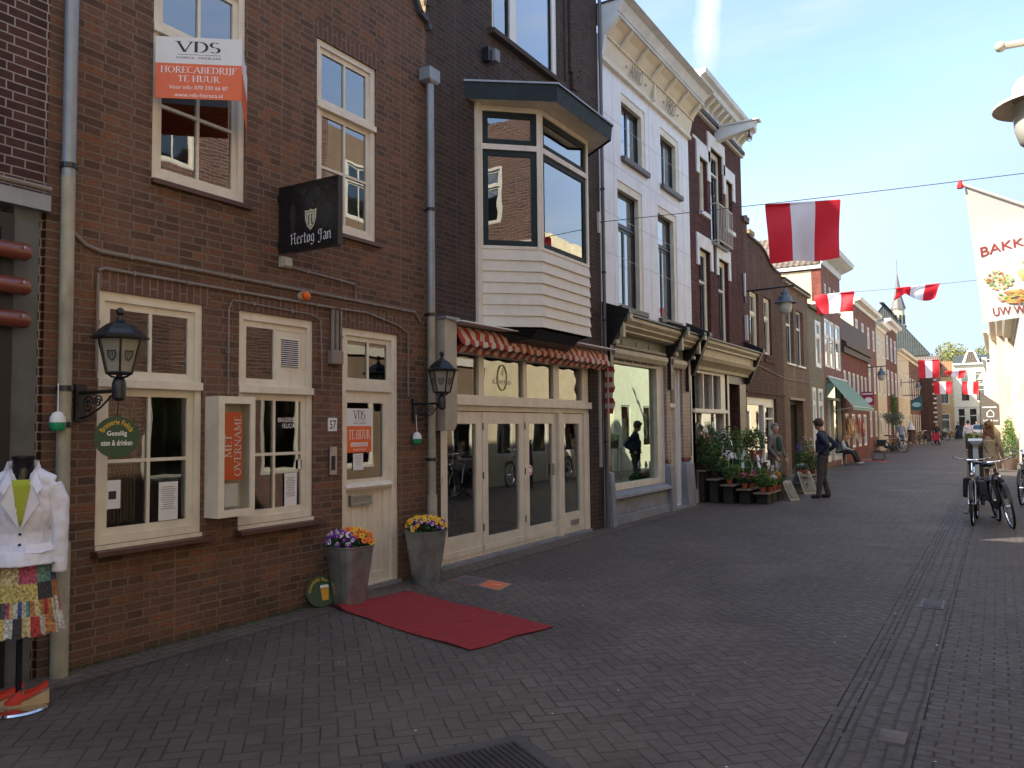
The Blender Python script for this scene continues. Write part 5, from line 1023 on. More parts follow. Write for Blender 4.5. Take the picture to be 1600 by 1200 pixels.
m=M(L); m.wall(32.3,36.0,.2,3.4,[(32.4,33.3,.4,2.6),(33.4,34.2,.1,2.6),(34.3,35.9,.4,2.6),(32.4,35.9,2.7,3.3)],w=-.08,d=.1); m.build('shop_frame',CREAM,h8); m=M(L); m.poly([(32.3,.2,-.15),(36,.2,-.15),(36,3.4,-.15),(32.3,3.4,-.15)]); m.build('shop_pane',GLASS,h8)
m=M(); m.hexa([(-2.2,28.3,4.5),(-1.75,28.3,4.5),(-1.75,28.9,4.5),(-2.2,28.9,4.5),(-2.2,28.3,8.5),(-1.75,28.3,8.5),(-1.75,28.9,8.5),(-2.2,28.9,8.5)]); m.box(-2.26,-1.69,28.24,28.96,8.4,8.55)
t=thing('chimney','pale yellow brick chimney with a round metal cowl above the tan roofs','chimney',(-2,28.6,4.5)); m.build('stack',B_YEL,t)
m=M(); m.lathe((-1.98,28.6,8.55),[(.10,0),(.09,.4)],12); m.lathe((-1.98,28.6,8.97),[(.22,.0),(.2,.05),(.02,.08)],14); m.build('cowl',pm('rust_cowl',(.18,.09,.06),.6),t,smooth=True)
# green awning
t=thing('green_awning','mint green sloping shop awning with folding arms','awning',(.4,34.7,2.8)); m=M()
MINT=pm('mint_awning',(.27,.42,.31),.7,transl=.3,bump=.1)
A=[(.02,32.45,3.45),(.02,36.9,3.45),(.98,37.6,2.30),(.98,31.9,2.30)]
m.poly(A); m.poly([(.98,37.6,2.30),(.98,31.9,2.30),(.99,31.9,2.17),(.99,37.6,2.17)]); m.build('cloth',MINT,t)
m=M(); m.tube([(.98,31.9,2.29),(.98,37.6,2.29)],.025,6); m.tube([(.05,32.5,2.1),(.95,32.1,2.28)],.02,6); m.tube([(.05,36.8,2.1),(.95,37.4,2.28)],.02,6); m.tube([(.04,32.45,3.47),(.04,36.9,3.47)],.05,8); m.build('arms',pm('arm_white',(.5,.52,.5),.4),t)
# ================================================================ H9 red brick with dark band
w9=[(36.4+i*1.25,37.2+i*1.25,2.75,3.95) for i in range(6)]
h9=house('red_brick_hall','low bright red brick hall with a deep dark roof band',L,36.1,43.8,4.7,B_RED,w9+[(36.5+i*1.8,37.6+i*1.8,.6,2.1) for i in range(4)],roof='flat',depth=8,side=B_RED,d=.2,floors=(3.0,))
for a,b,c,d in w9: window(h9,L,(a,b,c,d),[(a+.08,b-.08,c+.06,d-.06,1,1,.05)],x=-.05,mf=WHITEP)
for i in range(4):
    a=36.5+i*1.8; window(h9,L,(a,a+1.1,.6,2.1),[(a+.08,a+1.02,.66,2.04,2,1,.05)],x=-.05,mf=WHITEP)
DK=pm('dark_brown_band',(.045,.025,.022),.6,var=.15); m=M(L); m.box(36.0,43.85,5.25,6.15,-1.6,-.02); m.box(36.05,43.8,4.95,5.1,-.5,.22); m.box(36.0,43.85,4.68,4.93,-.5,.12); m.box(36.05,43.8,5.1,5.25,-.8,-.3); m.build('roof_band',DK,h9)
# farther left row
def far_house(name,label,fc,a,b,H,mat,n=2,roof='flat',rh=1.5,wm=None,cor=None,side=None,rows=((.9,2.3),(3.6,5.2)),ww=.8,roofm=None,depth=7,cat='house',shop=False):
    ws=[]; 
    for (c,d) in rows:
        if d>H-.3: continue
        for i in range(n):
            x=a+(b-a)*(i+.5)/n; ws.append((x-ww/2,x+ww/2,c,d))
    h=house(name,label,fc,a,b,H,mat,ws,roof=roof,rh=rh,depth=depth,side=side,d=.15,roofm=roofm,cat=cat)
    for (p,q_,c,d) in ws:
        if c<1.5 and shop: window(h,fc,(p,q_,c,d),[(p+.06,q_-.06,c+.06,d-.06,1,1,.05)],x=-.03,mf=wm or WHITEP)
        else: window(h,fc,(p,q_,c,d),[(p+.07,q_-.07,c+.05,d-(d-c)*.35,1 if ww<.7 else 2,1,.05),(p+.07,q_-.07,d-(d-c)*.32,d-.05,1 if ww<.7 else 2,1,.05)],x=-.03,mf=wm or WHITEP)
    if cor: m=M(fc); m.profile([(H-.15,0),(H-.15,.06),(H,.1),(H+.05,.35),(H+.2,.42),(H+.2,0)],a-.02,b+.02); m.build('cornice',cor,h)
    m=M(fc); m.box(a+.02,b-.02,.02,H-.4,-.6,-.55); m.build('interior',ROOM,h)
    return h
LB=LFT(-.6)
far_house('gabled_house','pink brick house with a tall white crown beyond the red hall',LB,43.85,52.6,7.9,MC['brick_pinkish'],4,cor=WHITEP,side=B_CRM,rows=((.9,2.4),(3.4,5.0),(5.9,7.1)))
far_house('apricot_house','cream and apricot rendered house with narrow windows',LB,52.6,57.2,7.6,B_CRM,2,cor=WHITEP,side=B_CRM,rows=((.9,2.4),(3.4,5.0),(5.8,7.0)))
far_house('brown_cornice_house','brown brick house with a deep white cornice',LB,57.2,64.2,8.3,brick('brick_rust',[(.18,.075,.05),(.22,.09,.06)],(.15,.1,.08)),3,cor=WHITEP,rows=((.9,2.4),(3.5,5.2),(5.9,7.5)),ww=1.1)
far_house('pale_cornice_house','low pale house with a bulging cream cornice',LB,64.2,73,6.9,B_CRM,4,cor=IVORY,rows=((.9,2.4),(3.6,5.4)))
far_house('brown_end_house','brown brick house just before the dark corner tower',LB,73,83.4,6.9,MC['brick_rust'],5,cor=IVORY,rows=((.9,2.4),(3.6,5.4)))
FE=(Vector((0,83.4,0)),Vector((1,0,0)),Vector((0,-1,0)))
t=house('dark_corner_tower','dark brown brick side wall with pale corner blocks by the church','x' and FE,-4.5,.72,6.0,brick('brick_dark_far',[(.11,.06,.05),(.14,.08,.06)],(.10,.07,.06)),[],roof='street',rh=2.0,depth=8,roofm=TILE)
m=M(FE)
for i in range(13): m.box(.42 if i%2 else .52,.725,.4+i*.43,.55+i*.43,-.02,.02)
m.build('corner_blocks',WHITEP,t)
# church
CH=thing('church','grey church with a steep dark tiled roof and a small cream spire','church',(-4,100,0))
m=M(); m.box(-14,-.6,96,118,0,9.0); m.build('nave_wall',pm('church_wall',(.3,.27,.22),.8),CH)
m=M(); m.hexa([(-5.0,94,14.6),(-4.6,94,14.6),(-4.6,120,14.6),(-5.0,120,14.6),(-5,94,14.7),(-4.6,94,14.7),(-4.6,120,14.7),(-5,120,14.7)]); m.poly([(-4.8,95.6,14.6),(-.4,95.6,8.9),(-.4,119,8.9),(-4.8,119,14.6)]); m.poly([(-4.8,95.6,14.6),(-9.3,95.6,8.9),(-9.3,119,8.9),(-4.8,119,14.6)]);m.poly([(-4.8,95.7,14.6),(-9.3,95.7,8.9),(-.4,95.7,8.9)]); m.build('nave_roof',TILED,CH)
m=M(); m.lathe((-3.78,100.5,11.5),[(.62,0),(.62,3.0),(.72,3.05),(.72,3.15)],8); TW=m.build('spire_drum',pm('spire_cream',(.62,.55,.38),.7),CH)
m=M(); 
for k in range(8): a=PI/8+k*PI/4; m.box(-3.78+.6*math.cos(a)-.1,-3.78+.6*math.cos(a)+.1,100.5+.6*math.sin(a)-.1,100.5+.6*math.sin(a)+.1,12.9,13.9)
m.build('louvre',BLACK,TW)
m=M(); m.lathe((-3.78,100.5,14.65),[(.80,0),(.45,1.2),(.2,2.9),(.02,4.2)],8); m.tube([(-3.78,100.5,18.8),(-3.78,100.5,20.3)],.03,5); m.build('spire',pm('spire_slate',(.13,.12,.12),.6),CH)
# end of the street
EN=(Vector((0,113,0)),Vector((1,0,0)),Vector((0,-1,0)))
e1=far_house('orange_end_house','orange and cream house under a tiled roof at the end of the street',EN,-3.2,.86,7.4,B_ORA,2,roof='street',rh=2.0,roofm=TILEO,rows=((.6,2.8),(4.0,6.2)),ww=1.1,wm=WHITEP)
m=M(EN); m.box(-3.2,.86,3.2,3.5,0,.2); m.box(-3.2,.86,.02,3.2,.001,.04); m.build('pale_ground_floor',B_CRM,e1) if False else None
e2=house('cream_end_house','wide cream house with a white dormer gable facing down the street',EN,.87,6.6,8.9,pm('end_cream',(.74,.68,.52),.8),[(1.75,2.35,7.0,8.2) if False else (1.7,2.55,6.6,7.9),(3.25,4.0,6.6,7.9),(1.7,2.6,4.3,6.2),(3.25,4.2,4.3,6.2),(1.3,2.05,.1,3.4),(2.5,3.3,.4,3.4),(3.9,4.7,.4,3.4)],roof='street',rh=1.2,depth=7,d=.15,roofm=TILED)
for (a,b,c,d) in [(1.7,2.55,6.6,7.9),(3.25,4.0,6.6,7.9),(1.7,2.6,4.3,6.2),(3.25,4.2,4.3,6.2),(1.3,2.05,.1,3.4),(2.5,3.3,.4,3.4),(3.9,4.7,.4,3.4)]: window(e2,EN,(a,b,c,d),[(a+.06,b-.06,c+.06,d-(d-c)*.3,1,1,.04),(a+.06,b-.06,d-(d-c)*.27,d-.06,1,1,.04)],x=-.05,mf=WHITEP,ms=GREEN_D)
m=M(EN); m.box(.87,6.6,8.75,8.95,0,.35); m.box(.87,6.6,3.6,3.75,0,.1); m.build('cornice',WHITEP,e2)
m=M(EN); m.prism([(1.9,8.96),(3.85,8.96),(3.25,10.5),(2.5,10.5)],-.3,-.1); D=m.build('dormer_gable',WHITEP,e2); m=M(EN); m.prism([(2.2,9.0),(3.6,9.0),(3.12,10.35),(2.63,10.35)],-.1,-.06); m.build('dormer_tiles',TILE,D)
# low shop front line at the foot of the orange house
# ================================================================ right side
def RT(x,y,ang=0): U=Vector((math.sin(ang),-math.cos(ang),0)); return (Vector((x,y,0)),U,Vector((-math.cos(ang),-math.sin(ang),0)))
BB=brick('brick_reflected',[(.16,.08,.06),(.22,.11,.08),(.12,.06,.05)],(.4,.36,.3),squash=False)
row=[(-9,-3,9,BB,'brown brick house behind the camera on the right',6.45),(-3,2.2,9.6,B_CRM,'cream house behind the camera on the right',6.45),(2.2,7.5,8.6,BB,'brown brick house with cream bands opposite the brasserie',6.45),(7.5,12.5,8.4,BB,'brown brick house opposite the bay window',6.45),(12.5,18.6,8.2,brick('brick_tan_reflected',[(.26,.17,.11),(.3,.2,.13)],(.3,.25,.2)),'banded brick house opposite the dark shop',6.45),(18.6,27,7.2,pm('sunny_cream',(.66,.56,.36),.8),'cream house opposite the white shop',6.42),
 (27,40,5.2,pm('pale_right',(.66,.60,.48),.8),'pale low house at the right edge of the photo',6.22),(40,54,6.6,B_CRM,'cream house with tall windows on the right',6.0),(54,68,7.6,pm('pinkish_right',(.6,.44,.33),.8),'pinkish house on the right beyond the cream one',5.62),(68,88,8.2,pm('sunny_cream',(0,0,0)),'yellow cream house on the far right',5.15),(88,112.5,7.6,B_WHT,'white house at the far right end',4.75)]
for (a,b,H,mt,lab,x) in row:
    fc=(Vector((x,b,0)),Vector((0,-1,0)),Vector((-1,0,0))); near=b<28
    n=max(2,int((b-a)/1.9)); h=far_house('row_house',lab,fc,0,b-a,H,mt,n,cor=(IVORY if mt is not B_WHT else WHITEP) if not near else None,rows=((.8,2.5),(3.8,5.4),(6.3,7.6)),ww=.95,wm=CREAM,shop=True)
    if 'band' in lab:
        m=M(fc)
        for z in (3.3,5.6): m.box(0,b-a,z,z+.2,0,.04)
        m.build('cream_band',CREAM,h)
# terrace closing the street behind the camera
t=house('closing_house','x' and 'brown house closing the street behind the camera',(Vector((0,-14,0)),Vector((-1,0,0)),Vector((0,1,0))),-6.6,1.5,6.5,BB,[(-5,-4,3.6,5.2),(-2.5,-1.5,3.6,5.2)],roof='flat',depth=6)
hx=far_house('row_house','dark brick house left of the grey pier, behind the photo edge',L,-8.5,-2.62,8.6,B_H0,3,rows=((.9,2.4),(3.8,5.4),(6.3,7.6)))
# trees beyond the end
def tree(name,label,c,h,rx,mats,n=5200,s=.16,trunk=.18,limb=7,group=None,cat='tree'):
    t=thing(name,label,cat,c); x,y,z=c; m=M(); m.tube([(x,y,z),(x+.05,y,z+h*.35),(x,y+.05,z+h*.6)],[trunk,trunk*.7,trunk*.35],8)
    for k in range(limb):
        a=k*2.4; m.tube([(x,y,z+h*(.3+.04*k)),(x+rx*.4*math.cos(a),y+rx*.4*math.sin(a),z+h*(.5+.03*k)),(x+rx*.75*math.cos(a),y+rx*.75*math.sin(a),z+h*(.62+.04*k))],[trunk*.5,trunk*.3,trunk*.1],5)
    m.build('trunk',pm('bark',(.09,.07,.05),.9,bump=.4,bs=20),t); m=M(); nc=26
    for k in range(nc):
        a=random.random()*6.28; rr_=rx*math.sqrt(random.random())*.8; zz_=z+h*random.uniform(.5,.92); q_=random.uniform(.22,.4)*rx
        m.leaves((x+rr_*math.cos(a),y+rr_*math.sin(a),zz_),(q_,q_,q_*.75),n//nc,s,k%len(mats))
    m.build('crown',mats,t); return t
BLOS=leafm('leaf_spring',(.27,.28,.08)); tree('linden_tree','fresh green tree rising behind the cream end house',(2.9,126,0),13.4,5.4,[BLOS,leafm('leaf_pale_spring',(.26,.27,.09))],6500,.2); tree('linden_tree','paler thin tree left of the cream end house roof',(-1.6,130,0),12.2,3.6,[leafm('leaf_bud',(.22,.17,.09)),BLOS],3200,.2)
# ================================================================ lines, flags, lamps
LINE=pm('cable_grey',(.05,.05,.06),.6)
def cable(label,a,b,sag):
    a,b=Vector(a),Vector(b); m=M(); m.tube([a.lerp(b,k/20)-Vector((0,0,sag*math.sin(PI*k/20))) for k in range(21)],.006,4); return tag(m.build('cable',LINE),label,'cable')
cable('near cable across the street carrying one large flag',(.03,12.02,5.03),(6.44,14.2,5.38),.02)
cable('second cable across the street carrying two flags',(.02,27.3,5.86),(6.2,26.2,5.72),.05)
for i,(y,z) in enumerate(((58,5.75),(66,5.35),(74,5.9),(80,5.5))): cable(['third cable with a large hanging flag','fourth cable with a folded flag','fifth cable with a lower flag','farthest cable with a flag'][i],(-.55,y,z),(5.7 if y<68 else 5.1,y,z+.1),.1)
FR=pm('flag_red',(.72,.025,.045),.6,var=.06,transl=.5); FW=pm('flag_white',(.84,.85,.92),.6,var=.02,transl=.5)
def flag(label,p,w,h,ang,seed,fold=0,lift=0):
    t=thing('flag',label,'flag',p,0,'red and white flags hung across the street',local=True); t.rotation_euler=(0,0,ang); rnd=random.Random(seed); m=M(); nx,nz=24,14; ph=rnd.random()*6
    def f(i,j):
        s,v=i/nx,j/nz; y=.085*math.sin(s*9+ph)*v+.04*math.sin(v*5+s*4+ph); x=s*w+(.5-s)*.10*v*w/1.0; z=-v*h*(1-.0*s)
        if fold: z=-v*h*(.25+.75*abs(math.sin(s*2.4+ph)))*(1-fold*s*.5); y+=.35*v*math.sin(s*3); x+= -.12*v
        if lift: z+=lift*v*(1-s); x+=-.10*v*(1-s)
        return (x,y,z)
    for i in range(nx):
        for j in range(nz): m.poly([f(i,j),f(i+1,j),f(i+1,j+1),f(i,j+1)],1 if nx/3<=i<nx*2/3 else 0)
    m.build('cloth',[FR,FW],t,smooth=True)
    m=M(); k=.014
    for a,b,mm in ((0,w/3,0),(w/3,2*w/3,1),(2*w/3,w,0)): m.tube([(a,0,0),(b,0,0)],.018,8,mm)
    m.build('sleeve',[FR,FW],t,smooth=True); return t
flag('largest nearest red white red flag, hanging straight down',(2.52,12.88,5.13),1.12,.92,math.atan2(2.2,6.4),3)
flag('second flag, left of the two on the next cable, blown slightly right',(.62,27.18,5.80),1.22,.62,math.atan2(-.9,6.2),5,lift=-.0)
flag('wind-folded flag right of the second one under the same cable',(3.05,26.75,5.74),1.2,.60,math.atan2(-.9,6.2),2,fold=.7)
flag('largest flag hanging by the dark corner tower',(1.2,58,5.70),1.25,1.15,.02,6)
flag('folded flag before the cream end house, above another',(2.35,66,5.40),1.35,.7,.03,9,fold=.5)
flag('small flag before the orange end house window',(1.05,74,5.0),1.4,1.0,0,12)
flag('tilted flag below the folded one before the cream end house',(2.9,80,5.2),1.3,1.1,-.05,14)
cable('extra low cable behind the flags',(-.5,74,5.0),(5.1,74,5.05),.02)
LG=pm('lamp_grey',(.10,.13,.16),.4,metal=.2); LGL=pm('lamp_cream',(.52,.50,.43),.4); OPAL=pm('opal_glass',(.62,.63,.6),.25,transl=.4)
def street_lamp(label,p,arm,mat,s=1.0,side=1):
    t=thing('street_lamp',label,'street lamp',p); x,y,z=p; m=M(); 
    m.tube([(x-arm*side,y,z+.68),(x+.22*side,y,z+.72)],.024,8); m.box(x-arm*side-.03,x-arm*side+.01,y-.05,y+.05,z+.4,z+.95); m.tube([(x,y,z+.70),(x,y,z+.64)],.02,8); m.sph((x+.22*side,y,z+.72),.035); m.build('arm',IRON if mat is LG else mat,t,smooth=True)
    m=M(); m.lathe((x,y,z),[(.285,.285),(.28,.305),(.20,.335),(.175,.35),(.17,.42),(.15,.46),(.09,.485),(.085,.53),(.10,.54),(.09,.565),(.05,.59),(.04,.66)],28,cap=False); m.build('hood',mat,t,smooth=True)
    m=M(); m.lathe((x,y,z),[(.02,.0),(.09,.015),(.14,.06),(.165,.14),(.17,.22),(.165,.30)],24); m.build('glass_bowl',OPAL,t,smooth=True); return t
street_lamp('grey street lamp on a bracket arm before the brown brick house',(1.02,21,4.45),1.0,LG)
street_lamp('grey street lamp on an arm beyond the red brick hall',(.62,43.9,3.8),.62,LG)
street_lamp('distant street lamp by the pale cornice house',(.55,66,4.0),1.1,LG)
street_lamp('pale street lamp cut by the upper right photo edge',(5.89,6.0,3.36),.55,LGL,side=-1)
street_lamp('distant pale lamp on the right beside the cream end house',(4.45,72,4.7),.65,LGL,side=-1)
# bakery banner
t=thing('bakery_banner','large white bakery banner with bread pictures at the right edge','banner',(5.36,9,4.0)); BW=pm('banner_white',(.80,.79,.76),.7,var=.02,transl=.35)
def bn(s,v): # s across, v down
    top=Vector((5.365,9.0,3.985)).lerp(Vector((6.44,9.25,3.42)),s); bot=Vector((5.475,9.0,2.62)).lerp(Vector((6.40,9.25,2.70)),s); p=top.lerp(bot,v); p.y+=.05*math.sin(s*7+v*2)*v+.04*math.sin(v*6); 
    return p
m=M()
for i in range(20):
    for j in range(20): m.poly([bn(i/20,j/20),bn((i+1)/20,j/20),bn((i+1)/20,(j+1)/20),bn(i/20,(j+1)/20)])
m.build('cloth',BW,t,smooth=True)
m=M(); m.tube([(5.34,8.99,4.0),(6.44,9.24,3.44)],.016,8); m.build('pole',WTRIM,t,smooth=True); m=M(); m.lathe((5.33,8.99,3.99),[(.03,-.03),(.028,.0),(.012,.05)],10); m.build('pole_cap',RED,t)
MAR=pm('maroon_print',(.22,.03,.03),.6)
def bt(s0,s1,v0,dv,tilt): return lambda x,y: bn(s0+(x+.5)*(s1-s0), v0+tilt*(x+.5)-y*dv)+Vector((0,-.006,0))
lettering('BAKKERIJ',1,1,bt(.06,.66,.545,.10,-.26),MAR,t,bold=.01); lettering('UW WARME BAKKER',1,1,bt(.10,.98,.965,.065,.0),MAR,t,bold=.01)
def blob(s,v,rs,rv,cols,n,k=1.0,seed=1):
    r_=random.Random(seed); mm=M(); mats=[pm('print_%d_%d_%d'%tuple(int(c*99) for c in c_),c_,.6) for c_ in cols]
    for i in range(n):
        a=r_.random()*6.28; q_=math.sqrt(r_.random()); cs,cv=s+rs*q_*math.cos(a),v+rv*q_*math.sin(a); z=r_.uniform(.35,.6)
        mm.poly([bn(cs+rs*(.22 if n>80 else .36)*z*math.cos(b),cv+rv*(.26 if n>80 else .45)*z*math.sin(b))+Vector((0,-.006-.00008*i,0)) for b in [2*PI*h/8 for h in range(8)]],i%len(mats))
    mm.build('food_picture',mats,t)
blob(.19,.69,.12,.075,[(.16,.24,.08),(.3,.36,.16),(.5,.5,.3),(.4,.12,.06)],110,seed=2); blob(.34,.825,.18,.055,[(.55,.27,.07),(.5,.33,.1),(.16,.28,.06),(.5,.12,.05)],170,seed=4); blob(.52,.61,.17,.10,[(.62,.3,.11),(.7,.42,.2),(.6,.24,.08)],60,seed=6)
# hanging signs
t=thing('hanging_sign','red board with a white oval beside the green awning','sign',(.0,42,2.9)); fr=(Vector((0,41.5,0)),Vector((1,0,0)),Vector((0,-1,0)))
m=M(fr); m.box(.0,.55,2.55,3.18,-.04,.04); m.build('board',pm('maroon_board',(.30,.02,.05),.5),t); m=M(fr); m.prism([(.3+.17*math.cos(a),2.78+.13*math.sin(a)) for a in [2*PI*k/16 for k in range(16)]],.041,.045); m.build('oval',WPRINT,t); m=M(fr); m.box(.05,.5,3.04,3.10,.041,.045); m.build('white_line',WPRINT,t)
t=thing('hanging_sign','teal board with a pale emblem on the far left','sign',(.3,66,2.9)); fr=(Vector((0,66,0)),Vector((1,0,0)),Vector((0,-1,0)))
m=M(fr); m.prism([(.05,2.62),(.78,2.62),(.78,3.75),(.05,3.30)],-.03,.03); m.build('board',pm('teal_board',(.02,.10,.12),.5),t); m=M(fr); m.prism([(.42+.30*math.cos(a),3.02+.18*math.sin(a)) for a in [2*PI*k/16 for k in range(16)]],.031,.036); m.build('emblem',pm('pale_teal',(.3,.55,.62),.5),t)
m=M(fr); m.tube([(-.5,3.72,0),(.8,3.72,0)],.03,6); m.build('arm',IRON,t)
t=thing('shop_banner','dark triangular banner with a white house outline on the right','banner',(5,60,2.5)); fr=(Vector((4.55,60,0)),Vector((1,0,0)),Vector((0,-1,0)))
m=M(fr); m.prism([(0.03,1.5),(1.1,1.45),(1.12,2.75),(.03,3.65)],-.02,.02); m.build('cloth',pm('taupe_cloth',(.085,.075,.065),.7),t)
m=M(fr); o_=.5; pts=[(.38,2.02),(.38,2.28),(.56,2.45),(.74,2.28),(.74,2.02),(.42,2.02)]; m.tube([(a,b,.03) for a,b in pts],.03,5); m.box(.12,.9,2.60,2.66,.021,.03); m.build('house_emblem',WPRINT,t); lettering('koffie & thee',.8,.13,on(fr,.56,1.72,.025),WPRINT,t)
m=M(fr); m.tube([(0,0,0),(0,3.7,0)],.03,6); m.build('pole',IRON,t)
# ================================================================ people
SKIN=pm('skin',(.48,.27,.19),.55,var=.06); HAIRG=pm('hair_grey',(.22,.20,.19),.7,bump=.4,bs=150); HAIRB=pm('hair_brown',(.05,.025,.015),.55,bump=.4,bs=150); HAIRL=pm('hair_light_brown',(.28,.14,.05),.5,var=.3,vs=30,bump=.4,bs=120)
def cap(m,a,b,ra,rb,n=10):
    a,b=Vector(a),Vector(b); m.tube([a,a.lerp(b,.5),b],[ra,(ra+rb)/2,rb],n); m.sph(a,ra,n=8); m.sph(b,rb,n=8)
def person(label,loc,rotz,J,top,bottom,hair,shoes=None,hs=1.0,hairlen=0,skirt=None,skin=None,inner=None,vox=.014,extra=None,cat='person'):
    t=thing('person',label,cat,loc,rotz,local=True); sk=skin or SKIN; V=lambda k:Vector(J[k])
    m=M(); hd=V('head'); nk=V('neck'); fw=Vector(J.get('face',(0,1,0))).normalized(); rt=fw.cross(Vector((0,0,1))).normalized(); up=rt.cross(fw)
    m.sph(hd+up*.02,.078,.092,.112,14); m.sph(hd-up*.05+fw*.03,.055,.06,.06,10)
    m.tube([hd+fw*.085+up*.02,hd+fw*.115-up*.02,hd+fw*.09-up*.035],[.010,.017,.012],6); m.sph(hd+rt*.08,.012,.02,.03,8); m.sph(hd-rt*.08,.012,.02,.03,8); m.sph(hd+fw*.085-up*.065,.022,.015,.012,8)
    cap(m,hd-up*.07,nk,.052,.055); cap(m,nk,V('chest'),.06,.10)
    cap(m,V('chest'),V('pelvis'),.12,.12)
    for s in ('L','R'):
        cap(m,V('sh'+s),V('el'+s),.045,.036); cap(m,V('el'+s),V('wr'+s),.034,.024)
        w_=V('wr'+s); d=(w_-V('el'+s)).normalized(); hdir=Vector(J.get('hand'+s,d)).normalized(); sd_=hdir.cross(Vector((.3,.9,.2))).normalized()
        cap(m,w_,w_+hdir*.06,.026,.032,8)
        for i in range(4): a=w_+hdir*.07+sd_*(.03-.02*i); b=a+hdir*(.045 if i in(1,2) else .036)+Vector((0,0,-.005)); cap(m,a,b,.0095,.008,6)
        cap(m,w_+hdir*.03+sd_*.03,w_+hdir*.065+sd_*.055,.011,.009,6)
        cap(m,V('hip'+s),V('kn'+s),.075,.052); cap(m,V('kn'+s),V('an'+s),.05,.034); cap(m,V('an'+s),V('to'+s),.035,.03)
    m.V=[Vector(v) for v in m.V]; b=remesh(m,'body',sk,t,.0115,3)
    # eyes and mouth
    m=M()
    for s in (-1,1): m.sph(hd+fw*.087+rt*.032*s+up*.018,.009,.009,.006,6)
    m.tube([hd+fw*.098-up*.062+rt*.02,hd+fw*.104-up*.064,hd+fw*.098-up*.062-rt*.02],.0035,5); m.build('eyes_and_mouth',pm('face_dark',(.12,.04,.03),.5),b)
    m=M(); c_=V('chest'); pv=V('pelvis')
    sR,sL=V('shR'),V('shL'); m.tube([sR,c_+Vector((0,0,.06)),sL],[.075,.11,.075],10); m.sph(c_,.175,.125,.20,14); m.tube([c_,c_.lerp(pv,.6),pv],[.155,.145,.16],12); cap(m,sL.lerp(sR,.5)+Vector((0,0,.02)),nk,.09,.062)
    for s in ('L','R'): cap(m,V('sh'+s),V('el'+s),.062,.052); cap(m,V('el'+s),V('el'+s).lerp(V('wr'+s),.93),.052,.042)
    remesh(m,'top',top,t,vox,2,.011,8)
    if skirt:
        m=M(); m.lathe((pv.x,pv.y,0),[(skirt[1]*1.0,skirt[0]),(skirt[1]*.9,(skirt[0]+pv.z)/2),(.17,pv.z+.02)],20,cap=False); m.build('skirt',bottom,t,smooth=True)
    else:
        m=M(); m.sph(pv-Vector((0,0,.03)),.165,.125,.13,12)
        for s in ('L','R'): cap(m,V('hip'+s),V('kn'+s),.098,.072); cap(m,V('kn'+s),V('an'+s)+Vector((0,0,.0)),.072,.058)
        remesh(m,'trousers',bottom,t,vox,2,.012,7)
    m=M()
    for s in ('L','R'):
        a,b2=V('an'+s),V('to'+s); m.tube([a-Vector((0,0,.03)),a.lerp(b2,.5)+Vector((0,0,-.02)),b2],[.052,.045,.035],10); m.sph(a-Vector((0,0,.035)),.05,.05,.04,8)
    m.build('shoes',shoes or pm('shoe_dark',(.03,.024,.02),.5),t,smooth=True)
    if hair:
        m=M(); m.sph(hd+up*.045-fw*.022,.094*hs,.100*hs,.108*hs,14); m.sph(hd+up*.105+fw*.03,.07*hs,.06*hs,.035*hs,10)
        if hairlen: 
            for k in range(7): a=(k-3)/3; p0=hd-fw*.06+rt*.075*a+up*.02; cap(m,p0,p0-Vector((0,0,hairlen))-fw*.02+rt*.02*a,.045,.03)
        remesh(m,'hair',hair,t,.012,2,.012,18)
    if extra: extra(t)
    return t
def stand(h=1.75,**k):
    s=h/1.75; J=dict(head=(0,.0,1.63),neck=(0,-.01,1.47),chest=(0,0,1.28),pelvis=(0,0,.95),shL=(-.17,0,1.41),shR=(.17,0,1.41),elL=(-.24,-.02,1.13),elR=(.24,-.02,1.13),wrL=(-.26,.06,.89),wrR=(.26,.06,.89),hipL=(-.09,0,.90),hipR=(.09,0,.90),knL=(-.10,.03,.48),knR=(.10,.03,.48),anL=(-.11,0,.085),anR=(.11,0,.085),toL=(-.13,.15,.035),toR=(.13,.15,.035))
    J.update(k); return {a:(Vector(b)*s if a not in('face','handL','handR') else b) for a,b in J.items()}
NAVY=pm('navy_jacket',(.012,.022,.05),.8,bump=.2,bs=30); GTR=pm('grey_trousers',(.06,.055,.055),.85,bump=.2,bs=25)
person('man in navy jacket and grey trousers standing in the street, looking at the plants',(2.15,19.13,0),R(82),
  stand(1.76,head=(0,.06,1.62),neck=(0,.0,1.47),face=(0,.85,-.45),elR=(.20,-.24,1.18),wrR=(.20,-.02,1.0),handR=(-.1,.8,-.4),elL=(-.25,-.2,1.18),wrL=(-.22,.02,1.0),handL=(.1,.8,-.4),knR=(.12,.04,.48),anR=(.13,-.06,.085),toR=(.16,.09,.035),anL=(-.10,.08,.085),toL=(-.12,.23,.035)),NAVY,GTR,HAIRB,hs=1.1)
def florist_top(t):
    m=M(); m.sph((0,.095,1.15),.105,.07,.23,12); m.build('green_shirt',pm('dark_green_shirt',(.015,.05,.035),.8),t,smooth=True)
person('grey haired woman in a grey cardigan and green shirt standing among the flower stand',(.86,20.25,0),R(-118),
  stand(1.66,face=(.25,.95,-.05),elL=(-.26,-.02,1.13),wrL=(-.24,.12,.88),wrR=(.20,.2,.92),elR=(.27,.02,1.14)),pm('grey_cardigan',(.16,.145,.13),.9,bump=.3,bs=40),pm('taupe_skirt',(.15,.12,.10),.9),HAIRG,extra=florist_top)
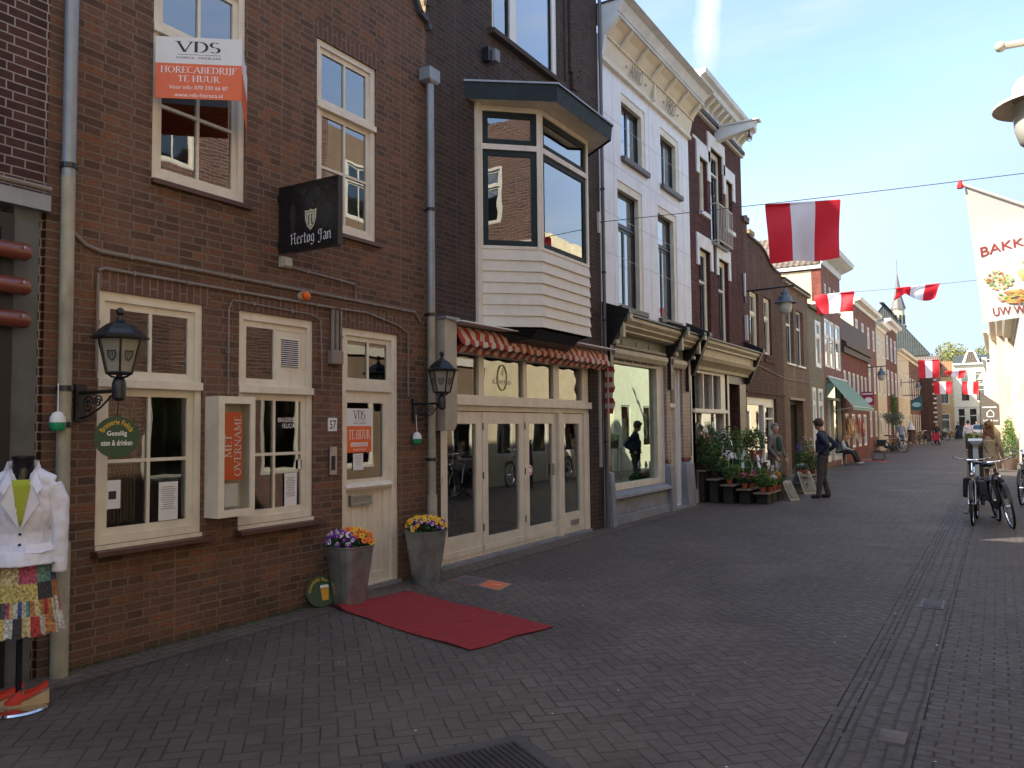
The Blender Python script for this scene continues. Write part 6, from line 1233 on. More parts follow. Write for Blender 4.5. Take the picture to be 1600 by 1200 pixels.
def sit(h=1.7,**k):
    J=dict(head=(0,.12,1.13),neck=(0,.05,.98),chest=(0,.0,.80),pelvis=(0,-.06,.50),shL=(-.16,.02,.93),shR=(.16,.02,.93),elL=(-.22,.08,.68),elR=(.22,.08,.68),wrL=(-.10,.30,.62),wrR=(.10,.30,.62),hipL=(-.09,-.02,.50),hipR=(.09,-.02,.50),knL=(-.10,.38,.50),knR=(.10,.38,.50),anL=(-.11,.50,.10),anR=(.11,.62,.10),toL=(-.12,.65,.05),toR=(.12,.77,.07)); J.update(k); return J
WSH=pm('white_sneaker',(.6,.58,.56),.6)
person('light jacketed long haired woman sitting on the white bench, nearest to the camera',(.0,35.45,0),R(-90),sit(),pm('light_denim',(.38,.42,.46),.85),pm('black_leggings',(.015,.015,.02),.8),HAIRL,shoes=WSH,hairlen=.28)
person('dark dressed brown haired woman sitting on the white bench behind the first',(.02,35.95,0),R(-95),sit(),pm('black_top',(.02,.02,.024),.8),pm('black_leggings',(.015,.015,.02),.8),HAIRL,shoes=WSH,hairlen=.25)
WALK=dict(knL=(-.10,.12,.50),anL=(-.10,.25,.10),toL=(-.11,.40,.06),knR=(.10,-.02,.48),anR=(.10,-.22,.12),toR=(.10,-.08,.04),wrL=(-.26,-.06,.90),wrR=(.26,.18,.92))
person('man in a pale blue shirt and jeans walking toward the camera by the parked bicycles',(.5,53.5,0),R(185),stand(1.78,**WALK),pm('pale_blue_shirt',(.3,.33,.4),.8),pm('blue_jeans',(.06,.12,.24),.85),pm('hair_bald',(.35,.2,.15),.5),vox=.02)
def hijab(t): m=M(); m.sph((0,-.01,1.60),.125,.135,.16,12); m.tube([(0,0,1.55),(0,.0,1.38),(0,.02,1.18)],[.12,.2,.27],14); m.build('white_headscarf',PAPER,t,smooth=True)
person('woman in a white headscarf and brown coat on the left ahead',(-.05+.3,63,0),R(175),stand(1.62),pm('brown_coat',(.10,.07,.06),.85),pm('brown_coat',(.10,.07,.06),.85),None,extra=hijab,skirt=(.35,.26),vox=.02)
person('person in dark clothes pushing the red buggy',(1.55,68,0),R(185),stand(1.66,wrL=(-.2,.3,1.0),wrR=(.2,.3,1.0),elL=(-.24,.05,1.15),elR=(.24,.05,1.15)),BLACK,pm('black_leggings',(0,0,0)),HAIRB,vox=.02)
t=thing('buggy','red baby buggy pushed along the middle of the street','buggy',(1.5,67.4,0),R(5),local=True); m=M(); m.hexa([(-.22,-.1,.35),(.22,-.1,.35),(.22,.35,.3),(-.22,.35,.3),(-.22,-.15,.95),(.22,-.15,.95),(.22,.15,.8),(-.22,.15,.8)]); m.build('seat',pm('buggy_red',(.5,.03,.06),.7),t,bevel=.03); m=M()
for x in (-.25,.25):
    m.tube([(x,.45,1.05),(x,-.1,.5),(x,-.35,.12)],.014,6); m.tube([(x,-.2,.75),(x,.3,.12)],.014,6)
m.build('frame',STEEL,t)
for x in (-.26,.26):
    for y in (-.35,.3): w_=M(); w_.tube([(x-.02,y,.11),(x+.02,y,.11)],.11,14); w_.build('wheel',BLACK,t)
person('person in a long dark robe walking near the end of the street',(2.05,92,0),R(180),stand(1.7),pm('dark_blue_robe',(.02,.03,.05),.85),pm('dark_blue_robe',(0,0,0)),HAIRB,skirt=(.06,.36),vox=.022)
person('person in a red top at the end of the street beside the dark robe',(2.75,97,0),R(180),stand(1.75),pm('red_top',(.4,.04,.03),.8),GTR,HAIRB,vox=.022)
person('person in green clothes far ahead before the cream end house',(3.5,99,0),R(170),stand(1.76),pm('green_coat',(.04,.07,.05),.8),pm('black_leggings',(0,0,0)),HAIRB,vox=.022)
person('man in a white shirt and dark trousers walking away on the right',(3.95,56,0),R(5),stand(1.78,**WALK),pm('white_shirt',(.62,.62,.68),.8),pm('brown_trousers',(.08,.065,.05),.85),HAIRB,vox=.018)
person('woman with long brown hair and beige coat seen from behind at the right',(5.36,22.6,0),R(-15),stand(1.66,wrL=(-.18,.18,1.0)),pm('beige_coat',(.34,.26,.17),.85,bump=.2,bs=20),pm('beige_coat',(0,0,0)),pm('hair_auburn',(.16,.07,.03),.5,var=.35,vs=25,bump=.4,bs=100),hairlen=.30,hs=1.12,skirt=(.55,.24))
# ================================================================ bicycles
def bicycle(label,loc,rotz,frame,parts=True,bags=None,lean=0,wheel_turn=0,group='parked bicycles'):
    t=thing('bicycle',label,'bicycle',loc,0,group,local=True); t.rotation_euler=(lean,0,rotz); R_=.34; wb=.54
    def whl(x,nm):
        m=M(); n=28; m.tube([(x+R_*math.cos(2*PI*k/n),0,R_+R_*math.sin(2*PI*k/n)) for k in range(n)],.019,6,closed=True); w_=m.build(nm,pm('tyre',(.012,.012,.012),.8),t,smooth=True)
        m=M(); m.tube([(x+(R_-.028)*math.cos(2*PI*k/n),0,R_+(R_-.028)*math.sin(2*PI*k/n)) for k in range(n)],.011,5,closed=True); m.tube([(x,-.05,R_),(x,.05,R_)],.02,8)
        m.build('rim',CHROME,w_,smooth=True); m=M()
        for k in range(18): a=2*PI*k/18; m.tube([(x+.015*math.cos(a+1),.02*(-1)**k,R_+.015*math.sin(a+1)),(x+(R_-.03)*math.cos(a),0,R_+(R_-.03)*math.sin(a))],.0014,3)
        m.build('spokes',CHROME,w_)
    whl(-wb,'wheel'); whl(wb,'wheel')
    m=M(); bb=(-.08,0,.29); st=(-.22,0,.78); hb,ht=(.36,0,.66),(.31,0,.86)
    for a,b,r in ((bb,st,.016),(bb,hb,.018),(st,ht,.015),(hb,ht,.02),(bb,(-wb,.05,R_),.010),(bb,(-wb,-.05,R_),.010),(st,(-wb,.05,R_),.009),(st,(-wb,-.05,R_),.009)): m.tube([a,b],r,8)
    m.build('frame',frame,t,smooth=True); m=M()
    for s in (-1,1): m.tube([(hb[0]+.01,s*.045,.64),(wb-.05,s*.05,.5),(wb,s*.05,R_)],.011,6)
    m.build('fork',frame,t,smooth=True); m=M()
    m.tube([ht,(.29,0,1.02)],.013,6); m.tube([(.02,-.29,1.08),(.16,-.27,1.07),(.28,-.17,1.05),(.33,-.05,1.04),(.33,.05,1.04),(.28,.17,1.05),(.16,.27,1.07),(.02,.29,1.08)],.011,6); hb_=m.build('handlebar',CHROME,t,smooth=True)
    m=M(); 
    for s in (-1,1): m.tube([(.02,s*.29,1.08),(.14,s*.275,1.07)],.017,8)
    m.build('grips',pm('grip',(.16,.12,.09),.7),hb_); m=M(); m.tube([st,(-.25,0,.93)],.013,6); m.build('seat_post',CHROME,t)
    m=M(); m.hexa([(-.40,-.10,.93),(-.36,-.10,.93),(-.12,-.025,.94),(-.12,.025,.94),(-.40,-.10,.97),(-.36,-.10,.99),(-.12,-.02,.98),(-.12,.02,.98)]); m.sph((-.33,0,.965),.12,.10,.035,12); m.sph((-.18,0,.965),.09,.035,.025,10); m.build('saddle',BLACK,t,smooth=True)
    m=M(); 
    for y in (-.06,.06): m.tube([(-.30,y,.70),(-.88,y,.70)],.007,5); m.tube([(-.85,y,.70),(-wb,y,R_)],.006,5); m.tube([(-.35,y,.70),(-wb,y,R_)],.006,5)
    for x in (-.35,-.5,-.65,-.85): m.tube([(x,-.06,.70),(x,.06,.70)],.006,5)
    m.build('rear_rack',IRON,t)
    for x,a0,a1 in ((-wb,20,190),(wb,15,150)):
        m=M(); pts=[R(a0+(a1-a0)*k/12) for k in range(13)]
        for p,q_ in zip(pts,pts[1:]): m.poly([(x+.375*math.cos(p),-.028,R_+.375*math.sin(p)),(x+.375*math.cos(q_),-.028,R_+.375*math.sin(q_)),(x+.375*math.cos(q_),.028,R_+.375*math.sin(q_)),(x+.375*math.cos(p),.028,R_+.375*math.sin(p))])
        m.build('mudguard',BLACK,t)
    m=M(); m.box(-.45,.02,-.05,-.03,.23,.37); m.build('chain_case',BLACK,t,bevel=.02); m=M(); m.tube([(-.08,-.07,.29),(-.02,-.09,.14)],.009,6); m.tube([(-.08,.05,.29),(-.14,.08,.44)],.009,6); m.box(-.07,.03,-.17,-.09,.125,.145); m.box(-.19,-.09,.08,.16,.435,.455); m.build('pedals',IRON,t)
    m=M(); m.sph((.40,0,.80),.04,.035,.035,10); m.build('headlight',CHROME,t,smooth=True)
    if bags:
        m=M()
        for s in (-1,1): m.hexa([(-.80,s*.075,.36),(-.42,s*.075,.36),(-.42,s*.20,.36),(-.80,s*.20,.36),(-.84,s*.07,.70),(-.38,s*.07,.70),(-.38,s*.185,.70),(-.84,s*.185,.70)])
        m.build('panniers',bags,t,bevel=.03)
    return t
BAGB=pm('black_canvas',(.018,.018,.022),.8,bump=.2); BAGG=pm('grey_canvas',(.07,.065,.08),.8,bump=.2)
bicycle('silver bicycle with black panniers facing the camera, left of the two in front',(5.17,15.6,0),R(-92),pm('silver_frame',(.45,.46,.47),.3,metal=.6),bags=BAGB,lean=R(0))
bicycle('black bicycle with grey panniers leaning right beside the silver one',(5.60,15.35,0),R(-80),pm('black_frame',(.02,.02,.024),.3),bags=BAGG,lean=R(9))
bicycle('third bicycle, pale, by the right house wall',(6.0,19.6,0),R(-100),pm('pale_frame',(.4,.45,.43),.4))
bicycle('fourth bicycle behind the pale one at the right edge',(6.05,22.4,0),R(-95),pm('black_frame',(0,0,0)))
bicycle('silver bicycle parked side on under the olive tree',(.35,50.5,0),R(6),pm('silver_frame',(0,0,0)),bags=BAGB)
bicycle('black bicycle behind the silver one under the olive tree',(.2,51.6,0),R(-12),pm('black_frame',(0,0,0)),bags=BAGB)
for i,(x,y,r) in enumerate(((.15,70,-100),(.35,72,-98),(.2,74,-95),(.75,87,-20),(.9,90,-60),(1.1,92,-20),(.6,95,-70))):
    bicycle(['dark bicycle nearest of the row before the dark corner tower','second dark bicycle in the row before the dark corner tower','third dark bicycle closest to the dark corner tower wall','dark bicycle beyond the tower corner, leftmost','dark bicycle beyond the tower, turned to the street','dark bicycle beyond the tower, side on at right','farthest dark bicycle under the church wall'][i],(x,y,0),R(r),pm('black_frame',(0,0,0)),bags=BAGB if i%2 else None)
# menu pillar, board
t=thing('menu_lectern','white metal lectern post between dark boards behind the silver bicycle','lectern',(5.14,18.7,0)); m=M(); m.box(5.10,5.19,18.67,18.73,0,1.22); m.hexa([(5.10,18.6,1.20),(5.19,18.6,1.20),(5.19,18.8,1.2),(5.10,18.8,1.2),(5.02,18.55,1.29),(5.27,18.55,1.29),(5.27,18.85,1.33),(5.02,18.85,1.33)]); m.build('post',pm('white_metal',(.55,.62,.63),.4),t,bevel=.004)
m=M(); m.box(5.01,5.095,18.76,18.79,0,1.18); m.box(5.195,5.27,18.76,18.79,0,1.18); m.tube([(5.0,18.78,1.2),(5.28,18.78,1.2),(5.36,18.6,1.05)],.012,6); m.build('dark_boards',pm('dark_board',(.03,.022,.02),.6),t)
t=thing('pavement_planter','small round green plant in a pot on a pale chair frame behind the lectern','planter',(5.0,24.2,0)); m=M(); m.lathe((5.0,24.2,.95),[(.13,0),(.17,.22)],12); m.build('pot',pm('brown_pot',(.08,.05,.04),.7),t); m=M(); m.leaves((5.0,24.2,1.27),(.2,.2,.16),260,.03); m.build('foliage',LEAF3,t); m=M(); m.box(4.80,5.22,24.05,24.4,.92,.95)
for x in (4.82,5.18):
    for y in (24.07,24.37): m.tube([(x,y,0),(x,y,.93)],.018,6)
m.build('stool',pm('pale_wood',(.35,.28,.19),.7),t)
for (x,y,z,r_,lab) in ((5.85,33,.9,.28,'leafy shrub before the pale right wall'),(5.85,37,1.1,.26,'taller shrub farther along the right wall')):
    t=thing('potted_shrub',lab,'shrub',(x,y,0)); m=M(); m.lathe((x,y,0),[(.18,0),(.24,.4)],14); m.build('pot',pm('brown_pot',(0,0,0)),t); m=M(); m.leaves((x,y,z),(r_,r_,z*.6),500,.045); m.leaves((x+.05,y,z+.4),(r_*.6,r_*.6,.4),250,.04,1); m.build('foliage',[LEAF,LEAF3],t)
# car
t=thing('white_car','white car parked ahead on the right facing the camera','car',(4.05,88,0),local=True); WC=pm('car_white',(.68,.66,.6),.3,dirt=0); m=M()
prof=[(.0,.25),(.0,.75),(.15,.85),(1.0,.98),(1.75,1.42),(3.1,1.45),(3.9,1.0),(4.2,.9),(4.25,.3)]; secs=[]
def sec(k): return -.86 if k==0 else .86
m.V=[];b=0
for (f,ins) in ((-.84,0),(-.88,0),(.88,0),(.84,0)):
    for (y,z) in prof: m.V.append(Vector((f*(1-.18*max(0,(z-.95))/.5),y,z)))
n=len(prof)
for s in range(3):
    for i in range(n-1): m.F.append([s*n+i,s*n+i+1,(s+1)*n+i+1,(s+1)*n+i]); m.I.append(0)
m.F.append(list(range(n))); m.F.append([3*n+i for i in range(n)][::-1]); m.I+=[0,0]; m.build('body',WC,t,smooth=True,bevel=.02)
m=M(); m.poly([(-.70,1.03,1.0),(.70,1.03,1.0),(.60,1.72,1.41),(-.60,1.72,1.41)]); m.V=[v+Vector((0,-.02,.02)) for v in m.V]; m.build('windscreen',pm('car_glass',(.03,.06,.10),.1),t)
m=M(); m.box(-.5,.5,-.02,.01,.30,.52); m.box(-.25,.25,-.03,-.021,.36,.46,1); m.build('grille',[BLACK,PAPER],t)
for s in (-1,1): 
    m=M(); m.sph((s*.66,.05,.68),.16,.06,.08,10); m.build('headlight',CHROME,t,smooth=True)
    for y in (.85,3.35): m=M(); m.tube([(s*.70,y,.31),(s*.88,y,.31)],.31,20); m.build('wheel',pm('tyre',(0,0,0)),t)
    m=M(); m.sph((s*.95,1.2,1.0),.09,.06,.06,8); m.build('wing_mirror',WC,t,smooth=True)
# bench, rack, carpet
t=thing('bench','small white wooden bench by the awning shop','bench',(-.18,35.7,0)); m=M(); m.box(-.45,.05,35.2,36.3,.42,.46); m.build('seat',WHITEP,t,bevel=.005)
for x in (-.42,.0):
    for y in (35.25,36.22): m=M(); m.box(x-.03,x+.03,y-.03,y+.03,0,.42); m.build('leg',WHITEP,t)
m=M(); m.box(-.42,.0,35.24,35.27,.10,.15); m.box(-.42,0,35.24,35.27,.34,.42); m.build('rails',WHITEP,t)
t=thing('display_rack','low dark wire rack standing on the distant red carpet','rack',(.95,39,0)); m=M()
for x in (.70,1.17):
    for y in (38.8,39.3): m.tube([(x,y,0),(x,y,.45)],.014,5)
for z in (.05,.43): m.tube([(.7,38.8,z),(1.17,38.8,z),(1.17,39.3,z),(.7,39.3,z)],.014,5,closed=True)
m.build('wire_frame',IRON,t)
m=M(); m.hexa([(-.3,39.9,0),(1.25,38.0,0),(1.5,38.6,0),(-.05,41,0)]+[(-.3,39.9,.012),(1.25,38.0,.012),(1.5,38.6,.012),(-.05,41,.012)]); tag(m.build('small_red_carpet',pm('carpet_bright',(.5,.08,.06),.9)),'distant narrow red carpet before the red brick hall','carpet')
# goods under green awning
t=thing('hanging_goods','golden bags and scarves hanging on the wall under the green awning','goods',(.1,37,1.7)); random.seed(8); m=M(); mats=[pm('gold_cloth',(.5,.3,.08),.6),pm('rust_cloth',(.4,.12,.04),.7),pm('cream_cloth',(.6,.5,.35),.7),pm('red_cloth',(.35,.03,.05),.7)]
for i in range(34):
    y=36.3+random.random()*5; z=1.95-random.random()*.5; h_=random.uniform(.2,.7); m.hexa([(.05,y,z-h_),(.13,y,z-h_),(.13,y+.18,z-h_),(.05,y+.18,z-h_),(.06,y+.03,z),(.1,y+.03,z),(.1,y+.14,z),(.06,y+.14,z)],i%4)
m.build('bags',mats,t)
# olive tree, climber
t=thing('olive_tree','round grey green olive tree in a pot above the parked bicycles','tree',(.15,52.8,0)); m=M(); m.tube([(.15,52.8,.4),(.17,52.8,1.2),(.14,52.8,1.7)],.035,6); m.build('trunk',MC['bark'],t); m=M(); m.lathe((.15,52.8,0),[(.2,0),(.28,.5)],14); m.build('pot',pm('brown_pot',(0,0,0)),t)
m=M()
for k in range(12): a=k*2.4; m.leaves((.15+.3*math.cos(a),52.8+.3*math.sin(a),1.95+.2*math.sin(k*1.7)),(.32,.32,.24),150,.045)
m.build('crown',LEAFG,t)
t=thing('climbing_plant','bright green climbing plant on the brown house front','climber',(-.4,60,1.3)); m=M()
for k in range(7): m.leaves((-.42,59.6+.25*math.sin(k),1.7+.28*k),(.22,.5,.28),140,.06)
m.build('foliage',leafm('leaf_bright',(.07,.20,.03)),t)
# ================================================================ flower stand
def bench_row(label,x0,x1,y0,y1,z):
    t=thing('plant_bench',label,'bench',(x0,y0,0),group='stepped plant benches'); m=M(); m.box(x0,x1,y0,y1,z-.03,z); m.build('board',WOOD,t,bevel=.004)
    m=M(); k=0; y=y0+.12
    while y<y1-.3: m.box(x0+.03,x1-.06,y,y+.40,.0,z-.032); y+=.48
    m.build('crates',DARKWOOD,t,bevel=.008)
bench_row('front board of the plant stand on dark crates, lowest step',1.14,1.46,17.0,18.9,.24); bench_row('second step of the plant stand behind the lowest',.82,1.12,16.85,19.0,.32)
bench_row('third step of the plant stand',.50,.80,16.8,19.4,.40); bench_row('fourth step of the plant stand',.22,.48,16.75,19.6,.52); bench_row('highest step of the plant stand against the shop window',-.0+.02,.20,16.72,19.6,.70)
random.seed(21)
def potplant(label,x,y,z,r,h,leaf,fl=None,nf=30,potm=None,ph=.11,tagp=False,tall=0,pr=.065,fs=.016):
    t=thing('potted_plant',label,'plant',(x,y,z),random.random()*6,'potted plants on the stand',local=True)
    m=M(); m.lathe((0,0,0),[(pr*.72,0),(pr,ph),(pr*1.08,ph),(pr*1.08,ph-.02)],12); m.build('pot',potm or TERRA,t,smooth=True)
    m=M(); 
    for k in range(5): a=k*1.3; m.tube([(0,0,ph),(r*.3*math.cos(a),r*.3*math.sin(a),ph+h*.5)],.003,3)
    m.leaves((0,0,ph+h*.5),(r,r,h*.55),int(190+900*r),.032+.03*r)
    m.build('foliage',leaf,t)
    if fl:
        m=M()
        for k in range(nf):
            a=random.random()*6.28; q_=r*math.sqrt(random.random())*.95; zz_=ph+h*(.75+.4*(1-(q_/r)**2))+random.uniform(-.04,.04)+tall*random.random(); c_=Vector((q_*math.cos(a),q_*math.sin(a),zz_)); nn=Vector((math.cos(a)*.6,math.sin(a)*.6-.3,.6)).normalized(); U=nn.orthogonal().normalized(); V2=nn.cross(U)
            for j in range(4): b=j*PI/2; d_=U*math.cos(b)+V2*math.sin(b); e_=nn.cross(d_); cc=c_+d_*fs*.6; m.poly([cc-d_*fs*.6,cc+e_*fs*.5,cc+d_*fs*.7,cc-e_*fs*.5])
        m.build('flowers',fl,t)
    if tagp:
        m=M(); hh=ph+h+.16; m.tube([(.02,0,ph),(.03,-.02,hh)],.003,4); m.hexa([(.0,-.025,hh-.02),(.055,-.03,hh-.02),(.058,-.027,hh-.02),(.003,-.022,hh-.02),(.01,-.06,hh+.10),(.065,-.065,hh+.10),(.068,-.062,hh+.1),(.013,-.057,hh+.1)]); m.build('price_tag',PAPER,t)
    return t
P0=[
('trailing light green plant hanging over the front edge of the stand',1.42,17.3,.24,.12,.18,LEAF3,None,1,1),
('white flowered small pot beside the lavender on the front step',1.40,17.62,.24,.09,.16,LEAF,PWHITE,1,1),
('red flowered pot near the far end of the front step',1.40,18.05,.24,.10,.18,LEAF,PRED,1,1),
('tall tagged seedling between the second and front step',1.10,17.85,.32,.10,.28,LEAF3,None,1,1),
('tall tagged herb at the middle of the third step',.76,17.58,.40,.12,.3,LEAF,None,0,1),
('orange marigold pot by the near end of the second step',1.06,17.14,.32,.09,.15,LEAF,PORA,1,1),
('dense light green bush between the fourth and third step',.56,18.15,.40,.18,.34,LEAF3,None,0,1),
('terracotta pot of green leaves at the very front corner of the stand',1.30,17.12,.24,.13,.24,LEAF,None,1,1),
('red pot with an orange and red flower beside the front corner',1.36,17.85,.24,.07,.16,LEAF,PRED,1,1),
('front step plant with yellow flowers and a white tag',1.32,18.25,.24,.11,.20,LEAF3,PYEL,1,1),
('front step plant with tall white tag near its far end',1.30,18.65,.24,.12,.2,LEAF2,None,1,1),
('grey green lavender pot on the front step',1.30,17.5,.24,.11,.2,LEAFG,None,1,1),
('pink flowered pot nearest the camera on the second step',.97,16.98,.32,.13,.16,LEAF2,PINK,1,1),
('dark leafy pot next to the pink one on the second step',.97,17.3,.32,.12,.2,LEAF2,None,1,0),
('pot of pink heather in the middle of the second step',.98,17.65,.32,.12,.16,LEAF2,PINK,1,1),
('fern like plant on the second step',.97,18.05,.32,.15,.24,LEAF,None,0,1),
('small orange flowered plant on the second step',.97,18.5,.32,.12,.2,LEAF,PORA,0,1),
('white tagged green plant at the near end of the third step',.66,16.95,.40,.13,.24,LEAF,None,1,1),
('light green plant on the third step',.66,17.35,.40,.17,.26,LEAF3,None,0,1),
('rust leaved plant on the third step',.66,17.8,.40,.17,.22,leafm('leaf_rust',(.16,.07,.03)),None,0,1),
('round dark plant on the third step',.66,18.3,.40,.18,.26,LEAF2,None,0,0),
('green bush on the far end of the third step',.66,18.9,.40,.18,.3,LEAF,None,0,1),
('dark shrub at the near end of the fourth step',.36,16.95,.52,.17,.34,LEAF2,None,0,0),
('yellow flower with large tag on the fourth step',.38,17.4,.52,.14,.3,LEAF,PYEL,0,1),
('white cyclamen cluster on the fourth step',.36,17.9,.52,.2,.34,LEAF2,PWHITE,0,0),
('broad green plant on the fourth step',.36,18.4,.52,.2,.38,LEAF,None,0,1),
('variegated plant at the far end of the fourth step',.36,18.95,.52,.2,.4,LEAF3,None,0,0),
('salmon flowered shrub nearest the white house pier',.12,16.95,.70,.19,.55,LEAF2,PSAL,0,1),
('salmon rose bush second on the highest step',.12,17.35,.70,.18,.5,LEAF,PSAL,0,1),
('tall green shrub in the middle of the highest step',.13,17.8,.70,.22,.6,LEAF,None,0,1),
('white flowered shrub on the highest step',.13,18.3,.70,.22,.55,LEAF2,PWHITE,0,0),
('tallest leafy bush at the far end of the highest step',.14,18.85,.70,.25,.75,LEAF,None,0,0)]
for (lab,x,y,z,r,h,lf,fl,tr,tg) in P0: potplant(lab,x,y,z,r*1.15,h*1.1,lf,fl,60 if fl in(PINK,PWHITE) else 22,potm=TERRA if tr else BLACK,tagp=bool(tg))
potplant('large terracotta pot of bay leaves standing behind the florist',.45,20.0,.75,.28,.55,LEAF,None,ph=.28,pr=.16)
potplant('big broad leaved plant beside the bay pot',.2,19.95,.7,.25,.6,LEAF3,None,ph=.25,pr=.14,potm=PAPER)
potplant('purple hyacinth on the trolley right of the florist',1.28,20.9,.55,.10,.35,LEAF,PPUR,50,tall=.15,potm=TERRA)
potplant('cactus like round plant in a wide terracotta bowl on the trolley',1.45,20.3,.42,.17,.12,LEAFG,PWHITE,14,ph=.14,pr=.16)
potplant('yellow orange flowered bush at the right end of the stand',1.50,21.6,.30,.24,.45,LEAF,PORA,40,potm=TERRA,ph=.2,pr=.13)
potplant('tall white flowered plant right of the hyacinth',1.35,21.5,.3,.2,.75,LEAF,PWHITE,30,potm=BLACK,ph=.2,pr=.12)
t=thing('plant_trolley','thin metal trolley carrying pots right of the florist','trolley',(1.4,20.6,0)); m=M()
for x in (1.18,1.62):
    for y in (20.1,21.1): m.tube([(x,y,0),(x,y,.55)],.012,5)
for z in (.25,.41): m.box(1.16,1.64,20.08,21.12,z-.01,z)
m.build('rack',ZINC,t)
t=thing('plant_plinth','dark plinth under the large pots behind the florist','plinth',(.3,20,0)); m=M(); m.box(.0,.65,19.75,20.2,0,.70); m.box(-.0,.67,19.74,20.22,.70,.74); m.build('block',DARKWOOD,t)
def aboard(label,x,y,r,w,h,dark):
    t=thing('sandwich_board',label,'sandwich board',(x,y,0),r,local=True)
    for s in (-1,1):
        m=M(); m.hexa([(-w/2,s*.22,0),(w/2,s*.22,0),(w/2,s*.24,0),(-w/2,s*.24,0),(-w/2,s*.01,h),(w/2,s*.01,h),(w/2,s*.03,h),(-w/2,s*.03,h)]); b=m.build('panel',pm('grey_board_frame',(.33,.32,.29),.6,dirt=.3),t)
        m=M(); m.hexa([(-w/2+.05,s*.222,.06),(w/2-.05,s*.222,.06),(w/2-.05,s*.232,.06),(-w/2+.05,s*.232,.06),(-w/2+.05,s*.05,h-.05),(w/2-.05,s*.05,h-.05),(w/2-.05,s*.062,h-.05),(-w/2+.05,s*.062,h-.05)]); m.build('writing_face',pm('board_face',(.16,.16,.14),.6,var=.5,vs=30),b)
aboard('narrow white sandwich board at the foot of the plant stand',1.50,18.3,R(70),.34,.42,0)
aboard('larger grey sandwich board behind the standing man',1.48,20.25+.0,R(60),.45,.52,0)
# ================================================================ mannequin
t=thing('shop_mannequin','headless black mannequin in a white jacket and patchwork skirt at the left photo edge','mannequin',(.50,2.655,0),R(-122),local=True); t.scale=(.98,1.05,1.0)
JK=pm('white_jacket',(.66,.68,.78),.8,var=.05,bump=.35,bs=14,bd=.02)
m=M(); m.lathe((0,.01,1.36),[(.075,-.06),(.062,.0),(.060,.12),(.066,.135),(.066,.145),(.05,.15)],20); m.lathe((0,0,.06),[(.018,0),(.018,1.2)],10); m.build('bust_neck',pm('gloss_black',(.01,.01,.014),.15),t,smooth=True)
m=M(); m.lathe((0,0,0),[(.175,0),(.18,.012),(.17,.022),(.03,.03),(.02,.06)],36); m.build('chrome_base',CHROME,t,smooth=True)
m=M(); m.tube([(0,0,.90),(0,.0,1.0),(0,0,1.06),(0,.015,1.18),(0,.0,1.30),(0,0,1.38)],[.175,.152,.148,.172,.165,.07],20)
m.V=[Vector((v.x*1.0,v.y*.74,v.z)) for v in m.V]; m.tube([(-.16,0,1.335),(-.08,0,1.375),(.08,0,1.375),(.16,0,1.335)],[.052,.06,.06,.052],12)
for s in (-1,1): m.tube([(s*.155,0,1.33),(s*.195,.0,1.24),(s*.203,.01,1.10),(s*.205,.02,.95),(s*.20,.03,.80)],[.058,.058,.052,.045,.05],12)
m.tube([(0,0,.865),(0,0,.915),(0,0,.955)],[.205,.19,.178],20)
jk=remesh(m,'jacket',JK,t,.0075,2,.0085,10)
def onj(x,z,o=.0): # front surface y of the torso
    r=.17 if z>1.1 else .15; return math.sqrt(max(0,1-(x/r)**2))*r*.74+.012+o
m=M()   # green top in the V
for i in range(8):
    z0=1.10+.27*i/8; z1=1.10+.27*(i+1)/8; w0=.055*(i/8)+.004; w1=.055*((i+1)/8)+.004
    m.poly([(-w0,onj(w0,z0,.006),z0),(w0,onj(w0,z0,.006),z0),(w1,onj(w1,z1,.006)-.02*(i>6),z1),(-w1,onj(w1,z1,.006)-.02*(i>6),z1)])
m.build('lime_top',pm('lime_cloth',(.30,.36,.03),.8),t)
m=M()
for s in (-1,1):  # lapels and stand collar
    m.poly([(s*.004,onj(0,1.10,.012),1.08),(s*.10,onj(.1,1.25,.022),1.235),(s*.085,onj(.08,1.28,.026),1.285),(s*.11,onj(.1,1.3,.022),1.32),(s*.07,.06,1.42),(s*.048,onj(.05,1.34,.004),1.36)])
    m.poly([(s*.07,.06,1.42),(s*.11,onj(.1,1.3,.02),1.32),(s*.105,.0,1.40),(s*.082,-.01,1.475)])
m.poly([(-.082,-.01,1.475),(.082,-.01,1.475),(.10,-.02,1.39),(-.10,-.02,1.39)]); m.poly([(-.082,-.01,1.475),(-.05,-.075,1.48),(.05,-.075,1.48),(.082,-.01,1.475),(.1,-.02,1.39),(.06,-.1,1.38),(-.06,-.1,1.38),(-.1,-.02,1.39)])
cl=m.build('collar',JK,jk); so_=cl.modifiers.new('solid','SOLIDIFY'); so_.thickness=.006
m=M()
for s in (-1,1):
    p=[(s*.03,.150,.985),(s*.16,.085,.985),(s*.175,.095,.945),(s*.11,.152,.935),(s*.03,.178,.94)]; m.poly(p)
pc=m.build('pocket_flaps',JK,jk); so_=pc.modifiers.new('solid','SOLIDIFY'); so_.thickness=.006
m=M(); m.sph((.0,.128,1.05),.009,.005,.009,8); m.sph((0,.14,.99),.009,.005,.009,8); m.build('buttons',BLACK,jk)
sk_=[pm('patch_%d'%i,c,.8,var=.75,vs=70) for i,c in enumerate([(.3,.03,.025),(.42,.36,.2),(.04,.07,.18),(.42,.42,.4),(.32,.14,.05),(.03,.03,.035),(.34,.07,.14),(.09,.2,.18),(.4,.34,.12),(.45,.44,.42),(.06,.06,.07)])]
m=M(); rs=random.Random(4); N2=30; rows_=[(.875,.175,.17),(.76,.188,.2),(.66,.2,.21),(.57,.215,.24),(.47,.235,.25)]
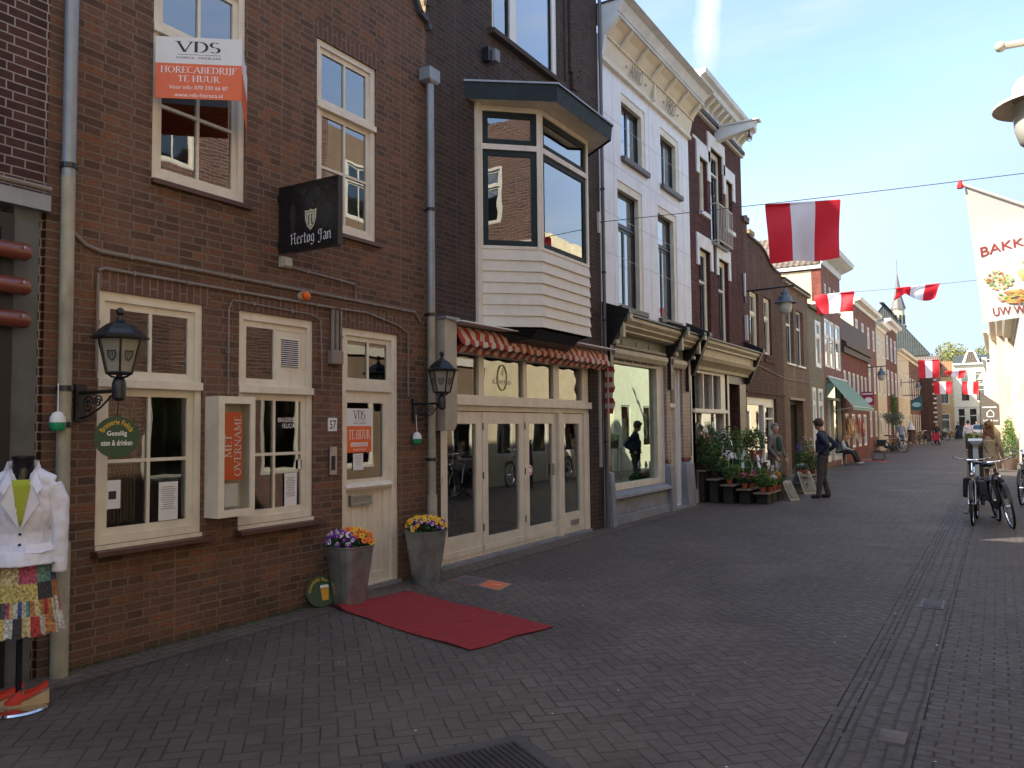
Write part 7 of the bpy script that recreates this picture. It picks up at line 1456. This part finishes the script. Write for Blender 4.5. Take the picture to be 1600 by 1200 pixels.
for k in range(4):
    z0,z1=rows_[k][0],rows_[k+1][0]; r0,r1=rows_[k][1],rows_[k+1][1]; c_=0
    for i in range(N2*2):
        a=2*PI*i/(N2*2); b=2*PI*(i+1)/(N2*2); wv=lambda a_,zz: 1+.05*math.sin(a_*13)*(.9-zz)*3
        if i%(5 if k<2 else (1 if k==2 else 2))==0: c_=rs.randrange(11)
        f=lambda a_,r,z: (math.cos(a_)*r*wv(a_,z),math.sin(a_)*r*.8*wv(a_,z),z-(.02*abs(math.sin(a_*9)) if z<.55 else 0))
        m.poly([f(a,r0,z0),f(b,r0,z0),f(b,r1,z1),f(a,r1,z1)],c_)
m.build('patchwork_skirt',sk_,t)
# wedge shoes
SR=pm('red_suede',(.50,.035,.02),.7); ES=pm('espadrille_sole',(.45,.33,.2),.8,bump=.3)
def shoe(label,x,y,r):
    t=thing('wedge_shoe',label,'shoe',(x,y,.024),r,local=True); m=M(); L_=[(-.11,.028),(-.06,.036),(0,.036),(.06,.043),(.10,.036),(.125,.015)]
    top=[.075,.062,.038,.022,.016,.014]
    for (a,b),h0,h1 in zip(zip(L_,L_[1:]),top,top[1:]):
        m.hexa([(a[0],-a[1],0),(b[0],-b[1],0),(b[0],b[1],0),(a[0],a[1],0),(a[0],-a[1],h0),(b[0],-b[1],h1),(b[0],b[1],h1),(a[0],a[1],h0)])
    m.build('wedge_sole',ES,t,smooth=False)
    m=M()
    for i in range(8):
        for j in range(8):
            def g_(i_,j_): s=i_/8; a=PI*j_/8; x_=.035+.085*s; w=.043*(1-.5*max(0,s-.5)*1.6)+.002; h=.055*(1-s)+.022; return (x_,w*math.cos(a),.018+h*math.sin(a)*(.75 if s>.85 else 1))
            m.poly([g_(i,j),g_(i+1,j),g_(i+1,j+1),g_(i,j+1)])
    m.build('red_toe',SR,t,smooth=True)
    m=M()
    for s in (-1,1):
        m.poly([(.045,s*.042,.03),(.045,s*.040,.07),(-.03,s*.037,.085),(-.10,s*.028,.125),(-.105,s*.028,.10),(-.03,s*.039,.06)])
    m.poly([(-.10,-.028,.125),(-.10,.028,.125),(-.105,.028,.10),(-.105,-.028,.10)]); a_=m.build('red_strap',SR,t); k=a_.modifiers.new('s','SOLIDIFY'); k.thickness=.004
shoe('right red wedge sandal on the chrome mannequin base',.54,2.69,R(-120)); shoe('left red wedge sandal on the chrome mannequin base, cut by the photo edge',.43,2.605,R(-125))
